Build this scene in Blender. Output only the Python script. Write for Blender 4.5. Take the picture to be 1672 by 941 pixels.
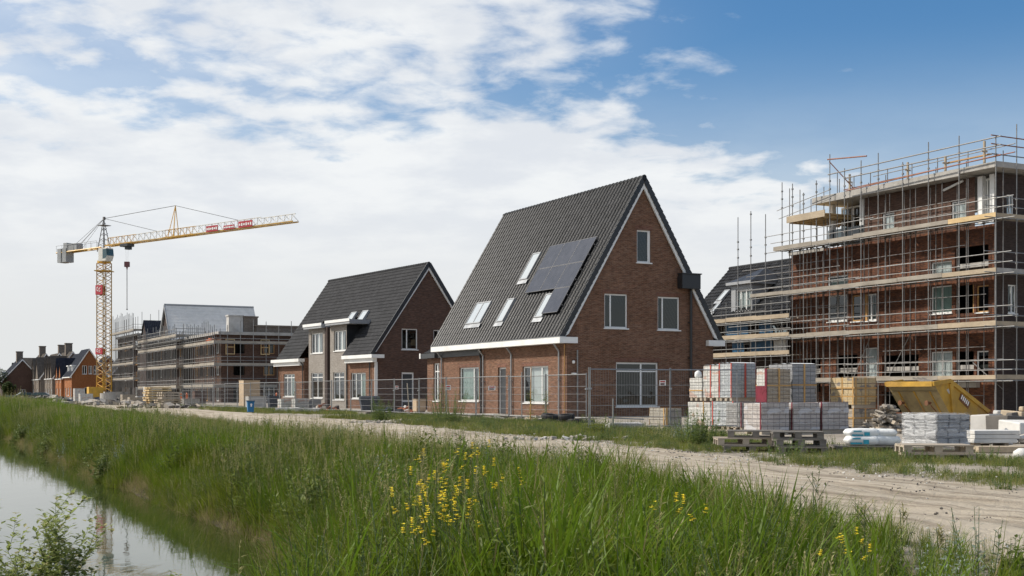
import bpy, math, random
from mathutils import Vector, Matrix, noise as mnoise
import numpy as np
R = math.radians
random.seed(7)
rng = np.random.default_rng(11)
for o in list(bpy.data.objects):
    bpy.data.objects.remove(o)
SC = bpy.context.scene
COL = SC.collection

# ------------------------------------------------------------ camera
HZ, CX, FP, CAMZ = 643.0, 836.0, 2100.0, 1.2     # horizon row, centre column, focal length in photo pixels, eye height
cam = bpy.data.objects.new('camera', bpy.data.cameras.new('camera'))
COL.objects.link(cam)
cam.location = (0, 0, CAMZ)
cam.rotation_euler = (R(90), 0, 0)
cam.data.sensor_width = 36
cam.data.lens = 36 * FP / 1672
cam.data.shift_y = (HZ - 470.5) / 1672
cam.data.clip_start = 0.05
cam.data.clip_end = 9000
SC.camera = cam

# ------------------------------------------------------------ daylight
SUN_EL, SUN_AZ = 42.0, 281.0                      # azimuth clockwise from +Y (view direction): the sun stands to the left
SUN_STRENGTH, SKY_STRENGTH, EXPOSURE = 3.5, 0.105, 0.52
sd = bpy.data.lights.new('sun', 'SUN')
sd.energy = SUN_STRENGTH
sd.angle = R(3.0)
sd.color = (1.0, 0.93, 0.83)
sun = bpy.data.objects.new('sun', sd)
COL.objects.link(sun)
S = Vector((math.sin(R(SUN_AZ)) * math.cos(R(SUN_EL)), math.cos(R(SUN_AZ)) * math.cos(R(SUN_EL)), math.sin(R(SUN_EL))))
sun.rotation_euler = S.to_track_quat('Z', 'Y').to_euler()

W = bpy.data.worlds.new("World")
SC.world = W
W.use_nodes = True
def world_nodes():
    nt = W.node_tree
    nt.nodes.clear()
    N, L = nt.nodes.new, nt.links.new
    def math_(op, a, b=None, c=None, clamp=False):
        n = N('ShaderNodeMath'); n.operation = op; n.use_clamp = clamp
        for i, v in enumerate((a, b, c)):
            if v is None: continue
            if isinstance(v, (int, float)): n.inputs[i].default_value = v
            else: L(v, n.inputs[i])
        return n.outputs[0]
    def ramp(x, a, b, lo=0.0, hi=1.0, smooth=True):
        n = N('ShaderNodeMapRange')
        n.interpolation_type = 'SMOOTHSTEP' if smooth else 'LINEAR'
        L(x, n.inputs[0])
        n.inputs[1].default_value = a; n.inputs[2].default_value = b
        n.inputs[3].default_value = lo; n.inputs[4].default_value = hi
        return n.outputs[0]
    def mix(f, a, b):
        n = N('ShaderNodeMix'); n.data_type = 'RGBA'
        if isinstance(f, float): n.inputs[0].default_value = f
        else: L(f, n.inputs[0])
        for s, v in ((6, a), (7, b)):
            if isinstance(v, tuple): n.inputs[s].default_value = (*v, 1)
            else: L(v, n.inputs[s])
        return n.outputs[2]
    def noise(v, scale, detail, rough, dist=0.0, lac=2.0):
        n = N('ShaderNodeTexNoise')
        L(v, n.inputs['Vector'])
        n.inputs['Scale'].default_value = scale; n.inputs['Detail'].default_value = detail
        n.inputs['Roughness'].default_value = rough; n.inputs['Distortion'].default_value = dist
        n.inputs['Lacunarity'].default_value = lac
        return n.outputs[0]
    sky = N('ShaderNodeTexSky')
    sky.sky_type = 'NISHITA'; sky.sun_disc = False
    sky.sun_elevation = R(SUN_EL); sky.sun_rotation = R(SUN_AZ)
    sky.air_density = 1.0; sky.dust_density = 1.2; sky.ozone_density = 2.5
    tc = N('ShaderNodeTexCoord')
    sep = N('ShaderNodeSeparateXYZ'); L(tc.outputs['Generated'], sep.inputs[0])
    x, y, z = sep.outputs
    zc = math_('MAXIMUM', z, 0.0)
    den = math_('ADD', zc, 0.16)
    cmb = N('ShaderNodeCombineXYZ')
    L(math_('DIVIDE', x, den), cmb.inputs[0]); L(math_('DIVIDE', y, den), cmb.inputs[1])
    add = N('ShaderNodeVectorMath'); add.operation = 'ADD'
    L(cmb.outputs[0], add.inputs[0]); add.inputs[1].default_value = CLOUD_OFF
    p = add.outputs[0]
    big = noise(p, 1.9, 3, 0.5, 0.3)
    puff = noise(p, 8.0, 9, 0.58, 0.2)
    cell = N('ShaderNodeTexVoronoi'); cell.feature = 'SMOOTH_F1'
    L(p, cell.inputs['Vector']); cell.inputs['Scale'].default_value = 12.0
    cell.inputs['Smoothness'].default_value = 0.7
    lump = math_('SUBTRACT', 0.55, cell.outputs['Distance'])
    dens = math_('ADD', math_('MULTIPLY', big, 0.85), math_('ADD', math_('MULTIPLY', puff, 0.95), math_('MULTIPLY', lump, 0.26)))
    # cloud cover: thick to the left, thinning out to clear blue on the right, merging into a veil low down
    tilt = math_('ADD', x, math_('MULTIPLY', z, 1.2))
    cover = math_('ADD', ramp(tilt, 0.25, 0.60, 0.36, -0.26), ramp(z, 0.33, 0.6, 0.0, 0.50))  # second ramp: extra cloud added overhead, above the view, for white fill light
    low = ramp(z, 0.11, 0.235, 0.5, 0.0)
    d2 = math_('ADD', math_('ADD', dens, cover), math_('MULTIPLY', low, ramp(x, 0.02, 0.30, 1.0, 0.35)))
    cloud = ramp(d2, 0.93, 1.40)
    veil = math_('MULTIPLY', ramp(z, 0.03, 0.275, 0.97, 0.0), ramp(x, 0.0, 0.5, 1.0, 0.82))
    thin = math_('MULTIPLY', ramp(x, -0.42, 0.20, 0.66, 0.0), ramp(big, 0.3, 0.65, 0.7, 1.0))
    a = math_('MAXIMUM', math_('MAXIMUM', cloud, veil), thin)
    shade = noise(p, 3.1, 5, 0.6, 0.0)
    white = mix(ramp(shade, 0.35, 0.65), (5.0, 5.25, 5.6), (5.95, 6.1, 6.2))
    grey = mix(ramp(z, 0.0, 0.17), (5.1, 5.2, 5.2), (5.5, 5.65, 5.75))
    ccol = mix(ramp(z, 0.05, 0.18), grey, white)
    hsv = N('ShaderNodeHueSaturation'); hsv.inputs['Saturation'].default_value = 1.34; hsv.inputs['Value'].default_value = 0.80
    L(sky.outputs[0], hsv.inputs['Color'])
    outc = mix(a, hsv.outputs[0], ccol)
    bg = N('ShaderNodeBackground'); bg.inputs['Strength'].default_value = SKY_STRENGTH
    L(outc, bg.inputs['Color'])
    o = N('ShaderNodeOutputWorld'); L(bg.outputs[0], o.inputs['Surface'])
CLOUD_OFF = (3.1, 7.7, 0.0)
world_nodes()
SC.view_settings.view_transform = 'Standard'
SC.view_settings.look = 'None'
SC.view_settings.exposure = EXPOSURE
SC.view_settings.gamma = 1
SC.view_settings.use_curve_mapping = False
SC.cycles.use_denoising = True
SC.cycles.max_bounces = 6
SC.cycles.transparent_max_bounces = 12
SC.cycles.use_adaptive_sampling = True
SC.cycles.adaptive_threshold = 0.02

# ------------------------------------------------------------ mesh helpers
class MB:
    """collects vertices and faces of one mesh"""
    def __init__(s):
        s.v, s.f, s.uv, s.mi = [], [], None, []
        s.m = 0
    def add(s, vs, fs):
        b = len(s.v)
        s.v.extend(tuple(v) for v in vs)
        s.f.extend(tuple(i + b for i in f) for f in fs)
        s.mi.extend([s.m] * len(fs))
        return s
    def poly(s, vs):
        return s.add(vs, [tuple(range(len(vs)))])
    def hexa(s, c):      # eight corners: bottom ring then top ring
        return s.add(c, [(3, 2, 1, 0), (4, 5, 6, 7), (0, 1, 5, 4), (1, 2, 6, 5), (2, 3, 7, 6), (3, 0, 4, 7)])
    def box(s, x0, y0, z0, x1, y1, z1):
        return s.hexa([(x0, y0, z0), (x1, y0, z0), (x1, y1, z0), (x0, y1, z0), (x0, y0, z1), (x1, y0, z1), (x1, y1, z1), (x0, y1, z1)])
    def fbox(s, f, u0, u1, d0, d1, z0, z1):
        return s.hexa([f(u0, d0, z0), f(u1, d0, z0), f(u1, d1, z0), f(u0, d1, z0), f(u0, d0, z1), f(u1, d0, z1), f(u1, d1, z1), f(u0, d1, z1)])
    def cbox(s, c, sx, sy, sz, rz=0.0, j=0.0, tilt=(0, 0)):
        M = Matrix.Rotation(rz, 3, 'Z') @ Matrix.Rotation(tilt[0], 3, 'X') @ Matrix.Rotation(tilt[1], 3, 'Y')
        c = Vector(c)
        out = []
        for z in (-.5, .5):
            for x, y in ((-.5, -.5), (.5, -.5), (.5, .5), (-.5, .5)):
                out.append(c + M @ Vector((x * sx + random.uniform(-j, j), y * sy + random.uniform(-j, j), z * sz + random.uniform(-j, j))))
        return s.hexa(out)
    def tube(s, p, q, r, n=6, r2=None, cap=True):
        p, q = Vector(p), Vector(q)
        d = (q - p)
        if d.length < 1e-6: return s
        d.normalize()
        a = d.orthogonal().normalized()
        b = d.cross(a)
        r2 = r if r2 is None else r2
        vs = []
        for (c, rr) in ((p, r), (q, r2)):
            for i in range(n):
                t = 2 * math.pi * (i + .5) / n
                vs.append(c + a * (math.cos(t) * rr) + b * (math.sin(t) * rr))
        fs = [(i, (i + 1) % n, n + (i + 1) % n, n + i) for i in range(n)]
        if cap: fs += [tuple(range(n - 1, -1, -1)), tuple(range(n, 2 * n))]
        return s.add(vs, fs)
    def path(s, pts, r, n=6):
        for a, b in zip(pts, pts[1:]): s.tube(a, b, r, n)
        return s
    def prism(s, prof, a, b, f):
        """prof: (u, w) outline; extruded from a to b along the third axis by f(u, w, t)"""
        n = len(prof)
        vs = [f(u, w, a) for u, w in prof] + [f(u, w, b) for u, w in prof]
        fs = [(i, (i + 1) % n, n + (i + 1) % n, n + i) for i in range(n)]
        fs += [tuple(range(n - 1, -1, -1)), tuple(range(n, 2 * n))]
        return s.add(vs, fs)
    def lathe(s, prof, c=(0, 0, 0), n=14):
        vs, fs = [], []
        for r, z in prof:
            for i in range(n):
                t = 2 * math.pi * i / n
                vs.append((c[0] + r * math.cos(t), c[1] + r * math.sin(t), c[2] + z))
        for k in range(len(prof) - 1):
            for i in range(n):
                fs.append((k * n + i, k * n + (i + 1) % n, (k + 1) * n + (i + 1) % n, (k + 1) * n + i))
        fs += [tuple(range(n - 1, -1, -1)), tuple(range((len(prof) - 1) * n, len(prof) * n))]
        return s.add(vs, fs)
    def build(s, name, mat, parent=None, smooth=False, bevel=0.0, uv='box', loc=None, rz=0.0):
        me = bpy.data.meshes.new(name)
        me.from_pydata(s.v, [], s.f)
        mats = mat if isinstance(mat, (list, tuple)) else [mat]
        for m in mats: me.materials.append(m)
        if len(mats) > 1: me.polygons.foreach_set('material_index', s.mi)
        if uv == 'box': box_uv(me)
        if smooth: me.polygons.foreach_set('use_smooth', [True] * len(me.polygons))
        me.update()
        o = bpy.data.objects.new(name, me)
        COL.objects.link(o)
        if parent is not None: o.parent = parent
        if loc is not None: o.location = loc
        if rz: o.rotation_euler = (0, 0, rz)
        if bevel:
            b = o.modifiers.new('bevel', 'BEVEL'); b.width = bevel; b.segments = 2; b.limit_method = 'ANGLE'; b.angle_limit = R(40)
        return o

def box_uv(me):
    n = len(me.loops)
    if not n: return
    co = np.empty(len(me.vertices) * 3); me.vertices.foreach_get('co', co); co = co.reshape(-1, 3)
    nor = np.empty(len(me.polygons) * 3); me.polygons.foreach_get('normal', nor); nor = np.abs(nor.reshape(-1, 3))
    tot = np.empty(len(me.polygons), dtype=np.int32); me.polygons.foreach_get('loop_total', tot)
    vi = np.empty(n, dtype=np.int32); me.loops.foreach_get('vertex_index', vi)
    ax = np.repeat(np.argmax(nor * np.array([1, 1, 1.001]), axis=1), tot)
    c = co[vi]
    uv = np.where((ax == 0)[:, None], c[:, [1, 2]], np.where((ax == 1)[:, None], c[:, [0, 2]], c[:, [0, 1]]))
    l = me.uv_layers.new(name='UVMap')
    l.data.foreach_set('uv', uv.astype(np.float32).ravel())

def tag(o, label, cat=None, group=None, kind=None):
    if label: o['label'] = label
    if cat: o['category'] = cat
    if group: o['group'] = group
    if kind: o['kind'] = kind
    return o
def thing(name, label, cat, loc=(0, 0, 0), rz=0.0, group=None):
    o = bpy.data.objects.new(name, None)
    o.empty_display_size = .3
    COL.objects.link(o)
    o.location = loc
    o.rotation_euler = (0, 0, rz)
    return tag(o, label, cat, group)
def kids(o): return [c for c in bpy.data.objects if c.parent == o]
TREE = {}
def tree_of(o):
    """the thing, its parts and sub-parts, collected once"""
    if o.name not in TREE: TREE[o.name] = [(c, [(g, []) for g in kids(c)]) for c in kids(o)]
    return TREE[o.name]
def dup(o, loc, rz=None, label=None, group=None, scale=None):
    r = o.copy(); COL.objects.link(r)
    r.location = loc
    if rz is not None: r.rotation_euler = (0, 0, rz)
    if scale is not None: r.scale = scale if isinstance(scale, (tuple, list)) else (scale,) * 3
    if label: r['label'] = label
    if group: r['group'] = group
    for c, gs in tree_of(o):
        cc = c.copy(); COL.objects.link(cc); cc.parent = r
        for g, _ in gs:
            gg = g.copy(); COL.objects.link(gg); gg.parent = cc
    return r

# ------------------------------------------------------------ where things stand
def ground_at(px, py, z=0.0):
    Y = FP * (CAMZ - z) / (py - HZ)
    return ((px - CX) / FP * Y, Y, z)
def at(px, Y, z=0.0):
    return ((px - CX) / FP * Y, Y, z)
class Frame:
    """a building's own axes: x goes back from the street, y runs along the street away from us"""
    def __init__(s, px, Y, deg):
        s.C = Vector(((px - CX) / FP * Y, Y, 0)); s.rz = R(deg)
        s.ex = Vector((math.cos(s.rz), math.sin(s.rz), 0)); s.ey = Vector((-math.sin(s.rz), math.cos(s.rz), 0))
    def ray(s, px, py):
        d = Vector(((px - CX) / FP, 1, (HZ - py) / FP)); o = Vector((0, 0, CAMZ)) - s.C
        return (Vector((s.ex.dot(o), s.ey.dot(o), CAMZ)), Vector((s.ex.dot(d), s.ey.dot(d), d.z)))
    def plane(s, px, py, p0, n):
        o, d = s.ray(px, py); n = Vector(n)
        return o + d * ((Vector(p0) - o).dot(n) / d.dot(n))
    def fx(s, px, py, c=0.0):      # on the street face x = c -> (y, z)
        p = s.plane(px, py, (c, 0, 0), (1, 0, 0)); return p.y, p.z
    def fy(s, px, py, c=0.0):      # on the end face y = c -> (x, z)
        p = s.plane(px, py, (0, c, 0), (0, 1, 0)); return p.x, p.z
    def rect(s, axis, x0, y0, x1, y1, c=0.0):
        f = s.fx if axis == 'x' else s.fy
        xm, ym = (x0 + x1) / 2, (y0 + y1) / 2
        u = sorted((f(x0, ym, c)[0], f(x1, ym, c)[0]))
        return (u[0], u[1], f(xm, y1, c)[1], f(xm, y0, c)[1])
    def w(s, x, y, z=0.0):
        return s.C + s.ex * x + s.ey * y + Vector((0, 0, z))
# ------------------------------------------------------------ materials
MATS = {}
def nodes_for(name):
    m = bpy.data.materials.new(name); m.use_nodes = True
    nt = m.node_tree; nt.nodes.clear()
    return m, nt, nt.nodes.new, nt.links.new
def principled(N, L, col=None, rough=.6, metal=0.0, spec=.5):
    b = N('ShaderNodeBsdfPrincipled')
    if isinstance(col, tuple): b.inputs['Base Color'].default_value = (*col[:3], 1)
    elif col is not None: L(col, b.inputs['Base Color'])
    if isinstance(rough, (int, float)): b.inputs['Roughness'].default_value = rough
    else: L(rough, b.inputs['Roughness'])
    b.inputs['Metallic'].default_value = metal
    b.inputs['Specular IOR Level'].default_value = spec
    return b
def n_noise(N, L, vec, scale, detail=4, rough=.55, dist=0.0):
    n = N('ShaderNodeTexNoise')
    if vec is not None: L(vec, n.inputs['Vector'])
    n.inputs['Scale'].default_value = scale; n.inputs['Detail'].default_value = detail
    n.inputs['Roughness'].default_value = rough; n.inputs['Distortion'].default_value = dist
    return n.outputs[0]
def n_map(N, L, x, a, b, lo=0., hi=1.):
    n = N('ShaderNodeMapRange'); L(x, n.inputs[0])
    for i, v in enumerate((a, b, lo, hi)): n.inputs[i + 1].default_value = v
    return n.outputs[0]
def n_mix(N, L, f, a, b, mode='MIX'):
    n = N('ShaderNodeMix'); n.data_type = 'RGBA'; n.blend_type = mode
    if isinstance(f, (int, float)): n.inputs[0].default_value = f
    else: L(f, n.inputs[0])
    for s, v in ((6, a), (7, b)):
        if isinstance(v, tuple): n.inputs[s].default_value = (*v[:3], 1)
        else: L(v, n.inputs[s])
    return n.outputs[2]
def n_math(N, L, op, a, b=0.0):
    n = N('ShaderNodeMath'); n.operation = op
    for i, v in enumerate((a, b)):
        if isinstance(v, (int, float)): n.inputs[i].default_value = v
        else: L(v, n.inputs[i])
    return n.outputs[0]
def n_bump(N, L, h, strength, dist, b):
    n = N('ShaderNodeBump'); L(h, n.inputs['Height'])
    n.inputs['Strength'].default_value = strength; n.inputs['Distance'].default_value = dist
    L(n.outputs[0], b.inputs['Normal'])
def n_coord(N, which='Object'):
    return N('ShaderNodeTexCoord').outputs[which]
def n_scale(N, L, vec, sx, sy, sz):
    m = N('ShaderNodeMapping'); L(vec, m.inputs[0]); m.inputs['Scale'].default_value = (sx, sy, sz)
    return m.outputs[0]
def out(N, L, sh):
    o = N('ShaderNodeOutputMaterial'); L(sh, o.inputs['Surface'])

def plain(name, col, rough=.6, var=.25, scale=3.0, metal=0.0, spec=.5, bump=0.0, bscale=40, dirt=None, stretch=(1, 1, 1), coord='Object'):
    """a painted, cast, sawn or metal surface: base colour with uneven tone, optional dirt patches and grain"""
    m, nt, N, L = nodes_for(name)
    v = n_scale(N, L, n_coord(N, coord), *stretch)
    n1 = n_noise(N, L, v, scale, 6, .62)
    c = n_mix(N, L, n_map(N, L, n1, .3, .7), tuple(x * (1 - var) for x in col), tuple(min(1, x * (1 + var)) for x in col))
    if dirt:
        n2 = n_noise(N, L, v, scale * .45, 7, .7, .4)
        c = n_mix(N, L, n_map(N, L, n2, .52, .72), c, dirt)
    b = principled(N, L, c, n_map(N, L, n1, .2, .8, max(.02, rough - .12), min(1, rough + .12)), metal, spec)
    if bump:
        n_bump(N, L, n_noise(N, L, v, bscale, 4, .6), bump, .02, b)
    out(N, L, b.outputs[0])
    MATS[name] = m
    return m

def brick(name, c1, c2, mortar, stain=None, rows=.0625, length=.22, mort=.011, amount=.5, dark=None):
    m, nt, N, L = nodes_for(name)
    uv = n_coord(N, 'UV')
    br = N('ShaderNodeTexBrick'); L(uv, br.inputs['Vector'])
    br.inputs['Scale'].default_value = 1.0
    br.inputs['Brick Width'].default_value = length; br.inputs['Row Height'].default_value = rows
    br.inputs['Mortar Size'].default_value = mort; br.inputs['Mortar Smooth'].default_value = .3
    br.inputs['Bias'].default_value = 0.0
    br.inputs['Color1'].default_value = (*c1, 1); br.inputs['Color2'].default_value = (*c2, 1)
    br.inputs['Mortar'].default_value = (*mortar, 1)
    # single bricks and courses differ
    n1 = n_noise(N, L, n_scale(N, L, uv, 3.0, 14.0, 1), 1.0, 3, .7)
    n2 = n_noise(N, L, n_scale(N, L, uv, 1, 1.6, 1), .55, 5, .6, .3)
    c = n_mix(N, L, n_map(N, L, n1, .40, .64, 0, .95), br.outputs['Color'], n_mix(N, L, .75, br.outputs['Color'], dark or tuple(x * .35 for x in c1)))
    c = n_mix(N, L, n_map(N, L, n2, .3, .75, 0, amount), c, n_mix(N, L, 1.0, c, stain or (.55, .5, .47), 'MULTIPLY'))
    n4 = n_noise(N, L, n_scale(N, L, uv, .8, 2.2, 1), 1.4, 5, .7, .6)
    c = n_mix(N, L, n_map(N, L, n4, .60, .78, 0, .30), c, tuple(min(.6, x * 1.6 + .06) for x in mortar))   # lime bloom
    b = principled(N, L, c, .88, 0, .25)
    h = n_math(N, L, 'ADD', n_math(N, L, 'MULTIPLY', br.outputs['Fac'], -1.0), n_math(N, L, 'MULTIPLY', n1, .8))
    n_bump(N, L, h, .55, .012, b)
    out(N, L, b.outputs[0]); MATS[name] = m
    return m

def tiles_mat(name, c, light, rough=.42, tw=.30, cl=.34, spec=.3):
    m, nt, N, L = nodes_for(name)
    uv = n_coord(N, 'UV')
    mp = N('ShaderNodeMapping'); L(uv, mp.inputs[0]); mp.inputs['Scale'].default_value = (1 / tw, 1 / cl, 1)
    fl = N('ShaderNodeVectorMath'); fl.operation = 'FLOOR'; L(mp.outputs[0], fl.inputs[0])
    wn = N('ShaderNodeTexWhiteNoise'); wn.noise_dimensions = '2D'; L(fl.outputs[0], wn.inputs['Vector'])
    n1 = n_noise(N, L, uv, .7, 5, .65)
    n2 = n_noise(N, L, uv, 14, 4, .65)
    cc = n_mix(N, L, n_map(N, L, wn.outputs['Value'], 0, 1, 0, .8), c, light)
    cc = n_mix(N, L, n_map(N, L, n1, .35, .75, 0, .5), cc, tuple(x * .6 for x in c))
    cc = n_mix(N, L, n_map(N, L, n2, .55, .75, 0, .5), cc, tuple(min(1, x * 1.7) for x in light))
    b = principled(N, L, cc, n_map(N, L, n2, .3, .7, rough - .08, rough + .16), 0, spec)
    n_bump(N, L, n2, .12, .01, b)
    out(N, L, b.outputs[0]); MATS[name] = m
    return m

def glass_mat(name, tint=(.8, .85, .85), dark=.0, rough=.01, see=.75):
    """window glass: what is behind shows through, the sky mirrors in it"""
    m, nt, N, L = nodes_for(name)
    lw = N('ShaderNodeLayerWeight'); lw.inputs['Blend'].default_value = .5
    fr = n_math(N, L, 'POWER', lw.outputs['Facing'], 3.2)
    gl = N('ShaderNodeBsdfGlossy'); gl.inputs['Roughness'].default_value = rough; gl.inputs['Color'].default_value = (.92, .95, .97, 1)
    v = n_coord(N)
    bp = N('ShaderNodeBump'); L(n_noise(N, L, v, .9, 2), bp.inputs['Height']); bp.inputs['Strength'].default_value = .12; bp.inputs['Distance'].default_value = .05
    L(bp.outputs[0], gl.inputs['Normal'])
    tr = N('ShaderNodeBsdfTransparent'); tr.inputs['Color'].default_value = (*[t * see for t in tint], 1)
    mx = N('ShaderNodeMixShader'); L(n_map(N, L, fr, 0, 1, .06, 1.0), mx.inputs[0]); L(tr.outputs[0], mx.inputs[1]); L(gl.outputs[0], mx.inputs[2])
    out(N, L, mx.outputs[0]); MATS[name] = m
    return m

def pack_mat(name, c1, c2, joint, bw=.21, bh=.11, wrap=.5, strapc=None, print_c=None, cols=(.5,), js=.012):
    """a banded pack of bricks or blocks under clear film: joints, film shine and printed patches"""
    m, nt, N, L = nodes_for(name)
    uv = n_coord(N, 'UV')
    br = N('ShaderNodeTexBrick'); L(uv, br.inputs['Vector']); br.offset = 0.0
    br.inputs['Scale'].default_value = 1.0; br.inputs['Brick Width'].default_value = bw; br.inputs['Row Height'].default_value = bh
    br.inputs['Mortar Size'].default_value = js; br.inputs['Mortar Smooth'].default_value = .5
    br.inputs['Color1'].default_value = (*c1, 1); br.inputs['Color2'].default_value = (*c2, 1); br.inputs['Mortar'].default_value = (*joint, 1)
    n1 = n_noise(N, L, n_scale(N, L, n_coord(N), 1, 1, 2.5), 3.4, 6, .7, 1.2)
    n2 = n_noise(N, L, n_coord(N), 9, 4, .6)
    c = n_mix(N, L, n_map(N, L, n2, .3, .7, 0, .5), br.outputs['Color'], tuple(x * .55 for x in c1))
    c = n_mix(N, L, n_map(N, L, n1, .5, .72, 0, wrap), c, (.72, .73, .72))
    if print_c:
        n3 = n_noise(N, L, n_scale(N, L, n_coord(N), 1, 1, 1.6), 2.3, 1, .4)
        c = n_mix(N, L, n_map(N, L, n3, .6, .63, 0, .8), c, print_c)
    b = principled(N, L, c, n_map(N, L, n1, .3, .7, .75, .3), 0, .45)
    h = n_math(N, L, 'ADD', n_math(N, L, 'MULTIPLY', br.outputs['Fac'], -.6), n1)
    n_bump(N, L, h, .6, .02, b)
    out(N, L, b.outputs[0]); MATS[name] = m
    return m

def wood(name, c1, c2, rough=.75, sc=1.0, axis=0):
    m, nt, N, L = nodes_for(name)
    s = [9, 9, 9]; s[axis] = .9
    v = n_scale(N, L, n_coord(N), *[q * sc for q in s])
    n1 = n_noise(N, L, v, 1.6, 6, .65, .5)
    n2 = n_noise(N, L, n_coord(N), .9, 4, .6)
    c = n_mix(N, L, n_map(N, L, n1, .3, .7), c1, c2)
    c = n_mix(N, L, n_map(N, L, n2, .4, .75, 0, .55), c, tuple(x * .55 for x in c1))
    b = principled(N, L, c, rough, 0, .3)
    n_bump(N, L, n1, .3, .01, b)
    out(N, L, b.outputs[0]); MATS[name] = m
    return m

def leaf_mat(name, a, b_, c=None, trans=.4, patch=.55, rough=.5, along=None):
    """blades and leaves: two greens by clump and by patch of the bank, light passing through"""
    m, nt, N, L = nodes_for(name)
    geo = N('ShaderNodeNewGeometry')
    oi = N('ShaderNodeObjectInfo')
    n1 = n_noise(N, L, geo.outputs['Position'], patch, 4, .6, .5)
    f = n_math(N, L, 'ADD', n_map(N, L, n1, .3, .7, 0, .7), n_math(N, L, 'MULTIPLY', oi.outputs['Random'], .4))
    col = n_mix(N, L, f, a, b_)
    if c:
        n2 = n_noise(N, L, geo.outputs['Position'], 1.7, 3, .6)
        col = n_mix(N, L, n_map(N, L, n2, .56, .72, 0, .8), col, c)
    p = principled(N, L, col, rough, 0, .14)
    t = N('ShaderNodeBsdfTranslucent'); L(col, t.inputs['Color'])
    mx = N('ShaderNodeMixShader'); mx.inputs[0].default_value = trans
    L(p.outputs[0], mx.inputs[1]); L(t.outputs[0], mx.inputs[2])
    out(N, L, mx.outputs[0]); MATS[name] = m
    return m

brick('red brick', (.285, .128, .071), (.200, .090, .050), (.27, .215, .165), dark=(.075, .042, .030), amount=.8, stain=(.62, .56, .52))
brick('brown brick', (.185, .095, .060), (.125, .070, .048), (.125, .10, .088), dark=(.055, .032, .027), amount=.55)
brick('grey brick', (.37, .34, .30), (.29, .265, .235), (.34, .31, .28), dark=(.20, .18, .16), amount=.4)
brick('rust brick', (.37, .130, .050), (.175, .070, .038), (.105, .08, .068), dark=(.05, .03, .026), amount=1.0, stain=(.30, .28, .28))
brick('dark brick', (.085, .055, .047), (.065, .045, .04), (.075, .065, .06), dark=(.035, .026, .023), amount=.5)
brick('orange brick', (.42, .155, .05), (.36, .125, .045), (.33, .17, .09), amount=.35, stain=(.75, .7, .66))
brick('pale brick', (.27, .225, .185), (.20, .165, .14), (.24, .21, .18), amount=.45)
brick('soldier course', (.27, .115, .07), (.20, .09, .06), (.20, .16, .135), rows=.22, length=.0625)
tiles_mat('black roof tile', (.014, .0145, .0155), (.046, .046, .048), .36, spec=.21)
tiles_mat('slate tile', (.022, .023, .026), (.044, .045, .049), .7, spec=.15)
tiles_mat('blue black tile', (.018, .022, .034), (.034, .040, .056), .75, spec=.08)
tiles_mat('grey brown tile', (.085, .075, .066), (.13, .115, .10), .8, spec=.08)
tiles_mat('silver roof', (.72, .695, .65), (.78, .755, .71), .8, 1.2, .6, .2)
plain('white paint', (.78, .78, .76), .42, .05, 1.2, dirt=(.64, .63, .60))
plain('white frame', (.80, .80, .78), .35, .03, 2)
plain('grey paint', (.30, .31, .32), .45, .08, 2)
plain('anthracite', (.040, .043, .047), .45, .2, 2)
plain('black zinc', (.022, .023, .025), .4, .25, 1.5)
plain('zinc pipe', (.33, .34, .35), .42, .15, 2, metal=.6)
plain('galvanised', (.25, .25, .245), .5, .22, 6, metal=.3, dirt=(.20, .17, .14))
plain('dark tube', (.19, .185, .18), .55, .3, 5, metal=.25, dirt=(.13, .085, .055))
plain('fence wire', (.26, .265, .27), .45, .2, 4, metal=.6)
plain('rusty tube', (.24, .10, .06), .65, .35, 5, metal=.2)
plain('concrete', (.37, .355, .33), .85, .18, 1.6, bump=.3, dirt=(.22, .205, .18))
plain('pale concrete', (.46, .45, .43), .85, .14, 1.5, bump=.3, dirt=(.32, .30, .27))
plain('dark concrete', (.12, .11, .10), .9, .25, 1.2, bump=.3)
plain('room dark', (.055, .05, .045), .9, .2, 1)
plain('room light', (.33, .32, .30), .9, .1, 1)
plain('timber frame', (.48, .27, .10), .6, .2, 3, dirt=(.30, .16, .07))
plain('curtain', (.72, .73, .72), .9, .06, 3, stretch=(6, 6, .3))
plain('green curtain', (.33, .42, .37), .9, .12, 3, stretch=(6, 6, .3))
plain('blue sheet', (.025, .11, .22), .5, .3, 1.5)
plain('solar cell', (.022, .027, .045), .3, .1, 2, spec=.35)
plain('solar rail', (.11, .11, .115), .45, .1, 2, metal=.2)
plain('crane yellow', (.62, .36, .045), .5, .18, 1.5, dirt=(.34, .20, .07))
plain('crane worn', (.52, .33, .12), .6, .3, 1.2, dirt=(.20, .15, .11))
plain('hook red', (.16, .06, .06), .6, .2, 3)
plain('crane red', (.42, .035, .05), .45, .12, 2)
plain('crane white', (.66, .64, .58), .5, .12, 1.5)
plain('crane grey', (.32, .33, .33), .6, .15, .8, dirt=(.22, .22, .21))
plain('cable', (.11, .115, .12), .6, .1, 3)
plain('cab glass', (.06, .11, .125), .12, .15, 2)
plain('skip yellow', (.44, .255, .033), .6, .3, 1.8, dirt=(.26, .15, .06), bump=.2, bscale=12)
plain('skip grimy', (.33, .26, .13), .75, .25, 2.2, dirt=(.14, .11, .075), bump=.3, bscale=10)
plain('rust', (.17, .075, .035), .85, .35, 6)
plain('blue plastic', (.015, .16, .36), .4, .1, 2)
plain('black plastic', (.022, .024, .028), .45, .25, 3)
plain('navy plastic', (.028, .036, .055), .45, .2, 3)
plain('white sack', (.70, .71, .70), .6, .12, 5, bump=.6, bscale=9)
plain('teal print', (.03, .30, .40), .5, .2, 6)
plain('red strap', (.48, .08, .055), .5, .2, 6)
plain('orange strap', (.50, .30, .11), .5, .2, 6)
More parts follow.
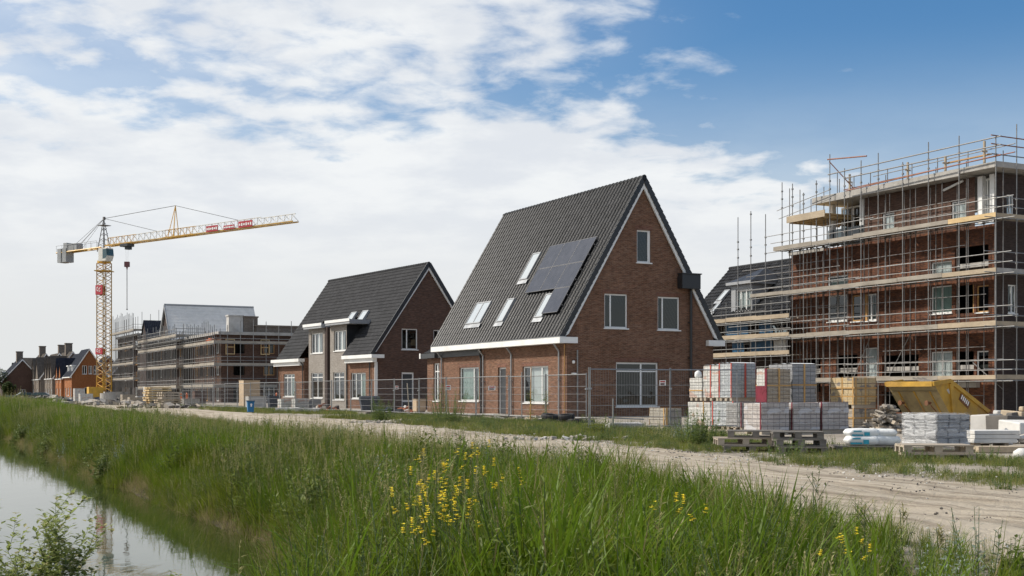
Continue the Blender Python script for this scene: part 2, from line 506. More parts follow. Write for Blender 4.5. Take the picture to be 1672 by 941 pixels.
plain('dark red film', (.17, .02, .035), .3, .3, 4)
plain('red sign', (.50, .05, .04), .5, .1, 5)
plain('sign white', (.80, .79, .76), .5, .06, 5)
plain('sign ink', (.10, .04, .04), .6, .1, 5)
plain('rubble', (.33, .30, .26), .9, .3, 3, bump=.4)
plain('clay', (.36, .13, .065), .85, .3, 5)
plain('rubber', (.018, .018, .019), .8, .3, 5, bump=.3)
plain('stone white', (.60, .59, .56), .8, .15, 3, bump=.25)
plain('car paint', (.03, .032, .04), .25, .1, 2, spec=.7)
plain('orange plastic', (.62, .13, .02), .5, .15, 3)
wood('board', (.36, .29, .205), (.47, .39, .285), .8, 1.0, 1)
wood('scaffold board', (.27, .24, .20), (.39, .355, .30), .85, .6, 1)
wood('new timber', (.56, .40, .20), (.66, .50, .28), .7, .7, 1)
wood('pallet wood', (.36, .30, .23), (.47, .41, .33), .85, 1.0, 0)
wood('old pallet wood', (.15, .135, .12), (.24, .22, .195), .9, 1.0, 0)
wood('plywood', (.46, .34, .22), (.56, .44, .31), .75, .5, 0)
wood('stem', (.20, .17, .09), (.28, .25, .14), .8, 1, 2)
glass_mat('glass', see=.9)
glass_mat('dim glass', (.55, .62, .62), see=.5)
def skylight_mat():
    m, nt, N, L = nodes_for('skylight glass')
    b = principled(N, L, (.42, .46, .48), .08, 0, .9)
    b.inputs['Coat Weight'].default_value = .6
    out(N, L, b.outputs[0]); MATS['skylight glass'] = m
skylight_mat()
def film_mat():
    m, nt, N, L = nodes_for('stretch film')
    v = n_scale(N, L, n_coord(N), .8, .8, 5)
    n1 = n_noise(N, L, v, 2.2, 5, .6, 1.5)
    b = principled(N, L, (.86, .87, .88), .16, 0, .8)
    n_bump(N, L, n1, .9, .06, b)
    t = N('ShaderNodeBsdfTransparent')
    mx = N('ShaderNodeMixShader'); L(n_map(N, L, n1, .40, .70, .05, .60), mx.inputs[0]); L(t.outputs[0], mx.inputs[1]); L(b.outputs[0], mx.inputs[2])
    out(N, L, mx.outputs[0]); MATS['stretch film'] = m
film_mat()
pack_mat('grey blocks', (.34, .335, .325), (.28, .275, .27), (.12, .115, .11), .24, .13, .45)
pack_mat('tan blocks', (.40, .335, .25), (.34, .285, .215), (.16, .13, .10), .22, .12, .3)
pack_mat('white blocks', (.62, .61, .57), (.55, .54, .50), (.27, .26, .24), .20, .105, .7, print_c=(.45, .30, .24))
pack_mat('film blocks', (.42, .45, .46), (.36, .38, .40), (.16, .17, .18), .2, .105, .9)
pack_mat('blue grey blocks', (.31, .315, .325), (.27, .275, .285), (.10, .105, .115), .25, .14, .3)
pack_mat('lilac blocks', (.50, .455, .425), (.42, .38, .355), (.13, .115, .125), .22, .115, .45, print_c=(.52, .52, .54))
pack_mat('yellow pack', (.56, .43, .24), (.50, .38, .21), (.14, .10, .06), .3, .2, .3, print_c=(.17, .16, .16))
pack_mat('dun pack', (.42, .36, .285), (.36, .31, .25), (.12, .105, .09), .3, .2, .35, print_c=(.13, .13, .135))
pack_mat('wrapped blocks', (.36, .365, .37), (.25, .26, .275), (.07, .075, .085), .33, .19, .45, js=.035)
pack_mat('stone pack', (.40, .365, .305), (.33, .30, .25), (.15, .13, .11), .35, .21, .25, js=.02)
M = MATS
# ------------------------------------------------------------ ground, ditch, road
WATER_Z = -0.9
RIGHT_BANK = [(-1.6, 10.2), (-2.5, 13), (-3.83, 17.6), (-4.6, 19.3), (-7.3, 24.8), (-9.75, 29.6), (-14.3, 39.7), (-23.1, 58), (-34, 80), (-52, 118), (-64, 142)]
LEFT_BANK = [(-69, 139), (-56.5, 116), (-39, 78), (-28, 55), (-19.2, 36.5), (-14.6, 26.5), (-10.0, 16.5), (-8.5, 11.5), (-5, 9.2)]
DITCH = np.array(RIGHT_BANK + LEFT_BANK)
NEAR_EDGE = [(4.6, -6), (4.3, 4), (3.7, 9), (3.15, 12.5), (2.1, 15), (.7, 18.5), (-1.6, 24), (-6.2, 36), (-15, 60), (-35, 108), (-72, 200), (-110, 300)]
FAR_EDGE = [(12.5, -6), (10.6, 5), (8.4, 10), (6.5, 16), (5.3, 19.8), (3.44, 27.4), (1.07, 35), (-5, 53.6), (-13, 73), (-29, 110), (-64, 200), (-102, 300)]
def seg_dist(P, A, B):
    d = B - A
    t = np.clip(((P - A) @ d) / (d @ d), 0, 1)
    return np.linalg.norm(P - A - t[:, None] * d, axis=1)
def poly_sd(P, poly):
    """signed distance to a closed polygon, negative inside"""
    D = np.full(len(P), 1e9); inside = np.zeros(len(P), bool)
    n = len(poly)
    for i in range(n):
        A, B = poly[i], poly[(i + 1) % n]
        D = np.minimum(D, seg_dist(P, A, B))
        if abs(A[1] - B[1]) > 1e-9:
            c = ((A[1] > P[:, 1]) != (B[1] > P[:, 1])) & (P[:, 0] < (B[0] - A[0]) * (P[:, 1] - A[1]) / (B[1] - A[1]) + A[0])
            inside ^= c
    return np.where(inside, -D, D)
def edge_x(E, y):
    E = np.array(E); return np.interp(y, E[:, 1], E[:, 0])
def wob(P, s, seed=0.0):
    x, y = P[:, 0] * s + seed, P[:, 1] * s - seed * 1.7
    return (np.sin(1.3 * x + 2.1 * np.sin(.7 * y + .4)) + np.sin(1.7 * y + 1.5 * np.sin(1.1 * x)) + .6 * np.sin(3.1 * x + 1.2 * y) + .4 * np.sin(5.3 * y - 2.7 * x + np.sin(4.1 * x))) / 3.0
def bank_sd(P): return poly_sd(P, DITCH) - .45
def height(P):
    sd_ = bank_sd(P) + .20 * wob(P, .9) + .05 * wob(P, 2.2, 2.)
    z = np.interp(sd_, [-2.5, -.6, 0, .5, 1.0, 2.4, 4.2, 6.0], [-1.7, -1.35, -.98, -.68, -.47, -.20, -.06, 0.0])
    rough = np.interp(sd_, [0, 1, 6], [.05, .05, .02])
    z = z + rough * wob(P, .8, 5.) + .012 * wob(P, 4.3, 1.)
    ne = edge_x(NEAR_EDGE, P[:, 1])
    z = z - .34 * np.clip((15 - P[:, 1]) / 5, 0, 1) * np.clip((ne - .7 - P[:, 0]) / 1.6, 0, 1) * np.clip((z + .75) / .4, 0, 1)
    far = np.clip((np.linalg.norm(P, axis=1) - 160) / 80, 0, 1)
    return z * (1 - far)
def in_road(P):
    a, b = edge_x(NEAR_EDGE, P[:, 1]), edge_x(FAR_EDGE, P[:, 1])
    return np.minimum(P[:, 0] - a, b - P[:, 0])       # > 0 on the road
def height1(x, y): return float(height(np.array([[x, y]], float))[0])

def plane_grid(xs, ys):
    X, Y = np.meshgrid(xs, ys)
    P = np.stack([X.ravel(), Y.ravel()], 1)
    nx, ny = len(xs), len(ys)
    i = np.arange((ny - 1) * nx).reshape(ny - 1, nx)[:, :-1].ravel()
    return P, np.stack([i, i + 1, i + nx + 1, i + nx], 1)
def np_mesh(name, V, F, mat, attrs=None, smooth=True, uv=None):
    me = bpy.data.meshes.new(name)
    me.from_pydata(V.tolist(), [], F.tolist())
    if mat: me.materials.append(mat)
    for k, a in (attrs or {}).items():
        at_ = me.attributes.new(k, 'FLOAT', 'POINT'); at_.data.foreach_set('value', np.asarray(a, np.float32))
    if uv is not None:
        l = me.uv_layers.new(name='UVMap'); l.data.foreach_set('uv', np.asarray(uv, np.float32)[F.ravel()].ravel())
    if smooth: me.polygons.foreach_set('use_smooth', [True] * len(me.polygons))
    o = bpy.data.objects.new(name, me); COL.objects.link(o)
    return o

def ground_material():
    m, nt, N, L = nodes_for('ground')
    geo = N('ShaderNodeNewGeometry'); p = geo.outputs['Position']
    at_ = N('ShaderNodeAttribute'); at_.attribute_name = 'site'
    wet = N('ShaderNodeAttribute'); wet.attribute_name = 'mud'
    a = n_noise(N, L, p, .35, 7, .65, .4); b_ = n_noise(N, L, p, 3.2, 6, .7); g = n_noise(N, L, p, 30, 4, .7)
    soil = n_mix(N, L, n_map(N, L, b_, .3, .7), (.045, .038, .022), (.085, .070, .045))
    sand = n_mix(N, L, n_map(N, L, b_, .3, .7), (.27, .235, .19), (.38, .34, .285))
    sand = n_mix(N, L, n_map(N, L, a, .5, .68, 0, .8), sand, (.17, .145, .11))
    sand = n_mix(N, L, n_map(N, L, g, .58, .75, 0, .5), sand, (.46, .43, .38))
    c = n_mix(N, L, at_.outputs['Fac'], soil, sand)
    c = n_mix(N, L, wet.outputs['Fac'], c, (.045, .036, .022))
    bs = principled(N, L, c, .9, 0, .25)
    n_bump(N, L, n_math(N, L, 'ADD', b_, n_math(N, L, 'MULTIPLY', g, .5)), .8, .05, bs)
    out(N, L, bs.outputs[0]); return m
xs = np.concatenate([[-6000, -2500, -1000, -500, -250, -140], np.arange(-90, -30, 2.0), np.arange(-30, 13, .35), np.arange(13, 60, 2.0), [80, 140, 250, 500, 1000, 2500, 6000]])
ys = np.concatenate([[-300, -60, -20, -8, 0], np.arange(2, 62, .35), np.arange(62, 150, 1.5), [160, 180, 210, 260, 340, 500, 800, 1500, 3000, 7000]])
P, F = plane_grid(xs, ys)
Zg = height(P)
rd = in_road(P)
Zg = Zg - .10 * np.clip((rd + .1) / .5, 0, 1) * (P[:, 1] < 299) * (P[:, 1] > -6)
site = np.clip((P[:, 0] - edge_x(FAR_EDGE, P[:, 1])) / 1.5 + .4, 0, 1)
near_site = np.clip((rd + 1.2) / 1.2, 0, 1)
site = np.maximum(site, near_site * (P[:, 1] < 299))
site[np.linalg.norm(P, axis=1) > 420] = .15
mud = np.clip((-.45 - Zg) / .25, 0, 1)
g = np_mesh('ground', np.column_stack([P, Zg]), F, ground_material(), {'site': site, 'mud': mud})
g['kind'] = 'structure'

def water_material():
    m, nt, N, L = nodes_for('ditch water')
    p = N('ShaderNodeNewGeometry').outputs['Position']
    b = principled(N, L, (.030, .042, .012), .03, 0, .36)
    b.inputs['IOR'].default_value = 1.38
    w1 = n_noise(N, L, n_scale(N, L, p, 1.0, .45, 1), 2.2, 3, .55, .6)
    w2 = n_noise(N, L, n_scale(N, L, p, 1.0, .5, 1), 11, 2, .5)
    n_bump(N, L, n_math(N, L, 'ADD', w1, n_math(N, L, 'MULTIPLY', w2, .10)), .045, .05, b)
    out(N, L, b.outputs[0]); return m
wb = MB(); wb.poly([(x * 1.0, y, WATER_Z) for x, y in [(.6, 8.3), (-.3, 13), (-5, 25), (-21, 59), (-49.5, 119), (-64, 146), (-73, 143), (-41, 79), (-16.5, 27), (-10.5, 10), (-6, 7.8)]])
w_ = wb.build('water', water_material()); w_['kind'] = 'structure'

def road_material():
    m, nt, N, L = nodes_for('dirt road')
    uv = n_coord(N, 'UV'); p = N('ShaderNodeNewGeometry').outputs['Position']
    lanes = n_noise(N, L, n_scale(N, L, uv, 1.5, .035, 1), 1.0, 6, .62, .35)
    fine = n_noise(N, L, n_scale(N, L, uv, 5.5, .30, 1), 1.0, 6, .68, .8)
    a = n_noise(N, L, p, .30, 6, .62, .6)
    g = n_noise(N, L, p, 26, 5, .72)
    st = N('ShaderNodeTexVoronoi'); L(p, st.inputs['Vector']); st.inputs['Scale'].default_value = 9
    c = n_mix(N, L, n_map(N, L, lanes, .3, .7), (.375, .32, .245), (.505, .44, .35))
    c = n_mix(N, L, n_map(N, L, fine, .46, .64, 0, .85), c, (.175, .140, .100))
    c = n_mix(N, L, n_map(N, L, a, .5, .7, 0, .55), c, (.55, .485, .39))
    c = n_mix(N, L, n_map(N, L, g, .6, .8, 0, .6), c, (.17, .145, .115))
    c = n_mix(N, L, n_map(N, L, st.outputs['Distance'], .0, .10, .4, 0), c, (.55, .50, .43))
    dampn = n_noise(N, L, n_scale(N, L, uv, .55, .12, 1), 1.0, 4, .6, .5)
    c = n_mix(N, L, n_map(N, L, dampn, .56, .68, 0, .6), c, (.155, .125, .092))
    b = principled(N, L, c, .92, 0, .2)
    h = n_math(N, L, 'ADD', n_math(N, L, 'MULTIPLY', fine, 1.2), n_math(N, L, 'ADD', g, n_math(N, L, 'MULTIPLY', st.outputs['Distance'], -.5)))
    n_bump(N, L, h, .85, .05, b)
    out(N, L, b.outputs[0]); return m
def road():
    yy = np.concatenate([np.arange(-5.5, 60, .30), np.arange(60, 298, 2.0)])
    nc = 34
    t = np.linspace(0, 1, nc)
    V, UV = [], []
    for y in yy:
        a, b = float(edge_x(NEAR_EDGE, y)), float(edge_x(FAR_EDGE, y))
        na = .30 * mnoise.noise((y * .35, 1.7, 0)) + .22 * mnoise.noise((y * 1.3, 4.2, 0))
        nb = .35 * mnoise.noise((y * .3, 9.7, 0)) + .22 * mnoise.noise((y * 1.1, 3.2, 0))
        for tt in t:
            V.append((a + na - .35 + (b + nb - a - na + .7) * tt, y)); UV.append(((b - a) * tt, y))
    V = np.array(V); z = height(V)
    tt = np.tile(t, len(yy))
    rut = -.06 * (np.exp(-((tt - .36) / .05) ** 2) + np.exp(-((tt - .62) / .05) ** 2)) + .02 * np.exp(-((tt - .49) / .08) ** 2)
    lump = np.array([mnoise.noise((v[0] * 1.6, v[1] * .9, 3)) * .022 + mnoise.noise((v[0] * 5, v[1] * 4, 8)) * .010 for v in V])
    edge = -.12 * (np.clip(1 - tt / .05, 0, 1) + np.clip((tt - .95) / .05, 0, 1))
    z = z + rut + lump + edge
    ny = len(yy)
    i = np.arange((ny - 1) * nc).reshape(ny - 1, nc)[:, :-1].ravel()
    F = np.stack([i, i + 1, i + nc + 1, i + nc], 1)
    o = np_mesh('dirt_road', np.column_stack([V, z]), F, road_material(), uv=np.array(UV))
    tag(o, None, kind='structure')
road()
# a paved yard in front of the two finished houses
def yard_material():
    m, nt, N, L = nodes_for('yard paving')
    p = N('ShaderNodeNewGeometry').outputs['Position']
    br = N('ShaderNodeTexBrick'); mp = N('ShaderNodeMapping'); L(p, mp.inputs[0]); mp.inputs['Rotation'].default_value = (0, 0, R(-27))
    L(mp.outputs[0], br.inputs['Vector']); br.inputs['Scale'].default_value = 1.0
    br.inputs['Brick Width'].default_value = .3; br.inputs['Row Height'].default_value = .3; br.inputs['Mortar Size'].default_value = .008
    br.inputs['Color1'].default_value = (.34, .325, .305, 1); br.inputs['Color2'].default_value = (.29, .275, .26, 1); br.inputs['Mortar'].default_value = (.18, .165, .14, 1)
    a = n_noise(N, L, p, .5, 7, .7, .3)
    c = n_mix(N, L, n_map(N, L, a, .42, .62), br.outputs['Color'], (.33, .295, .245))
    b = principled(N, L, c, .9, 0, .25)
    n_bump(N, L, a, .3, .05, b)
    out(N, L, b.outputs[0]); return m
def strip(name, left, right, z, mat, step=2.0):
    """a sheet between two polylines, lying z above the ground"""
    n = 60
    def res(p):
        p = np.array(p); d = np.r_[0, np.cumsum(np.linalg.norm(np.diff(p, axis=0), axis=1))]
        q = np.linspace(0, d[-1], n); return np.column_stack([np.interp(q, d, p[:, 0]), np.interp(q, d, p[:, 1])])
    A, B = res(left), res(right)
    V = np.concatenate([A + (B - A) * t for t in np.linspace(0, 1, 8)])
    zz = height(V) + z
    i = np.arange(7 * n).reshape(7, n)[:, :-1].ravel()
    F = np.stack([i, i + 1, i + n + 1, i + n], 1)
    o = np_mesh(name, np.column_stack([V, zz]), F, mat)
    o['kind'] = 'structure'
    return o
strip('yard_paving', [(3.0, 60), (-5.2, 75), (-14.5, 92), (-20.5, 103), (-27, 118)], [(4.6, 61), (-2.8, 76), (-8.0, 92), (-13.5, 103), (-19, 118)], .05, yard_material())
# ------------------------------------------------------------ house building kit
def street(c=0.0, s=1):
    return lambda u, d, z: (c + s * d, u, z)          # u along the street, d into the house
def gable_end(c=0.0, s=1):
    return lambda u, d, z: (u, c + s * d, z)
def wall_sheet(mb, f, lo, hi, zs, ops, depth=.14):
    """a wall face with real openings; lo(z) and hi(z) bound it, ops are (u0, u1, z0, z1)"""
    z0, z1 = zs[0], zs[-1]
    br = sorted(set([z for z in zs] + [o[2] for o in ops if z0 < o[2] < z1] + [o[3] for o in ops if z0 < o[3] < z1]))
    for za, zb in zip(br, br[1:]):
        if zb - za < 1e-5: continue
        cur_a, cur_b = lo(za), lo(zb)
        for o in sorted(q for q in ops if q[2] <= za + 1e-6 and q[3] >= zb - 1e-6):
            mb.poly([f(cur_a, 0, za), f(o[0], 0, za), f(o[0], 0, zb), f(cur_b, 0, zb)])
            cur_a = cur_b = o[1]
        mb.poly([f(cur_a, 0, za), f(hi(za), 0, za), f(hi(zb), 0, zb), f(cur_b, 0, zb)])
    for u0, u1, a, b in ops:
        mb.poly([f(u0, 0, a), f(u0, depth, a), f(u0, depth, b), f(u0, 0, b)])
        mb.poly([f(u1, 0, a), f(u1, depth, a), f(u1, depth, b), f(u1, 0, b)])
        mb.poly([f(u0, 0, a), f(u1, 0, a), f(u1, depth, a), f(u0, depth, a)])
        mb.poly([f(u0, 0, b), f(u1, 0, b), f(u1, depth, b), f(u0, depth, b)])
def const(v): return lambda z: v
def window(parent, f, op, posts=(), bars=(), d=.09, fw=.075, frame='white frame', glass='glass', curtain=None, sill=True, name='window', room=None, ledge='white paint', side=None, label=None):
    """a framed window in an opening; posts and bars are fractions across and up"""
    u0, u1, z0, z1 = op
    e = .004
    u0, u1, z0, z1 = u0 + e, u1 - e, z0 + e, z1 - e
    t = .06
    b = MB()
    b.fbox(f, u0, u0 + fw, d, d + t, z0, z1); b.fbox(f, u1 - fw, u1, d, d + t, z0, z1)
    b.fbox(f, u0 + fw, u1 - fw, d, d + t, z0, z0 + fw); b.fbox(f, u0 + fw, u1 - fw, d, d + t, z1 - fw, z1)
    W_, H_ = u1 - u0, z1 - z0
    cuts = [u0 + fw] + [u0 + W_ * p for p in posts] + [u1 - fw]
    for p in posts:
        b.fbox(f, u0 + W_ * p - fw * .5, u0 + W_ * p + fw * .5, d - .008, d + t + .003, z0 + fw, z1 - fw)
    for q in bars:
        b.fbox(f, u0 + fw, u1 - fw, d + .004, d + t - .004, z0 + H_ * q - fw * .4, z0 + H_ * q + fw * .4)
    w = b.build(name, M[frame], parent)
    if label: w['label'] = label
    g = MB(); g.poly([f(u0 + fw * .5, d + .035, z0 + fw * .5), f(u1 - fw * .5, d + .035, z0 + fw * .5), f(u1 - fw * .5, d + .035, z1 - fw * .5), f(u0 + fw * .5, d + .035, z1 - fw * .5)])
    g.build('pane', M[glass], w)
    if sill:
        s = MB(); s.fbox(f, u0 - .06, u1 + .06, -.055, d + .002, z0 - .065, z0 - .004); s.build('sill', M[ledge], w)
    if curtain:
        spans, cm = curtain
        c = MB()
        for a0, a1 in spans:
            n = max(4, int((a1 - a0) * W_ / .06))
            pr = [(u0 + W_ * (a0 + (a1 - a0) * k / n), .12 + .022 * (k % 2) + random.uniform(-.006, .006)) for k in range(n + 1)]
            for (ua, da), (ub, db) in zip(pr, pr[1:]):
                c.poly([f(ua, d + da, z0 + .02), f(ub, d + db, z0 + .02), f(ub, d + db, z1), f(ua, d + da, z1)])
        c.build('curtain', M[cm], w)
    return w
def tile_sheet(name, f, U, Sl, mat, parent, tw=.30, cl=.34, amp=.042, lip=.030, seg=6, holes=()):
    """courses of profiled tiles; f(u, s, h): along the eave, up the slope, out of the roof"""
    prof = {6: [0, .22, .72, 1.0, .95, .38], 4: [0, .7, 1.0, .35], 3: [0, 1, .4]}[seg]
    nt_ = max(1, round(U / tw)); nc = max(1, round(Sl / cl)); tw = U / nt_; cl = Sl / nc
    us = np.array([(i + k / seg) * tw for i in range(nt_) for k in range(seg)] + [U])
    hs = np.array([amp * prof[k] for i in range(nt_) for k in range(seg)] + [0])
    n = len(us); V, F, UV = [], [], []
    for j in range(nc):
        b = len(V); jit = random.uniform(-.003, .003)
        for s_, hh in ((j * cl - .0, -.004), (j * cl, lip), ((j + 1) * cl, 0.0)):
            for k in range(n):
                V.append(f(us[k], s_, hs[k] + hh + jit)); UV.append((us[k] - 1e-4, min(max(s_, j * cl + .01), (j + 1) * cl - .01)))
        for r in (0, 1):
            for k in range(n - 1):
                F.append((b + r * n + k, b + r * n + k + 1, b + (r + 1) * n + k + 1, b + (r + 1) * n + k))
    me = bpy.data.meshes.new(name); me.from_pydata(V, [], F); me.materials.append(M[mat])
    l = me.uv_layers.new(name='UVMap'); vi = np.array(F).ravel(); l.data.foreach_set('uv', np.array(UV, np.float32)[vi].ravel())
    o = bpy.data.objects.new(name, me); COL.objects.link(o); o.parent = parent
    return o
class Slope:
    """a roof plane from eave point E up to ridge point T in the (a, z) section; along: which local axis the eave runs"""
    def __init__(s, ea, ez, ra, rz_, u0, along='y'):
        s.e, s.r, s.u0, s.along = Vector((ea, ez)), Vector((ra, rz_)), u0, along
        d = s.r - s.e; s.len = d.length; s.d = d / s.len
        s.n = Vector((-s.d.y, s.d.x)); s.n = s.n if s.n.y > 0 else -s.n
    def __call__(s, u, t, h):
        p = s.e + s.d * t + s.n * h
        return (p.x, s.u0 + u, p.y) if s.along == 'y' else (s.u0 + u, p.x, p.y)
    def hit(s, F, px, py):
        n = (s.n.x, 0, s.n.y) if s.along == 'y' else (0, s.n.x, s.n.y)
        p0 = (s.e.x, 0, s.e.y) if s.along == 'y' else (0, s.e.x, s.e.y)
        p = F.plane(px, py, p0, n)
        a = p.x if s.along == 'y' else p.y
        return ((p.y if s.along == 'y' else p.x) - s.u0, (Vector((a, p.z)) - s.e).dot(s.d))
    def quad(s, F, pts):
        h = [s.hit(F, *p) for p in pts]
        us, ss = sorted(q[0] for q in h), sorted(q[1] for q in h)
        k = len(h) // 2
        return (sum(us[:k]) / k, sum(us[k:]) / k, sum(ss[:k]) / k, sum(ss[k:]) / k)
def skylight(parent, sl, q, split=False):
    u0, u1, s0, s1 = q
    b = MB(); t = .07
    for (a0, a1, c0, c1) in ((u0, u0 + t, s0, s1), (u1 - t, u1, s0, s1), (u0 + t, u1 - t, s0, s0 + t), (u0 + t, u1 - t, s1 - t, s1)) + ((((u0 + u1) / 2 - .05, (u0 + u1) / 2 + .05, s0 + t, s1 - t),) if split else ()):
        b.hexa([sl(x, y, h) for h in (.0, .20) for x, y in ((a0, c0), (a1, c0), (a1, c1), (a0, c1))])
    w = b.build('skylight', M['grey paint'], parent)
    g = MB(); g.poly([sl(u0 + .03, s0 + .03, .175), sl(u1 - .03, s0 + .03, .175), sl(u1 - .03, s1 - .03, .175), sl(u0 + .03, s1 - .03, .175)])
    g.build('pane', M['skylight glass'], w)
    a = MB(); a.hexa([sl(x, y, h) for h in (.135, .15) for x, y in ((u0 - .1, s0 - .28), (u1 + .1, s0 - .28), (u1 + .1, s0 - .002), (u0 - .1, s0 - .002))])
    a.build('flashing', M['zinc pipe'], w)
    return w
def downpipe(parent, x, y, z0, z1, r=.05, out_=.09, mat='zinc pipe', kick=.45):
    b = MB()
    b.tube((x - out_, y, z0), (x - out_, y, z1 - kick), r, 8)
    b.tube((x - out_, y, z1 - kick), (x - kick, y + .02, z1), r, 8)
    for z in (z0 + .5, (z0 + z1) / 2): b.box(x - out_ - r - .012, y - r - .012, z, x, y + r + .012, z + .04)
    return b.build('downpipe', M[mat], parent)

# ------------------------------------------------------------ the brick house with the solar panels
H1 = Frame(925, 66, 27.15)
def detached_house():
    root = thing('brick_house', 'tall dark red brick house with black solar panels on its steep tiled roof', 'house', H1.C, H1.rz)
    Lh, Wd, EZ, RZ = 16.0, 9.2, 4.15, 12.45
    f, g = street(), gable_end()
    X = lambda *r: H1.rect('x', *r)
    G = lambda *r: H1.rect('y', *r)
    w2, dr, w3 = X(750, 600, 782, 655), X(813, 600, 826, 678), X(853, 598, 895, 658)
    dr = (dr[0], dr[1], .06, dr[3])
    g1, g2, g3, g4 = G(1040, 376, 1063, 429), G(987, 480, 1025, 536), G(1074, 485, 1110, 539), G(1006, 592, 1075, 664)
    half = Wd / 2
    GE = EZ + .62
    glo = lambda z: 0 if z <= GE else (z - GE) / (RZ - GE) * half
    ghi = lambda z: Wd - glo(z)
    b = MB()
    wall_sheet(b, f, const(0), const(Lh), [-.4, GE], [w2, dr, w3], .16)
    wall_sheet(b, g, glo, ghi, [-.4, GE, RZ - .02], [g1, g2, g3, g4], .16)
    wall_sheet(b, gable_end(Lh, -1), glo, ghi, [-.4, GE, RZ - .02], [])
    wall_sheet(b, street(Wd, -1), const(0), const(Lh), [-.4, GE], [])
    b.build('wall', M['red brick'], root)
    for fn, ops in ((f, (w2, dr, w3)), (g, (g1, g2, g3, g4))):  # soldier courses over the openings, 4 mm proud
        for o in ops:
            s = MB(); s.fbox(fn, o[0] - .11, o[1] + .11, -.004, .05, o[3] + .002, o[3] + .225); s.build('brick_lintel', M['soldier course'], root)
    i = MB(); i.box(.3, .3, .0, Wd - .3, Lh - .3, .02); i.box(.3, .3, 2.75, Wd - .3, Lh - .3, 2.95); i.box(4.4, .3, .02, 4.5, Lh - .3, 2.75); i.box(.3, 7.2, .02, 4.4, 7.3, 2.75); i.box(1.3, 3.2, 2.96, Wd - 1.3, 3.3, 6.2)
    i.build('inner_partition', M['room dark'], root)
    # facade: lit windows with curtains
    window(root, f, w2, posts=(.30,), curtain=(((.0, .22), (.42, 1.0)), 'green curtain'), label='front window with a greenish curtain')
    window(root, f, w3, posts=(.33, .80) if False else (.28, .72), curtain=(((.0, .3), (.34, .8)), 'curtain'), label='front window with white curtains')
    d = MB(); a = .11
    d.fbox(f, dr[0] + .004, dr[0] + .09, a, a + .07, dr[2], dr[3] - .004); d.fbox(f, dr[1] - .09, dr[1] - .004, a, a + .07, dr[2], dr[3] - .004)
    d.fbox(f, dr[0] + .09, dr[1] - .09, a, a + .07, dr[3] - .10, dr[3] - .004)
    dd = d.build('door', M['white frame'], root)
    q = MB(); q.fbox(f, dr[0] + .092, dr[1] - .092, a + .02, a + .06, dr[2] + .02, dr[3] - .102); q.build('door_panel', M['anthracite'], dd)
    q = MB(); q.tube(f(dr[0] + .16, a - .03, 1.05), f(dr[0] + .16, a - .03, 1.35), .014, 6); q.build('handle', M['zinc pipe'], dd)
    st = MB(); st.fbox(f, dr[0] - .35, dr[1] + .9, -.95, -.01, -.3, .06); st.build('doorstep', M['pale concrete'], root)
    # gable windows
    window(root, g, g1, posts=(.86,), glass='dim glass', label='narrow window high in the gable')
    window(root, g, g2, posts=(.28,), glass='dim glass')
    window(root, g, g3, posts=(.24,), glass='dim glass')
    window(root, g, g4, posts=(.60,), bars=(.80,), fw=.085, sill=True, name='garden_window', glass='dim glass')
    # roof
    ea, ez = -.50, EZ - .10
    y0, y1 = -.22, Lh + .2
    ridge = (half, RZ + .18)
    sl = Slope(ea, ez + .05, ridge[0], ridge[1], y0)
    rf = tile_sheet('roof', sl, y1 - y0, sl.len, 'black roof tile', root, tw=.36, cl=.40, amp=.105, lip=.016)
    sb = Slope(Wd - ea, ez + .05, ridge[0], ridge[1], y0)
    tile_sheet('roof', sb, y1 - y0, sb.len, 'black roof tile', root, seg=3)
    k = MB()
    n = int((y1 - y0) / .38)
    for j in range(n):
        ya = y0 + (y1 - y0) * j / n; yb = y0 + (y1 - y0) * (j + 1) / n
        k.tube((half, ya - .02, RZ + .19), (half, yb, RZ + .17), .135, 10, .118)
    k.build('ridge_tile', M['black roof tile'], rf)
    # verge: white board with black edge tiles outside it
    for sgn in (1, -1):
        v = MB(); t = MB()
        m = lambda x: x if sgn > 0 else Wd - x
        e0, e1 = Vector((ea + .10, ez - .02)), Vector((half, RZ + .10))
        dn = Vector((0, -.36))
        for yy0, yy1 in ((-.17, -.06),):
            v.hexa([(m(p.x), y, p.y) for y in (yy0, yy1) for p in (e0 + dn + Vector((.42, .58)), e1 + dn * 1.35, e1, e0 + Vector((.0, .0)))])
        sdir = (e1 - e0).normalized(); L_ = (e1 - e0).length; cnt = 29
        for j in range(cnt):
            p0, p1 = e0 + sdir * (L_ * j / cnt), e0 + sdir * (L_ * (j + 1.06) / cnt)
            up = Vector((-sdir.y, sdir.x)) * (.16)
            for yy0, yy1 in ((-.235, -.172),):
                t.hexa([(m(q.x), y, q.y) for y in (yy0, yy1) for q in (p0 - up * .55, p1 - up * .75, p1 + up * .9, p0 + up * 1.15)])
        v.build('verge_board', M['white paint'], root); t.build('verge_tile', M['black zinc'], rf)
    # boxed gutters
    for xg, lab in ((ea, 1), (Wd - ea, 0)):
        s_ = 1 if lab else -1
        q = MB(); q.box(min(xg - .07 * s_, xg + 1.0 * s_), -.30, EZ - .36, max(xg - .07 * s_, xg + 1.0 * s_), -.02, EZ - .05)
        q.box(min(xg - .07 * s_, xg + .49 * s_), -.015, EZ - .36, max(xg - .07 * s_, xg + .49 * s_), Lh + .1, EZ - .05)
        gg = q.build('gutter', M['white paint'], root)
        q = MB(); q.box(min(xg - .085 * s_, xg + .3 * s_), -.312, EZ - .048, max(xg - .085 * s_, xg + .3 * s_), Lh + .11, EZ - .015); q.build('gutter_lip', M['zinc pipe'], gg)
    sf = MB(); y_a = H1.fx(786, 570)[0]; sf.box(-.13, y_a, EZ - .72, -.003, Lh + .02, EZ - .365); sf.build('fascia', M['anthracite'], root)
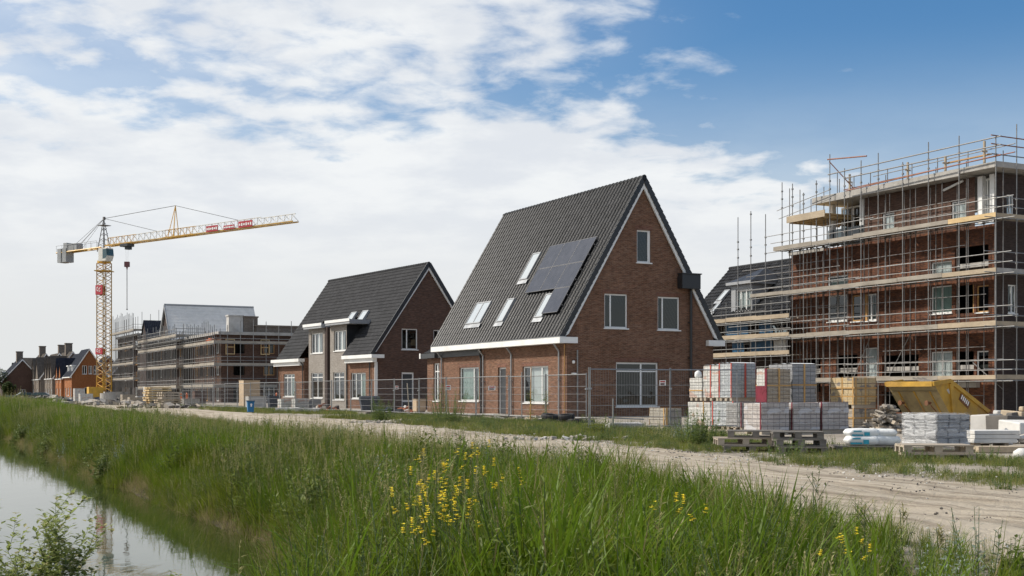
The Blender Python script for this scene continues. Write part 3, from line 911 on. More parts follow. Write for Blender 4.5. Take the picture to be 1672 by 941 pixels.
    for px, zt, mt in ((837, EZ - .36, 'zinc pipe'), (915, EZ - .36, 'zinc pipe'), (791, EZ - .36, 'zinc pipe'), (787.5, EZ - .74, 'black zinc')):
        y = H1.fx(px, 620)[0]
        downpipe(root, 0, y, 0, zt, .05 if mt == 'zinc pipe' else .06, mat=mt, kick=.40 if mt == 'zinc pipe' else .15)
    downpipe(root, 0, H1.fx(723, 620)[0], 0, EZ - .36, .05, mat='zinc pipe', kick=.4)
    p = MB(); p.tube((-.03, .16, 0), (-.03, .16, EZ - .4), .028, 6); p.build('conduit', M['timber frame'], root)
    x = H1.fy(941, 630)[0]
    p = MB(); p.tube((x, -.12, 0), (x, -.12, 3.45), .04, 8); p.box(x - .03, -.1, 1.2, x + .03, -.001, 1.25); p.box(x - .03, -.1, 3.0, x + .03, -.001, 3.05); p.build('standpipe', M['galvanised'], root)
    p = MB(); p.lathe([(.05, 0), (.08, .05), (.08, .13), (.03, .16)], (x - .22, -.10, 2.75)); p.build('wall_lamp', M['white frame'], root)
    p = MB(); p.box(x - .3, -.2, 2.2, x - .1, -.003, 2.27); p.build('bracket', M['white frame'], root)
    # black hopper box on the right slope, its pipe down the gable
    hx0, hz0 = H1.fy(1113, 471, -.55); hx1, hz1 = H1.fy(1143, 449, -.55)
    p = MB(); p.box(hx0, -.62, hz0, hx1, -.24, hz1); p.box(hx0 + .1, -.24, hz0 + .06, hx1 - .1, .0, hz1 - .06); p.box(hx0 - .05, -.68, hz1 + .001, hx1 + .05, -.2, hz1 + .06)
    hb = p.build('hopper_box', M['black zinc'], root, bevel=.01)
    px_ = H1.fy(1129, 540, -.2)[0]
    p = MB(); p.tube((px_, -.16, 0), (px_, -.16, hz0 + .2), .075, 10)
    for z in (1.2, 3.1, 5.0): p.box(px_ - .1, -.17, z, px_ + .1, -.002, z + .05)
    p.build('drain_pipe', M['black zinc'], root)
    # skylights and panels lie on the street slope
    Q = lambda *pts: sl.quad(H1, pts)
    for q in (Q((874, 416), (885, 416), (853, 459), (865, 459)), Q((833, 491), (842, 490), (814, 528), (826, 528)), Q((897, 483), (908, 482), (876, 521), (889, 521))):
        skylight(root, sl, q)
    skylight(root, sl, Q((783, 497), (804, 495), (764, 532), (789, 530)), True)
    tl, trr, bl = sl.hit(H1, 904, 405), sl.hit(H1, 980, 391), sl.hit(H1, 868, 482)
    ua, ub = trr[0], tl[0]; st_, sb_ = (tl[1] + trr[1]) / 2, bl[1]
    pw, ph = (ub - ua) / 3, (st_ - sb_) / 2
    n = 0
    rail = MB()
    for r_ in range(3):
        for c_ in range(3):
            if r_ == 2 and c_ > 0: continue
            a0, a1 = ua + pw * c_ + .012, ua + pw * (c_ + 1) - .012
            s1 = st_ - ph * r_ - .012; s0 = st_ - ph * (r_ + 1) + .012
            q = MB(); q.hexa([sl(x, y, h) for h in (.21, .245) for x, y in ((a0, s0), (a1, s0), (a1, s1), (a0, s1))])
            pn = q.build('solar_panel', M['solar cell'], root)
            q = MB(); e = .02
            for (b0, b1, c0, c1) in ((a0 - .004, a0 + e, s0, s1), (a1 - e, a1 + .004, s0, s1), (a0 + e, a1 - e, s0 - .004, s0 + e), (a0 + e, a1 - e, s1 - e, s1 + .004)):
                q.hexa([sl(x, y, h) for h in (.205, .249) for x, y in ((b0, c0), (b1, c0), (b1, c1), (b0, c1))])
            q.build('panel_frame', M['solar rail'], pn)
            for sx in (.3, .7):
                yy = s0 + (s1 - s0) * sx
                rail.hexa([sl(x, y, h) for h in (.03, .202) for x, y in ((a0 - .05, yy - .03), (a1 + .05, yy - .03), (a1 + .05, yy + .03), (a0 - .05, yy + .03))])
    rail.build('mounting_rail', M['solar rail'], root)
    # low flat extension at the far end, its little lean-to roof
    y2 = H1.fx(697, 630)[0]
    we = X(707, 593, 724, 655); we = (max(we[0], Lh + .12), we[1], we[2], we[3])
    e = MB(); ze = EZ - .72
    wall_sheet(e, street(.03), const(Lh + .003), const(y2), [-.4, ze], [we], .14)
    wall_sheet(e, gable_end(y2, -1), const(.03), const(5.0), [-.4, ze], [])
    e.build('extension_wall', M['red brick'], root)
    window(root, street(.03), we, posts=(.5,), bars=(.78,), curtain=(((.0, .48),), 'curtain'), label='tall window of the low extension')
    e = MB(); e.box(-.30, Lh + .16, ze + .003, 5.0, y2 + .45, ze + .30); fl = e.build('flat_roof', M['anthracite'], root)
    e = MB(); e.box(-.33, y2 + .28, ze + .0, -.305, y2 + .47, ze + .33); e.build('gutter_end', M['white paint'], fl)
    ls = Slope(-.1, ze + .31, 2.0, ze + 1.45, Lh + .25)
    tile_sheet('lean_to_roof', ls, y2 - Lh + .1, ls.len, 'slate tile', root, seg=4)
    return root
detached_house()

# ------------------------------------------------------------ the long house with the grey bays
H2 = Frame(612, 96, 32.2)
def long_house():
    root = thing('long_brick_house', 'long brown brick house with pale grey two-storey bays and flat-topped dormers', 'house', H2.C, H2.rz)
    f, g = street(), gable_end()
    X = lambda *r: H2.rect('x', *r)
    G = lambda *r: H2.rect('y', *r)
    Wd = 9.0; half = Wd / 2
    EZ = H2.fx(612, 580)[1] + .10
    apex = H2.plane(706, 431, (half, 0, 0), (1, 0, 0)); RZ = H2.fy(706, 434)[1]
    far = H2.plane(538, 461, (half, 0, 0), (1, 0, 0)); Lh = far.y
    yb = [H2.fx(p, 620)[0] for p in (567, 540, 537, 533, 505, 497, 454)]   # seams along the facade, near to far
    glo = lambda z: 0 if z <= EZ else (z - EZ) / (RZ - EZ) * half
    ghi = lambda z: Wd - glo(z)
    wr, wl = X(573, 609, 597, 651), X(463, 611, 481, 648)
    b1, b2 = X(509, 609, 528, 650), X(545, 608, 563, 653)
    d1, d2 = X(509, 544, 528, 577), X(546, 540, 566, 573)
    gw, gs = G(656, 537, 682, 571), G(708, 539, 729, 560)
    gd = G(656, 608, 676, 655); gd = (gd[0], gd[1], .02, gd[3])
    b = MB()
    wall_sheet(b, f, const(0), const(yb[0]), [-.4, EZ + .5], [wr], .15)
    wall_sheet(b, f, const(yb[5]), const(yb[6]), [-.4, EZ], [wl], .15)
    wall_sheet(b, street(1.6), const(yb[4]), const(yb[5]), [-.4, EZ], [])
    b.poly([(0, yb[5], -.4), (1.6, yb[5], -.4), (1.6, yb[5], EZ), (0, yb[5], EZ)])
    b.poly([(0, yb[0], -.4), (1.6, yb[0], -.4), (1.6, yb[0], EZ), (0, yb[0], EZ)])
    wall_sheet(b, gable_end(Lh, -1), glo, ghi, [-.4, EZ, RZ - .08], [])
    wall_sheet(b, street(Wd, -1), const(0), const(Lh), [-.4, EZ + .5], [])
    wall_sheet(b, f, const(yb[6]), const(Lh), [-.4, EZ], [])
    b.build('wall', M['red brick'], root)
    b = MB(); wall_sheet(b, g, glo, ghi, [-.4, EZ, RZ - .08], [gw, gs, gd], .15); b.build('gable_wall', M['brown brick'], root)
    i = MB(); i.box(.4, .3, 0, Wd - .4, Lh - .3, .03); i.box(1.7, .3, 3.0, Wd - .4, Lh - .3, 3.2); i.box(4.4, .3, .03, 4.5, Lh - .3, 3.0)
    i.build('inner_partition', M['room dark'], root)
    # bays
    zt = H2.fx(520, 537)[1]; zt2 = H2.fx(555, 531)[1]
    b = MB(); fb = street(-.05)
    wall_sheet(b, fb, const(yb[3]), const(yb[4]), [-.4, zt], [b1, d1], .14)
    wall_sheet(b, fb, const(yb[0]), const(yb[1]), [-.4, zt2], [b2, d2], .14)
    for y, zz in ((yb[3], zt), (yb[4], zt), (yb[1], zt2)):
        b.poly([(-.05, y, -.4), (3.4, y, -.4), (3.4, y, zz), (-.05, y, zz)])
    b.build('bay_wall', M['grey brick'], root)
    b = MB(); b.poly([(-.05, yb[0], -.4), (1.0, yb[0], -.4), (1.0, yb[0], EZ), (-.05, yb[0], EZ)]); b.poly([(-.05, yb[0], EZ - .1), (3.6, yb[0], EZ - .1), (3.6, yb[0], zt2), (-.05, yb[0], zt2)]); b.build('dormer_cheek', M['black zinc'], root)
    b = MB(); b.box(-.16, yb[2] - .06, -.4, 2.5, yb[3] - .004, zt + .05); b.build('brick_pier', M['dark brick'], root)
    for (ya, yb_, zz) in ((yb[3] + .05, yb[4] + .25, zt), (yb[0] - 1.3, yb[1] + .1, zt2)):
        b = MB(); b.box(-.42, ya, zz + .003, 3.6, yb_, zz + .34); b.build('dormer_roof', M['grey paint'], root)
        b = MB(); b.box(-.47, ya - .05, zz + .18, -.425, yb_ + .05, zz + .40); b.build('dormer_fascia', M['white paint'], root)
    for o in (d1, d2): window(root, fb, o, posts=(.36, .72), curtain=(((.3, .62),), 'curtain'))
    for o in (b1, b2): window(root, fb, o, posts=(.5,), bars=(.82,), ledge='white paint', glass='glass')
    for o in (wr, wl): window(root, f, o, posts=(.34, .70), bars=(.84,) if o is wl else (), curtain=(((0, .5),), 'green curtain'))
    window(root, g, gw, posts=(.34,), glass='dim glass'); window(root, g, gs, posts=(.4, .7), glass='dim glass')
    d = MB(); d.fbox(g, gd[0] + .004, gd[0] + .1, .07, .15, gd[2], gd[3] - .004); d.fbox(g, gd[1] - .12, gd[1] - .004, .07, .15, gd[2], gd[3] - .004); d.fbox(g, gd[0] + .1, gd[1] - .12, .07, .15, gd[3] - .14, gd[3] - .004); d.fbox(g, gd[0] + .1, gd[1] - .12, .07, .15, gd[2] + .55, gd[2] + .66)
    dd = d.build('side_door', M['white frame'], root)
    q = MB(); q.fbox(g, gd[0] + .102, gd[1] - .122, .09, .13, gd[2], gd[3] - .142); q.build('door_panel', M['anthracite'], dd)
    # roof: the street slope is cut where the bays stand
    ez = EZ - .05; y0 = -.2
    sl = Slope(-.45, ez, half, RZ + .16, y0)
    y_end = Lh + .15
    s_b = (Vector((1.7, ez + (RZ - EZ) / half * 2.1)) - sl.e).dot(sl.d)
    sA = Slope(-.45, ez, half, RZ + .16, y0)
    yR = yb[0] - .02; yL = yb[5] + .05
    tile_sheet('roof', lambda u, s, h: sl(u, s, h), yR - y0, s_b, 'slate tile', root, seg=4)
    tile_sheet('roof', lambda u, s, h: sl(u + yL - y0, s, h), y_end - yL, s_b, 'slate tile', root, seg=4)
    rf = tile_sheet('roof', lambda u, s, h: sl(u, s + s_b, h), y_end - y0, sl.len - s_b, 'slate tile', root, seg=4)
    sb = Slope(Wd + .45, ez, half, RZ + .16, y0); tile_sheet('roof', sb, y_end - y0, sb.len, 'slate tile', root, seg=3)
    k = MB(); n = int((y_end - y0) / .4)
    for j in range(n):
        k.tube((half, y0 + (y_end - y0) * j / n, RZ + .16), (half, y0 + (y_end - y0) * (j + 1) / n, RZ + .15), .12, 8, .108)
    k.build('ridge_tile', M['slate tile'], rf)
    for sgn in (1, -1):
        v = MB(); t = MB()
        m = lambda x: x if sgn > 0 else Wd - x
        e0, e1 = Vector((-.35, ez - .04)), Vector((half, RZ + .10)); dn = Vector((0, -.34))
        v.hexa([(m(p.x), y, p.y) for y in (-.16, -.05) for p in (e0 + dn + Vector((.42, .6)), e1 + dn * 1.3, e1, e0)])
        sdv = (e1 - e0).normalized(); up = Vector((-sdv.y, sdv.x)) * .17
        t.hexa([(m(p.x), y, p.y) for y in (-.24, -.162) for p in (e0 - up * .7, e1 - up * .7, e1 + up, e0 + up)])
        v.build('verge_board', M['white paint'], root); t.build('verge_tile', M['black zinc'], rf)
    q = MB()
    for (ya, yb_) in ((-.6, yR - .1), (yL - .1, yb[6] + .3)):
        q.box(-.56, ya, EZ - .32, .5 if ya < 0 else .0, yb_, EZ - .06); q.box(-.36, ya + .25, EZ - .62, -.004, yb_ - .12, EZ - .322)
    q.build('gutter', M['white paint'], root)
    c = MB(); c.box(-.03, -.03, -.3, .22, .0, EZ - .62) ; c.build('corner_board', M['white paint'], root)
    c = MB(); c.poly([(1.2, yL - .02, EZ + .0), (3.3, yL - .02, EZ + 3.4), (3.3, yL - .02, EZ + .2)]); c.build('roof_cheek', M['grey paint'], root)
    for y in (.7, yR - .05, yL + .1, yb[6] - .1): downpipe(root, 0, y, 0, EZ - .3, .045, mat='anthracite', kick=.3)
    for pts in (((575, 513), (584, 511), (569, 527), (577, 527)), ((594, 510), (603, 509), (587, 525), (596, 525))):
        skylight(root, sl, sl.quad(H2, pts))
    return root
long_house()
# ------------------------------------------------------------ the unfinished flats and the scaffolding
SC3 = Frame(1626, 68, 27.15)             # its axes start at the outer corner pole of the scaffold
WX, WY = 1.25, 1.15                      # the brickwork stands this far behind the outer poles
LIFTS = [1.95, 4.80, 7.65, 10.55]
ROOFZ = 13.15
H3 = Frame(1626, 68, 27.15)
def flats():
    F = SC3
    root = thing('apartment_block', 'four storey rust brown brick apartment block still under construction behind scaffolding', 'apartment block', F.C, F.rz)
    f, g = street(WX), gable_end(WY)
    X = lambda *r: F.rect('x', *r, WX)
    yT = F.fx(1352, 330, WX)[0]           # far end of the top storey
    yE = F.fx(1292, 500, WX)[0]           # far end of the lower storeys
    ztop = 10.42
    win_lo = [X(1351, 482, 1383, 525), X(1390, 482, 1408, 525), X(1412, 480, 1431, 524), X(1351, 450, 1384, 470), X(1412, 568, 1432, 618), X(1520, 467, 1554, 512), X(1520, 427, 1554, 452), X(1520, 574, 1555, 618), X(1594, 573, 1614, 615), X(1594, 466, 1614, 510)]
    black = [X(1559, 402, 1614, 447), X(1560, 466, 1590, 512), X(1560, 574, 1590, 618), X(1440, 640, 1500, 676), X(1310, 585, 1340, 640), X(1365, 580, 1400, 640), X(1440, 580, 1500, 622)]
    black = [(o[0], o[1], max(o[2], .1), o[3]) for o in black]
    b = MB(); wall_sheet(b, f, const(WY), const(yE), [-.3, ztop], win_lo + black, .2)
    b.poly([(WX, yE, -.3), (WX + 11, yE, -.3), (WX + 11, yE, ztop), (WX, yE, ztop)])
    b.build('lower_wall', M['rust brick'], root)
    b = MB()
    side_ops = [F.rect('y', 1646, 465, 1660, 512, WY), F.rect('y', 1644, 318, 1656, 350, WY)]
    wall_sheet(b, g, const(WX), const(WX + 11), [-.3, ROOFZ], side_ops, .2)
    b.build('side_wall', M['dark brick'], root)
    yc = F.fx(1592, 330, WX)[0]
    top = [X(1440, 348, 1460, 378), X(1553, 328, 1577, 359)]
    yb = F.fx(1412, 340, WX)[0]
    b = MB(); wall_sheet(b, f, const(yc), const(yb), [ztop, ROOFZ], top, .2)
    b.poly([(WX + 1.5, yb, ztop), (WX + 1.5, yT, ztop), (WX + 1.5, yT, ROOFZ), (WX + 1.5, yb, ROOFZ)])
    b.poly([(WX + 1.5, yT, ztop), (WX + 11, yT, ztop), (WX + 11, yT, ROOFZ), (WX + 1.5, yT, ROOFZ)])
    b.build('top_wall', M['brown brick'], root)
    # corner glazing and balcony
    for (y0, y1, posts) in ((WY + .05, yc - .05, (.35, .62)), (yb + .03, yT - .1, (.3, .65))):
        window(root, street(WX + .25 if y0 < 3 else WX + .9), (y0, y1, ztop + .15, ROOFZ - .15), posts=posts, fw=.11, sill=False, name='glazed_door', glass='dim glass')
    b = MB()
    for yy, xx in ((WY + .28, WX + .02), (yc - .3, WX + .04), (yb + .35, WX + .05), (yT - .2, WX + .05)): b.box(xx, yy - .16, ztop + .1, xx + .3, yy + .16, ROOFZ - .02)
    b.build('white_column', M['white frame'], root)
    for k in range(3):
        pass
    b = MB(); b.box(WX - .03, yb + .1, ztop + .12, WX + .0, yT - .05, ztop + 1.1); b.build('balcony_glass', M['dim glass'], root)
    # slabs
    b = MB()
    b.box(WX - 1.0, WY + 1.6, ROOFZ, WX + 11, yT + .35, ROOFZ + .42); b.box(WX - 1.05, WY - 1.0, ROOFZ + .10, WX + 11, WY + 1.596, ROOFZ + .40)
    b.box(WX - .02, yT + .35, ztop - .12, WX + 11, yE + .25, ztop + .10)
    for z in (2.55, 5.35, 8.2): b.box(WX + .22, WY + .22, z, WX + 10.8, yE - .05, z + .25)
    b.build('concrete_slab', M['concrete'], root)
    b = MB(); 
    for y in (3.5, 7.2, 11.2, 14.6): b.box(WX + 4.5, y, 0, WX + 4.7, y + .2, ztop)
    b.box(WX + 4.8, WY + .3, 0, WX + 5, yE - .1, ztop)
    b.build('inner_wall', M['room dark'], root)
    # windows
    tf = 'timber frame'
    for i, o in enumerate(win_lo):
        window(root, f, o, posts=(.5,) if i in (0, 2, 5, 7) else (), fw=.09 if i < 4 else .07, frame='timber frame' if i in (1, 9) else 'white frame', glass='dim glass' if i < 4 or i > 7 else 'glass', curtain=(((0, 1),), 'curtain') if i in (6, 7, 4) else (((.1, 1),), 'green curtain') if i in (3, 5, 2) else None, d=.08)
    for o in top: window(root, f, o, fw=.08, frame='white frame', curtain=(((0, 1),), 'curtain'), d=.08)
    for o in side_ops: window(root, g, o, posts=(.5,), d=.08, glass='dim glass')
    b = MB()
    for o in (win_lo[1],): b.box(WX + .03, o[0] - .38, o[2] - .1, WX + .16, o[0] - .05, o[3] + .55)
    for o in (win_lo[9],): b.box(WX + .02, o[1] + .05, o[2] - .1, WX + .16, o[1] + .25, o[3] + .2)
    b.build('timber_post', M['timber frame'], root)
    o = X(1570, 622, 1600, 633); b = MB(); b.box(WX - .30, o[0], o[2], WX - .003, o[1], o[3]); b.build('duct_box', M['pale concrete'], root)
    b = MB(); b.tube((WX - .12, WY + 2.2, ROOFZ - .12), (WX - .12, yb - 6.5, ROOFZ - .45), .07, 8); b.build('drain_pipe', M['white frame'], root)
    return root
flats()

def coupler(b, x, y, z, r=.05): b.box(x - r, y - r, z - .05, x + r, y + r, z + .05)
def pole(root, x, y, z1, r=.028, z0=0.0, mat='galvanised', couplers=(), name='upright', n=6):
    b = MB(); b.tube((x, y, z0), (x, y, z1), r, n)
    for z in couplers: coupler(b, x, y, z, r * 1.75)
    b.box(x - .08, y - .08, z0 - .0, x + .08, y + .08, z0 + .015)
    return b.build(name, M[mat], root, uv=None)
def rail(root, p, q, r=.025, mat='galvanised', name='ledger', n=6):
    b = MB(); b.tube(p, q, r, n); return b.build(name, M[mat], root, uv=None)
def deck(root, x0, x1, y0, y1, z, mat='scaffold board', th=.05, nb=4, sag=.0):
    """planks side by side, ends ragged"""
    b = MB(); w = (x1 - x0) / nb
    L_ = y1 - y0; k = max(1, round(L_ / 4.0))
    for i in range(nb):
        for j in range(k):
            a = y0 + L_ * j / k + (random.uniform(-.12, .12) if j else random.uniform(-.15, .1)); c = y0 + L_ * (j + 1) / k + random.uniform(-.05, .15)
            dz = random.uniform(-.006, .006) + (j % 2) * .02
            b.box(x0 + w * i + .006, a, z + dz, x0 + w * (i + 1) - .006, c, z + dz + th)
    return b.build('deck', M[mat], root)
def toe(root, x, y0, y1, z, h=.24, mat='board', axis='y'):
    b = MB(); L_ = y1 - y0; k = max(1, round(L_ / 3.6))
    for j in range(k):
        a = y0 + L_ * j / k; c = y0 + L_ * (j + 1) / k - .01
        dx, dz = random.uniform(-.012, .012), random.uniform(-.02, .025)
        h2 = h + random.uniform(-.02, .03)
        if axis == 'y': b.box(x - .02 + dx, a, z + dz, x + .02 + dx, c, z + dz + h2)
        else: b.box(a, x - .02 + dx, z + dz, c, x + .02 + dx, z + dz + h2)
    return b.build('toe_board', M[mat], root)

def flats_scaffold():
    F = SC3
    root = thing('scaffold', 'tall galvanised tube scaffold with timber toe boards wrapped round the apartment block', 'scaffold', F.C, F.rz)
    px = [1626, 1566, 1516, 1474, 1434, 1406, 1379, 1355, 1333, 1312, 1294, 1277, 1250, 1226, 1205]
    ys = [F.fx(p, 500)[0] if p != 1626 else 0.0 for p in px]
    tops = [223, 222, 232, 265, 250, 262, 275, 252, 295, 315, 300, 298, 350, 345, 355]
    GR = [1.0, .5]
    yT = ys[7]; yE = ys[11] + .3; yL = ys[14]
    ends = [yL + .3, yL + .3, ys[13], ys[11] + .8, yT + .3]       # how far each lift runs
    for i, y in enumerate(ys):
        zt = F.fx(px[i], tops[i])[1]
        cps = [z + a for z in LIFTS + [ROOFZ + .2] for a in (-.08, .5, 1.0) if z + a < zt]
        pole(root, 0, y, zt, couplers=cps, r=.029)
        if i < 12:
            zi = zt - random.uniform(.6, 1.4) if i < 8 else zt - .3
            pole(root, .82, y + .25, min(zi, 16), couplers=[z - .08 for z in LIFTS if z < zi], mat='dark tube', r=.026)
    for k, z in enumerate(LIFTS):
        e = ends[k]
        for dz in (-.1, .5, 1.0):
            s = random.uniform(-.1, .15)
            rail(root, (-.05, -1.2 + s, z + dz + random.uniform(-.03, .03)), (-.05, e * .5 + .2, z + dz + random.uniform(-.03, .03)), mat='galvanised')
            rail(root, (-.05, e * .5 - .1, z + dz + random.uniform(-.03, .03) + .05), (-.05, e + random.uniform(.1, .9), z + dz + random.uniform(-.03, .03)), mat='galvanised')
        rail(root, (.87, -.2, z - .1), (.87, min(e, yE) + .2, z - .1), mat='dark tube')
        for y in ys[:15]:
            if y <= e: rail(root, (-.15, y + .06, z - .05), (.92, y + .06, z - .05), mat='dark tube', name='transom')
        deck(root, .06, .98, .05, e, z)
        m_e = e + .05
        toe(root, -.02, -.02, m_e * .18, z, mat='new timber' if k in (3,) else 'board')
        toe(root, -.02, m_e * .18 + .01, m_e, z, mat='scaffold board')
    # return round the corner
    for k, z in enumerate(LIFTS):
        deck(root, -.05, .95, .0, .0 + .9, z) if False else None
        b = MB()
        for i in range(4): b.box(.0, .06 + .22 * i, z - .002 + .006 * i, 8.5, .26 + .22 * i, z + .05)
        b.build('deck', M['scaffold board'], root)
        toe(root, -.01, .03, 8.5, z, axis='x', mat='concrete' if k == 2 else 'board')
        for dz in (-.1, .5, 1.0): rail(root, (-.9, -.06, z + dz + .06), (8.6, -.06, z + dz + .06))
    for xx, zt in ((1.55, 15.6), (3.2, 15.3), (4.9, 15.2)):
        pole(root, xx, 0, zt, couplers=[z + a for z in LIFTS for a in (-.05, .55, 1.05)])
    # top guard rails above the roof slab, some red
    for z, mt in ((ROOFZ + .62, 'rusty tube'), (ROOFZ + 1.15, 'dark tube'), (ROOFZ + 1.6, 'dark tube')):
        rail(root, (-.06, -.4, z), (-.06, yT + .1 if z > 14.5 else yT - 1.5, z - (.25 if mt == 'rusty tube' else 0)), mat=mt, r=.04)
        rail(root, (-.4, -.06, z + .08), (8, -.06, z + .02), mat='dark tube' if z < 14 else 'rusty tube', r=.035)
    rail(root, (1.2, -.2, ROOFZ + .9), (1.2, yT + .1, ROOFZ + .75), mat='rusty tube', r=.035)
    rail(root, (1.2, -.2, ROOFZ + 1.35), (1.2, yT - 2.5, ROOFZ + 1.2), mat='dark tube', r=.03)
    for y in ys[1:8]:
        pole(root, 1.2, y + .5, ROOFZ + 1.5, z0=ROOFZ + .42, mat='dark tube', r=.026)
    rail(root, (-.05, yT + .15, ROOFZ + 2.55), (-.05, yT - 3.3, ROOFZ + 2.2), mat='rusty tube', r=.045)
    rail(root, (-.05, yT, ROOFZ + 2.4), (.9, yT - 1.3, ROOFZ + .5), mat='rusty tube', r=.03, name='brace')
    rail(root, (-.02, yT + .05, ROOFZ + .1), (-.02, yE, ROOFZ - .55), mat='galvanised')
    rail(root, (-.02, yT + .05, ROOFZ + .65), (-.02, yE + .2, ROOFZ - .0), mat='galvanised')
    for (z, a, c) in ((8.2, 9.5, yL + 1.2), (8.75, 11, yE + 1), (9.6, 12, yL + .6), (6.2, 12.4, yL + .8), (6.75, 12.9, yL + .4), (3.4, 10, yL), (9.15, 13, yL + .2)):
        rail(root, (.84, a, z), (.84, c, z + .05), mat='dark tube')
    for (y0, y1, z0, z1) in ((2.6, 4.8, .2, 2.0), (8.9, 7.0, 2.1, 4.8), (0.3, 2.4, 1.4, 2.9), (13, 10.4, .3, 4.6)):
        rail(root, (.9, y0, z0), (.9, y1, z1), mat='galvanised', name='brace')
    for i in range(17):
        y = .7 + i * .95 + random.uniform(-.3, .3); zt = (ROOFZ if y < yT else 10.2) - random.uniform(0, .5)
        pole(root, .5 + .45 * (i % 2), y, zt, mat='dark tube', r=.024, couplers=[z - .1 for z in LIFTS])
    for z in (1.1, 3.05, 3.75, 5.9, 6.6, 8.75, 9.4, 11.3, 11.95):
        a = random.uniform(0, 3); rail(root, (.88, a, z), (.88, random.uniform(8, min(17, yE)) if z < 10 else yT - 1, z + random.uniform(-.05, .05)), mat='dark tube', r=.022)
    return root
flats_scaffold()
def yellow_deck():
    F = SC3
    y0 = F.fx(1352, 340)[0] + .15; y1 = F.fx(1288, 350)[0]
    root = thing('formwork_deck', 'yellow formwork deck jutting from the top storey beyond the end wall', 'formwork deck', F.w(0, 0, 0), F.rz)
    b = MB(); b.box(-.1, y0, 12.35, 4.2, y1, 12.42); b.build('panel', M['new timber'], root)
    for i in range(6):
        y = y0 + .25 + (y1 - y0 - .4) * i / 5
        b = MB(); b.box(.0, y - .05, 12.15, 4.1, y + .05, 12.347); b.build('joist', M['new timber'], root)
    b = MB(); b.box(-.15, y0, 12.2, -.102, y1 + .05, 12.62); b.build('edge_board', M['board'], root)
    b = MB(); 
    for i in range(3): b.tube((.5 + 1.4 * i, y1 - .5, 9.9), (.5 + 1.4 * i, y1 - .5, 12.15), .035, 6); b.tube((.5 + 1.4 * i, y0 + .5, 9.9), (.5 + 1.4 * i, y0 + .5, 12.15), .035, 6)
    b.build('prop', M['dark tube'], root)
yellow_deck()
def roof_workers_gear():
    # timber edge posts standing on the roof slab
    F = SC3
    for i, (y, h, lab) in enumerate(((12.2, 1.15, 'short timber post on the roof slab nearest the far end of the top storey'), (7.3, 1.1, 'timber post standing on the roof slab midway along the scaffold rails'), (1.6, 1.35, 'thick timber post on the roof slab close to the corner'), (4.4, 1.0, 'thin timber post on the roof slab between two taller ones'))):
        b = MB(); b.box(-.05, -.05, 0, .05, .05, h); b.box(-.22, -.02, h * .55, .22, .02, h * .55 + .08)
        o = b.build('timber_post', M['board'], loc=F.w(WX - .35, y, ROOFZ + .42), rz=F.rz); tag(o, lab, 'timber post', 'timber posts on the roof slab')
    for i, (y, lab) in enumerate(((3.0, 'long orange plank laid along the guard rail near the roof corner'), (8.4, 'weathered plank resting on the roof slab edge'))):
        b = MB(); b.box(-.1, -1.6, 0, .1, 1.6, .06); o = b.build('plank', M['timber frame' if i == 0 else 'board'], loc=F.w(WX - .1, y, ROOFZ + (1.02 if i == 0 else .43)), rz=F.rz); tag(o, lab, 'plank', 'planks on the roof slab')
roof_workers_gear()

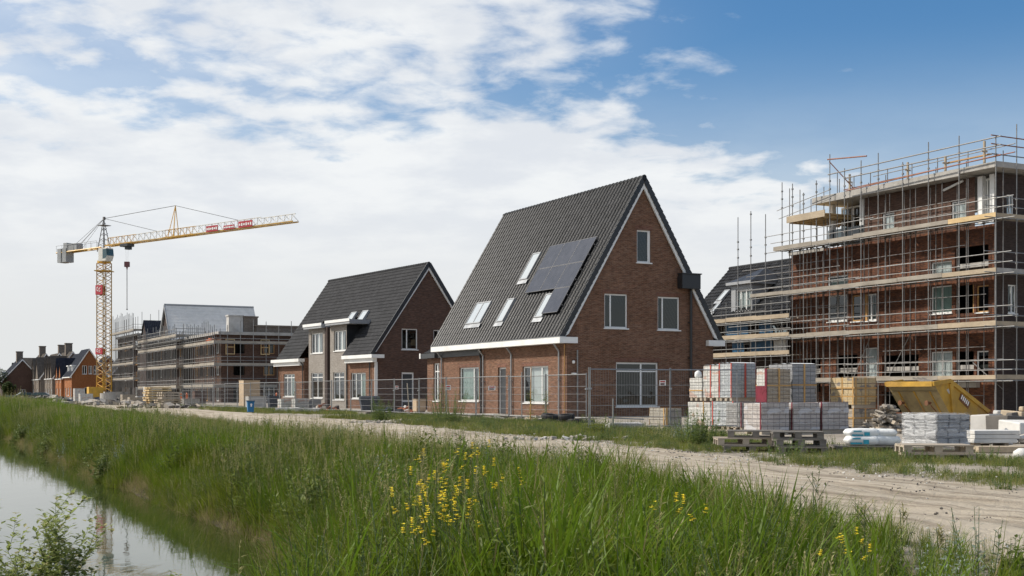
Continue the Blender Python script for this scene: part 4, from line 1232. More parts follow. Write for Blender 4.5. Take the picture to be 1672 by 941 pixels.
# ------------------------------------------------------------ tiled house behind, between the two
def rear_house():
    F = H3
    root = thing('tiled_house', 'dark tiled house with a grey dormer standing behind the scaffold decks', 'house', F.C, F.rz)
    y0 = F.fx(1290, 540, WX)[0] + .3; y1 = F.fx(1118, 540, WX)[0]
    EZ = F.fx(1215, 526, WX)[1]; half = 4.2
    top = F.plane(1215, 438, (WX + half, 0, 0), (1, 0, 0)).z
    w1, w2, w3 = F.rect('x', 1180, 530, 1222, 548, WX), F.rect('x', 1236, 530, 1284, 548, WX), F.rect('x', 1212, 560, 1252, 578, WX)
    b = MB(); wall_sheet(b, street(WX), const(y0), const(y1), [-.3, EZ], [w1, w2, w3], .15)
    lo = lambda z: WX if z <= EZ else WX + (z - EZ) / (top - EZ) * half
    wall_sheet(b, gable_end(y0), lo, lambda z: 2 * (WX + half) - lo(z), [-.3, EZ, top - .05], [])
    wall_sheet(b, gable_end(y1, -1), lo, lambda z: 2 * (WX + half) - lo(z), [-.3, EZ, top - .05], [])
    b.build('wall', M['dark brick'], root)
    for o in (w1, w2, w3): window(root, street(WX), o, posts=(.33, .66), glass='dim glass')
    sl = Slope(WX - .35, EZ - .05, WX + half, top + .1, y0 - .1)
    rf = tile_sheet('roof', sl, y1 - y0 + .2, sl.len, 'black roof tile', root, seg=4, tw=.32, cl=.36, amp=.06, lip=.045)
    s2 = Slope(WX + 2 * half + .35, EZ - .05, WX + half, top + .1, y0 - .1); tile_sheet('roof', s2, y1 - y0 + .2, s2.len, 'black roof tile', root, seg=3)
    k = MB(); k.tube((WX + half, y0 - .1, top + .12), (WX + half, y1 + .1, top + .12), .13, 8); k.build('ridge_tile', M['black roof tile'], rf)
    # dormer
    dz0, dz1 = F.fx(1210, 512, WX + .5)[1], F.fx(1210, 465, WX + .5)[1]
    ya, yb = F.fx(1228, 490, WX + .5)[0], F.fx(1194, 490, WX + .5)[0]
    op = F.rect('x', 1201, 472, 1226, 508, WX + .5)
    b = MB(); wall_sheet(b, street(WX + .5), const(ya), const(yb), [dz0, dz1], [op], .1)
    for y in (ya, yb): b.poly([(WX + .5, y, dz0), (WX + 4, y, dz0), (WX + 4, y, dz1), (WX + .5, y, dz1)])
    dm = b.build('dormer', M['grey paint'], root)
    b = MB(); b.box(WX + .2, ya - .25, dz1 + .003, WX + 4, yb + .25, dz1 + .2); b.build('dormer_roof', M['grey paint'], dm)
    window(root, street(WX + .5), op, posts=(.35, .7), curtain=(((0, 1),), 'curtain'))
    b = MB(); xr = WX + 2.6; zt_ = dz1 + 1.3
    b.add([(WX + .25, ya - .3, dz1 + .2), (WX + .25, yb + .2, dz1 + .2), (xr, (ya + yb) / 2, zt_), (WX + 3.4, ya - .3, dz1 + .2), (WX + 3.4, yb + .2, dz1 + .2)], [(0, 1, 2), (0, 2, 3), (1, 4, 2)])
    b.build('hipped_roof', M['black roof tile'], root)
    skylight(root, sl, sl.quad(F, ((1184, 477), (1192, 476), (1173, 494), (1182, 493))))
    skylight(root, sl, sl.quad(F, ((1172, 499), (1178, 498), (1162, 513), (1168, 512))))
    # its scaffold
    s = thing('scaffold', 'low scaffold with blue sheeting in front of the tiled house', 'scaffold', F.C, F.rz)
    zs = [F.fx(1230, 581)[1], F.fx(1230, 552)[1], F.fx(1230, 523)[1]]
    ya_ = F.fx(1289, 540)[0]
    for z in zs:
        deck(s, .0, .9, ya_, y1, z - .05, nb=3); toe(s, -.03, ya_, y1, z, h=.26)
        for dz in (-.1, .5, 1.0): rail(s, (-.08, ya_ - .2, z + dz), (-.08, y1, z + dz))
    n = 9
    for i in range(n):
        y = ya_ + .2 + (y1 - ya_ - .5) * i / (n - 1)
        pole(s, -.02, y, zs[-1] + 1.2 + random.uniform(0, .4), couplers=[z - .05 for z in zs])
        pole(s, .92, y + .2, zs[-1] + .9, mat='dark tube')
    for (a, c, z, mt) in ((1185, 1222, 552, 'blue sheet'), (1240, 1262, 550, 'blue sheet'), (1196, 1215, 579, 'blue sheet'), (1226, 1262, 580, 'blue sheet'), (1264, 1284, 580, 'white frame')):
        ys_ = sorted((F.fx(a, 540, .6)[0], F.fx(c, 540, .6)[0]))
        z0 = F.fx((a + c) / 2, z)[1] + .06; b = MB()
        k = 8
        for j in range(k):
            ua, ub = [ys_[0] + (ys_[1] - ys_[0]) * q / k for q in (j, j + 1)]
            b.poly([(.6 + .03 * (j % 2), ua, z0), (.6 + .03 * ((j + 1) % 2), ub, z0), (.55 + .03 * ((j + 1) % 2), ub, z0 + .95), (.55 + .03 * (j % 2), ua, z0 + .95)])
        b.build('sheeting', M[mt], s)
rear_house()
# ------------------------------------------------------------ scaffolded blocks in the distance, and the crane
def far_scaffold(label, F, ylen, xlen, lifts, z_top, nby, nbx, toe_mat='scaffold board', gy=.9):
    """scaffold round a street face (x = 0) and an end face (y = 0)"""
    s = thing('scaffold', label, 'scaffold', F.C, F.rz, 'scaffolds round the far blocks')
    def up(x, y):
        pole(s, x, y, z_top + random.uniform(-.2, .9), r=.045, n=4, couplers=[z for z in lifts])
    for i in range(nby + 1): up(0, ylen * i / nby)
    for i in range(1, nbx + 1): up(xlen * i / nbx, 0)
    for i in range(nby // 2 + 1):
        b = MB(); y = ylen * (i + .3) / (nby // 2 + 1); b.tube((gy, y, 0), (gy, y, z_top - .4), .04, 4); b.build('inner_upright', M['dark tube'], s, uv=None)
    for z in lifts:
        b = MB(); b.box(.03, .9, z, gy, ylen, z + .06); b.box(.03, .03, z, xlen, .895, z + .06); b.build('deck', M['scaffold board'], s)
        toe(s, -.03, 0, ylen, z, h=.34, mat=toe_mat); toe(s, -.03, .04, xlen, z, h=.34, mat='scaffold board', axis='x')
        for dz in (.55, 1.05, -.12):
            rail(s, (-.07, -.3, z + dz), (-.07, ylen + .3, z + dz), r=.035, n=4)
            rail(s, (-.3, -.07, z + dz + .08), (xlen, -.07, z + dz + .08), r=.035, n=4)
    return s
def shell_block(label, F, ylen, xlen, storeys, zt, ops_y, ops_x, mat='brown brick', inset=1.2, roof='concrete'):
    r = thing('unfinished_block', label, 'building', F.C, F.rz, 'blocks under construction in the distance')
    f, g = street(inset), gable_end(inset)
    oy, ox = [], []
    for k in range(storeys):
        z0 = k * 2.85 + (.2 if k == 0 else .75); z1 = k * 2.85 + 2.35
        for j in range(ops_y):
            a = inset + .8 + (ylen - inset - .8) * (j + .12) / ops_y; oy.append((a, a + (ylen - inset - 1) / ops_y * .55, z0, z1))
        for j in range(ops_x):
            a = inset + .8 + (xlen - inset - .8) * (j + .2) / ops_x; ox.append((a, a + (xlen - inset - 1) / ops_x * .38, z0, z1))
    b = MB(); wall_sheet(b, f, const(inset), const(ylen), [-.2, zt], oy, .2); wall_sheet(b, g, const(inset), const(xlen), [-.2, zt], ox, .2)
    b.poly([(inset, ylen, -.2), (xlen, ylen, -.2), (xlen, ylen, zt), (inset, ylen, zt)]); b.poly([(xlen, inset, -.2), (xlen, ylen, -.2), (xlen, ylen, zt), (xlen, inset, zt)])
    b.build('wall', M[mat], r)
    b = MB(); b.box(inset - .5, inset - .5, zt, xlen + .3, ylen + .2, zt + .35)
    for k in range(1, storeys): b.box(inset + .21, inset + .21, k * 2.85 - .1, xlen - .05, ylen - .05, k * 2.85 + .12)
    b.build('slab', M[roof], r)
    b = MB(); b.box(inset + 3, inset + .3, 0, inset + 3.1, ylen - .1, zt - .01); b.box(inset + .3, inset + 3, 0, inset + 3, inset + 3.1, zt - .01); b.build('inner_wall', M['room dark'], r)
    for i, o in enumerate(oy[::2] + ox[1::2]):
        is_x = o in ox
        w = window(r, g if is_x else f, o, posts=(.5,), fw=.11, frame='timber frame' if i % 3 else 'white frame', glass='dim glass', sill=False)
    return r
BA = Frame(350, 165, 27.15)
far_scaffold('scaffold in front of the flat-roofed dark brick shell left of the grey bay house', BA, 19.5, 17, [2.05, 4.85, 7.7], 10.0, 18, 10)
bA = shell_block('flat roofed dark brick shell behind dense scaffolding left of the grey bay house', BA, 19.5, 18, 3, 8.9, 6, 4, 'brown brick')
def shell_extras():
    F = BA
    for i, (px, w_, h, mat, lab) in enumerate(((384, .95, 2.1, 'pale concrete', 'square grey chimney stack on the flat roof, left of the brown one'), (408, .95, 2.0, 'pale brick', 'square brown brick chimney stack on the flat roof edge'))):
        x = F.fy(px, 520, 3.0)[0]
        b = MB(); b.box(x - w_, 2.6, 9.25, x + w_, 3.9, 9.25 + h); b.box(x - w_ - .1, 2.5, 9.25 + h + .003, x + w_ + .1, 4.0, 9.25 + h + .18)
        b.build('chimney', M[mat], bA)
    x0, x1 = F.fy(418, 528, 2)[0], F.fy(490, 528, 2)[0]
    b = MB(); b.box(x0, 1.8, 9.26, x1, 3.0, 10.05); b.box(x0 - .2, 1.6, 10.053, x1, 3.2, 10.25); b.build('parapet', M['pale brick'], bA)
    b = MB(); 
    for px in (376, 433):
        x = F.fy(px, 555, 1)[0]
        for dx in (-.55, .55): b.box(x + dx - .06, .98, 6.3, x + dx + .06, 1.06, 8.3)
        for z in (6.3, 7.2, 8.2): b.box(x - .5, .98, z, x + .5, 1.06, z + .12)
    b.build('window_brace', M['new timber'], bA)
shell_extras()
BB = Frame(288, 180, 27.15)
far_scaffold('scaffold in front of the middle block under the silver roof', BB, 27, 4, [2.0, 4.9, 7.6, 9.2], 10.4, 26, 4, gy=1.0)
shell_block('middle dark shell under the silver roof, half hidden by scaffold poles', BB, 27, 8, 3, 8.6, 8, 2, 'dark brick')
BC = Frame(218, 232, 27.15)
far_scaffold('farthest scaffold, beside the crane mast', BC, 24, 6, [3.8, 6.6, 9.6, 12.6], 15.6, 20, 4)
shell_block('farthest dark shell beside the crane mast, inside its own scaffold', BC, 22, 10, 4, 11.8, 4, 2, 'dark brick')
def silver_house():
    F = Frame(268, 204, 27.15)
    r = thing('silver_roofed_house', 'tall house with a large bare silver grey roof rising behind the scaffolded blocks', 'house', F.C, F.rz)
    RZ = F.fx(268, 498)[1]; EZ = 2.0; half = 10.0; L_ = F.fy(414, 500)[0]
    s1 = Slope(-half, EZ, 0, RZ, 0, 'x'); s2 = Slope(half, EZ, 0, RZ, 0, 'x')
    lo = lambda z: -half if z <= EZ else -half * (1 - (z - EZ) / (RZ - EZ))
    b = MB(); op = (-.9, 1.0, RZ - 6.2, RZ - 4.1); o2 = (-2.6, 1.8, RZ - 9.2, RZ - 7.4)
    wall_sheet(b, lambda u, d, z: (d + .3, u, z), lo, lambda z: -lo(z), [-.2, EZ, RZ - .2], [op, o2], .2)
    wall_sheet(b, lambda u, d, z: (L_ - .3 - d, u, z), lo, lambda z: -lo(z), [-.2, EZ, RZ - .2], [])
    b.poly([(.3, -half, -.2), (L_ - .3, -half, -.2), (L_ - .3, -half, EZ), (.3, -half, EZ)])
    b.build('wall', M['dark brick'], r)
    for o in (op, o2): window(r, lambda u, d, z: (d + .3, u, z), o, posts=(.5,), fw=.12)
    for s in (s1, s2): tile_sheet('roof', s, L_, s.len, 'silver roof', r, seg=3, tw=1.2, cl=.6, amp=.012, lip=.02)
    b = MB(); b.tube((0, 0, RZ + .05), (L_, 0, RZ + .05), .16, 8)
    b.build('ridge_cap', M['grey paint'], r)
    b = MB()
    for sg in (-1, 1): b.hexa([(x, y, z) for x in (-.05, .12) for (y, z) in ((sg * half, EZ - .4), (sg * .1, RZ - .5), (sg * .1, RZ), (sg * half, EZ))])
    b.build('verge_board', M['grey paint'], r)
silver_house()
def black_roof_house():
    F = Frame(234, 215, 27.15)
    r = thing('black_roofed_house', 'house with a short black roof between two scaffolds, beyond the middle shell', 'house', F.C, F.rz)
    L_ = 9.0; RZ = F.fx(234, 523)[1]; EZ = 8.5; half = 4
    s1 = Slope(-half, EZ, 0, RZ, 0, 'x'); s2 = Slope(half, EZ, 0, RZ, 0, 'x')
    for s in (s1, s2): tile_sheet('roof', s, L_, s.len, 'blue black tile', r, seg=3)
    lo = lambda z: -half if z <= EZ else -half * (1 - (z - EZ) / (RZ - EZ))
    b = MB(); wall_sheet(b, lambda u, d, z: (d + .2, u, z), lo, lambda z: -lo(z), [-.2, EZ, RZ - .2], []); b.box(.3, -half + .1, -.2, L_, half - .1, EZ - .02); b.build('wall', M['dark brick'], r)
black_roof_house()
def edge_gear():
    F = BA
    x = F.fy(337, 530, .0)[0]
    for (px, py, mt, lab) in ((338, 528, 'orange plastic', 'orange safety net bundle on the top lift at the shell corner'),):
        y, z = F.fx(px, py)
        b = MB()
        for i in range(5): b.cbox((.4, y + (i - 2) * .5, 7.7 + .36 + .1 * (i % 2)), .5, .6, .55, 0, .1)
        o = b.build('safety_net', M[mt], loc=F.C, rz=F.rz); tag(o, lab, 'safety net')
edge_gear()

def lattice(b, P0, P1, w, h, n, up, rc=.06, rb=.035, tri=False):
    """a lattice boom between two points: chords and zigzag bracing"""
    P0, P1 = Vector(P0), Vector(P1); d = (P1 - P0); L_ = d.length; d.normalize(); up = Vector(up); s = d.cross(up).normalized(); up = s.cross(d).normalized()
    if tri: cs = [s * (w / 2), s * (-w / 2), up * h]
    else: cs = [s * (w / 2) + up * (-h / 2), s * (-w / 2) + up * (-h / 2), s * (-w / 2) + up * (h / 2), s * (w / 2) + up * (h / 2)]
    for c in cs: b.tube(P0 + c, P1 + c, rc, 5)
    k = len(cs)
    for j in range(n):
        a, m, e = P0 + d * (L_ * j / n), P0 + d * (L_ * (j + .5) / n), P0 + d * (L_ * (j + 1) / n)
        for i in range(k):
            c0, c1 = cs[i], cs[(i + 1) % k]
            if tri and i == 0: b.tube(a + c0, a + c1, rb, 4); continue
            b.tube(a + c0, m + c1, rb, 4); b.tube(m + c1, e + c0, rb, 4)
def crane():
    Y = 200.0; base = at(170, Y)
    r = thing('tower_crane', 'yellow tower crane with a long jib and red signs behind the far scaffolds', 'crane', base, 0)
    zj = CAMZ + (HZ - 402) / FP * Y; zc = CAMZ + (HZ - 430) / FP * Y
    jd = Vector((.819, -.573, .018)).normalized()
    yaw = math.atan2(jd.y, jd.x)
    side = Vector((-jd.y, jd.x, 0)).normalized()
    # base
    b = MB(); c, s_ = math.cos(.47), math.sin(.47)
    for i in range(2):
        for j in (-1, 1): b.cbox((j * 1.5 * c if i else -j * 1.5 * s_, j * 1.5 * s_ if i else j * 1.5 * c, .25), 3.6 if not i else .5, .5 if not i else 3.6, .45, .47)
    b.cbox((-1.05, -.9, 1.35), 2.3, 2.0, 1.75, .47); b.build('ballast', M['crane yellow'], r, bevel=.04)
    b = MB(); b.cbox((1.9, -1.8, .75), 2.6, 1.7, 1.5, .47); b.cbox((1.9, 1.4, .75), 2.6, 1.7, 1.5, .47); b.build('ballast_block', M['concrete'], r)
    # mast, lower part yellow, upper part weathered
    mw = 1.55
    for k in range(6):
        z0, z1 = .4 + (zc - .4) * k / 6, .4 + (zc - .4) * (k + 1) / 6
        b = MB(); lattice(b, (0, 0, z0), (0, 0, z1), mw, mw, 3, (side.x, side.y, 0), .085 if k else .11, .05)
        for sx in (-1, 1):
            for sy in (-1, 1): pass
        b.build('mast_section', M['crane yellow' if k == 0 else 'crane worn'], r)
    b = MB(); b.tube((.35, 0, .5), (.35, 0, zc), .03, 4); b.tube((-.1, 0, .5), (-.1, 0, zc), .03, 4)
    for i in range(60): b.tube((-.1, 0, .6 + i * (zc - .8) / 60), (.35, 0, .6 + i * (zc - .8) / 60), .018, 4)
    b.build('mast_ladder', M['crane grey'], r)
    # sign boards on the mast
    for pz, h in ((474, 1.45), (574, .95)):
        z = CAMZ + (HZ - pz) / FP * Y
        for nm, nx, ny, mt in (('mast_sign', .35, -.85, 'crane red'), ('mast_sign', -.93, -.3, 'red sign')):
            a = math.atan2(ny, nx)
            b = MB(); b.cbox((math.cos(yaw - R(90)) * .95 if nx > 0 else math.cos(yaw + R(180)) * .95, math.sin(yaw - R(90)) * .95 if nx > 0 else math.sin(yaw + R(180)) * .95, z), 1.7 if nx > 0 else .05, .05 if nx > 0 else 1.7, h, yaw)
            sg = b.build(nm, M[mt], r)
            if nx > 0:
                t = MB()
                cx_, cy_ = math.cos(yaw - R(90)) * 1.0, math.sin(yaw - R(90)) * 1.0
                for (u, v, w, hh) in ((-.42, .1, .12, .5), (-.25, .28, .25, .1), (-.25, -.1, .25, .1), (.1, .08, .3, .12), (.2, -.15, .4, .1), (.3, .22, .18, .12)):
                    t.cbox((cx_ + math.cos(yaw) * u, cy_ + math.sin(yaw) * u, z + v * h), w, .02, hh * h * .8, yaw)
                t.build('sign_mark', M['sign white'], sg)
    # slewing ring, cab
    b = MB(); b.lathe([(1.05, 0), (1.05, .35), (.8, .4), (.8, 1.5), (.9, 2.2)], (0, 0, zc), 12); b.box(-1.2, -1.2, zc - 1.3, 1.2, 1.2, zc - 1.18); b.build('slewing_ring', M['crane yellow'], r)
    cp = jd * 1.55 + side * -.9
    b = MB(); f = lambda u, w, t: (cp.x + math.cos(yaw) * u - math.sin(yaw) * t, cp.y + math.sin(yaw) * u + math.cos(yaw) * t, w)
    b.prism([(-.9, zc + .15), (.75, zc + .15), (1.1, zc + .9), (.95, zc + 2.1), (-.9, zc + 2.1)], -.65, .65, f); cb = b.build('cab', M['crane white'], r)
    b = MB(); b.prism([(.1, zc + .5), (.80, zc + .5), (1.115, zc + .95), (.98, zc + 1.95), (.1, zc + 1.95)], -.662, .662, f); b.build('cab_window', M['cab glass'], cb)
    # tower head
    z_top = CAMZ + (HZ - 357) / FP * Y
    b = MB()
    for sx in (-1, 1):
        for sy in (-1, 1):
            p = jd * (sx * .75) + side * (sy * .7); b.tube((p.x, p.y, zj - .9), (jd.x * -.1, jd.y * -.1, z_top), .075, 5, .05)
    for k in range(1, 6):
        t = k / 6.5; z = zj - .9 + (z_top - zj + .9) * t; q = (1 - t) * .75
        pts = [jd * (sx * q) + side * (sy * q) for sx, sy in ((-1, -1), (1, -1), (1, 1), (-1, 1))]
        for a, c_ in zip(pts, pts[1:] + pts[:1]): b.tube((a.x, a.y, z), (c_.x, c_.y, z + .5), .035, 4)
    b.cbox((0, 0, z_top - 1.1), 1.5, 1.5, .08, yaw); b.cbox((0, 0, z_top), .3, .3, .5, yaw)
    b.build('tower_head', M['dark tube'], r)
    # jib and counter jib
    jz = Vector((0, 0, zj)); j0 = jz + jd * .9; j1 = jz + jd * 41.2
    sec = 6
    for k in range(sec):
        b = MB(); lattice(b, j0 + (j1 - j0) * (k / sec), j0 + (j1 - j0) * ((k + 1) / sec), 1.1, 1.15 if k < 5 else 1.0, 5, (0, 0, 1), .062, .036, True)
        b.build('jib_section', M['crane worn' if k in (0, 2) else 'crane white'], r)
    b = MB()
    for sgn in (-.55, .55): b.tube(j0 + side * sgn - Vector((0, 0, .12)), j1 + side * sgn - Vector((0, 0, .12)), .075, 4)
    b.build('jib_rail', M['crane yellow'], r)
    for t0, t1, h in ((.575, .635, .75), (.665, .72, .5), (.74, .81, .8)):
        a, c_ = j0 + (j1 - j0) * t0 - side * .72, j0 + (j1 - j0) * t1 - side * .72
        b = MB(); b.hexa([a + Vector((0, 0, -.1)), c_ + Vector((0, 0, -.1)), c_ + Vector((0, 0, -.1)) - side * .04, a + Vector((0, 0, -.1)) - side * .04] + [q for q in (a + Vector((0, 0, h)), c_ + Vector((0, 0, h)), c_ + Vector((0, 0, h)) - side * .04, a + Vector((0, 0, h)) - side * .04)])
        sg = b.build('jib_sign', M['crane red'], r)
        t = MB(); n = 6
        for i in range(n):
            p = a + (c_ - a) * ((i + .7) / (n + .4)) - side * .06
            t.cbox(p + Vector((0, 0, h * .42)), .26, .02, h * (.5 if i % 2 else .36), yaw)
        t.build('sign_mark', M['sign white'], sg)
    cj = jz - jd * 11.2
    b = MB()
    for sgn in (-.6, .6): b.tube(jz + side * sgn - Vector((0, 0, .25)), cj + side * sgn - Vector((0, 0, .25)), .12, 5)
    for k in range(8): p = jz - jd * (k * 1.4 + .5) - Vector((0, 0, .25)); b.tube(p - side * .6, p + side * .6, .05, 4)
    b.build('counter_jib', M['crane yellow'], r)
    b = MB()
    for sgn in (-.65, .65):
        b.tube(jz - jd * 1 + side * sgn + Vector((0, 0, .85)), cj + side * sgn + Vector((0, 0, .85)), .03, 4)
        for k in range(8): p = jz - jd * (1 + k * 1.45) + side * sgn; b.tube(p - Vector((0, 0, .2)), p + Vector((0, 0, .85)), .025, 4)
    b.build('walkway_railing', M['crane grey'], r)
    for k in range(2):
        p = cj + jd * (.9 + k * 1.25); b = MB(); b.cbox((p.x, p.y, p.z - .75), .95, 1.5, 2.2, yaw); b.build('counterweight', M['crane grey'], r)
    p = cj + jd * 4.0; b = MB(); b.cbox((p.x, p.y, p.z + .4), 2.3, 1.2, 1.1, yaw); b.cbox((p.x - 1.7 * jd.x, p.y - 1.7 * jd.y, p.z + .5), .9, 1.3, 1.3, yaw); b.build('winch', M['crane grey'], r)
    # king post on the jib with its ties
    kb = j0 + jd * (41 * .37); kt = kb + Vector((0, 0, 4.6)) + jd * .5
    b = MB()
    for sgn in (-.5, .5):
        for o in (-.6, .7): b.tube(kb + side * sgn + jd * o, kt, .055, 4)
    b.build('king_post', M['crane yellow'], r)
    top = Vector((0, 0, z_top)); b = MB()
    b.tube(top, kt, .045, 4); b.tube(kt, j0 + jd * (41 * .715) + Vector((0, 0, 1.1)), .035, 4); b.tube(top, j0 + jd * (41 * .29) + Vector((0, 0, 1.1)), .035, 4)
    for sgn in (-.55, .55):
        b.tube(top, cj + jd * 3.2 + side * sgn, .03, 4); b.tube(top, cj + jd * 4.8 + side * sgn, .025, 4)
    b.build('tie_rod', M['cable'], r)
    # trolley, ropes, hook block
    tp = j0 + jd * 4.6; hz_ = CAMZ + (HZ - 432) / FP * (Y - 3)
    b = MB(); b.cbox((tp.x, tp.y, tp.z - .35), 1.8, 1.3, .45, yaw); b.cbox((tp.x + .2, tp.y, tp.z - .75), .7, .8, .5, yaw); b.build('trolley', M['anthracite'], r)
    b = MB()
    for q in (-.18, .18): b.tube((tp.x + q, tp.y, tp.z - .8), (tp.x + q * .7, tp.y, hz_ + .3), .012, 4)
    b.build('hoist_rope', M['crane grey'], r)
    b = MB(); b.cbox((tp.x, tp.y, hz_), .75, .5, .8, 0); b.tube((tp.x, tp.y, hz_ - .4), (tp.x, tp.y, hz_ - .9), .16, 8, .05); b.build('hook_block', M['hook red'], r, bevel=.05)
    b = MB(); b.tube((tp.x, tp.y, hz_ - .9), (tp.x, tp.y, hz_ - 6.8), .06, 5); b.tube((tp.x, tp.y, hz_ - 6.8), (tp.x, tp.y, hz_ - 7.0), .11, 6); b.build('lifting_chain', M['dark tube'], r)
crane()

# ------------------------------------------------------------ orange house and the older street behind
def small_house(label, px, Y, half, L_, EZ, RZ, wall, roof, deg=27.15, wins=(), dormers=0, chim=False, along='y', group='houses of the far street', cat='house', trim=True, front_gables=0, street_w=3):
    F = Frame(px, Y, deg)
    r = thing('street_house', label, cat, F.C, F.rz, group)
    W_ = half * 2
    lo = lambda z: 0 if z <= EZ else (z - EZ) / (RZ - EZ) * half
    gops = [(half + a - w / 2, half + a + w / 2, z0, z1) for a, w, z0, z1 in wins]
    fops = [(L_ * (j + .25) / street_w, L_ * (j + .75) / street_w, .8 if j % 2 else .1, 2.4) for j in range(street_w)]
    b = MB(); wall_sheet(b, gable_end(), lo, lambda z: W_ - lo(z), [-.2, EZ, RZ - .05], gops, .15)
    wall_sheet(b, gable_end(L_, -1), lo, lambda z: W_ - lo(z), [-.2, EZ, RZ - .05], []); wall_sheet(b, street(), const(0), const(L_), [-.2, EZ], fops, .15); wall_sheet(b, street(W_, -1), const(0), const(L_), [-.2, EZ], [])
    b.build('wall', M[wall], r)
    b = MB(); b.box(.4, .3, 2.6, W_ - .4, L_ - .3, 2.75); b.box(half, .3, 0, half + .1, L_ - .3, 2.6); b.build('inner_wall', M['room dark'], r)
    for o in gops: window(r, gable_end(), o, posts=(.5,), fw=.1)
    for o in fops: window(r, street(), o, posts=(.5,), fw=.1)
    s1 = Slope(-.3, EZ - .1, half, RZ + .1, -.2); s2 = Slope(W_ + .3, EZ - .1, half, RZ + .1, -.2)
    for s in (s1, s2): tile_sheet('roof', s, L_ + .4, s.len, roof, r, seg=3, tw=.34, cl=.4)
    if trim:
        b = MB()
        for m in (lambda x: x, lambda x: W_ - x): b.hexa([(m(x), y, z) for y in (-.26, -.15) for x, z in ((-.3, EZ - .35), (half, RZ - .2), (half, RZ + .1), (-.3, EZ - .05))])
        b.box(-.45, -.25, EZ - .3, -.02, L_ + .1, EZ - .12); b.build('trim', M['white paint'], r)
    for k in range(dormers):
        y = L_ * (k + .5) / dormers; w = .9; z0 = EZ + .5; z1 = EZ + 2.0; x0 = .35
        b = MB(); op = (y - w + .15, y + w - .15, z0 + .15, z1 - .12)
        wall_sheet(b, street(x0), const(y - w), const(y + w), [z0, z1], [op], .1)
        for yy in (y - w, y + w): b.poly([(x0, yy, z0), (x0 + 2, yy, z0), (x0 + 2, yy, z1), (x0, yy, z1)])
        b.box(x0 - .2, y - w - .15, z1 + .003, x0 + 2.2, y + w + .15, z1 + .2)
        dm = b.build('dormer', M['white paint'], r); window(r, street(x0), op, posts=(.5,), fw=.1, sill=False)
    for k in range(front_gables):
        y = L_ * (k + .5) / front_gables; w = L_ / front_gables * .42; zt = RZ - 1.0
        b = MB(); wall_sheet(b, street(-.3), lambda z: y - w * (1 if z <= EZ else 1 - (z - EZ) / (zt - EZ)), lambda z: y + w * (1 if z <= EZ else 1 - (z - EZ) / (zt - EZ)), [-.2, EZ, zt], [(y - .6, y + .6, 3.4, 4.7), (y - .8, y + .8, .2, 2.3)], .1)
        for sg in (-1, 1): b.poly([(-.3, y + sg * w, -.2), (.3, y + sg * w, -.2), (.3, y + sg * w, EZ), (-.3, y + sg * w, EZ)])
        b.build('front_gable', M[wall], r)
        b = MB()
        for sg in (-1, 1): b.hexa([(x, yy, z + h) for h in (0, .12) for x, yy, z in ((-.5, y + sg * (w + .2), EZ - .25), (half, y + sg * (w + .2), EZ - .25), (half, y, zt + .05), (-.5, y, zt + .05))])
        b.build('front_gable_roof', M[roof], r)
        for o in ((y - .6, y + .6, 3.4, 4.7), (y - .8, y + .8, .2, 2.3)): window(r, street(-.3), o, posts=(.5,), fw=.1, sill=False)
    if chim:
        b = MB(); b.box(half - .7, L_ * .45, RZ - 1.0, half + .7, L_ * .45 + 1.6, RZ + 1.9); b.box(half - .8, L_ * .45 - .1, RZ + 1.9, half + .8, L_ * .45 + 1.7, RZ + 2.1); b.build('chimney', M['pale brick'], r)
    return r
small_house('bright orange brick house with a steep blue-black roof left of the crane mast', 117, 250, 3.3, 9.5, 4.6, 9.9, 'orange brick', 'blue black tile', wins=((-.9, .9, 5.0, 6.7), (1.25, .9, 5.0, 6.7), (.2, .7, 5.05, 6.65), (-.3, 1.2, .1, 2.4), (1.9, 1.6, .1, 2.5)), dormers=2)
small_house('orange brick house with two front gables, just left of the bright orange gable', 103, 262, 3.6, 9.0, 4.4, 9.4, 'orange brick', 'blue black tile', front_gables=2)
small_house('blue-black roofed house half hidden behind the crane mast', 150, 275, 3.6, 8, 4.8, 9.2, 'orange brick', 'blue black tile')
small_house('grey tiled terrace house with pointed front gables, left of the orange houses', 88, 275, 3.9, 12.5, 4.6, 10.2, 'pale brick', 'grey brown tile', front_gables=3, chim=True)
small_house('brown roofed terrace house with a dark dormer, in the middle of the far street', 66, 292, 4.1, 14, 4.6, 10.4, 'pale brick', 'grey brown tile', front_gables=2, dormers=0)
small_house('brown terrace house with a broad brick chimney above its ridge', 46, 308, 4.1, 14, 4.6, 10.8, 'brown brick', 'grey brown tile', chim=True, front_gables=1)
small_house('red brick terrace house with a slate roof near the left edge', 27, 326, 4.0, 12, 4.6, 10.0, 'red brick', 'slate tile', front_gables=1, dormers=0)
small_house('dark gabled house with blue-black tiles at the far left edge of the street', 4, 300, 4.4, 12, 4.2, 9.2, 'brown brick', 'blue black tile', dormers=1, wins=((0, 1.2, .4, 2.2),), chim=True)
small_house('pale brick terrace house with one pointed gable, left of the broad chimney', 37, 318, 3.8, 10, 4.4, 9.4, 'pale brick', 'grey brown tile', front_gables=1)
small_house('grey brown roofed terrace house right behind the pointed front gables', 78, 300, 4.0, 14, 4.8, 10.8, 'brown brick', 'grey brown tile', dormers=2, chim=True)
small_house('slate roofed house seen between the crane mast and the scaffolds', 183, 262, 4.0, 9, 5.0, 10.2, 'brown brick', 'slate tile', dormers=1)
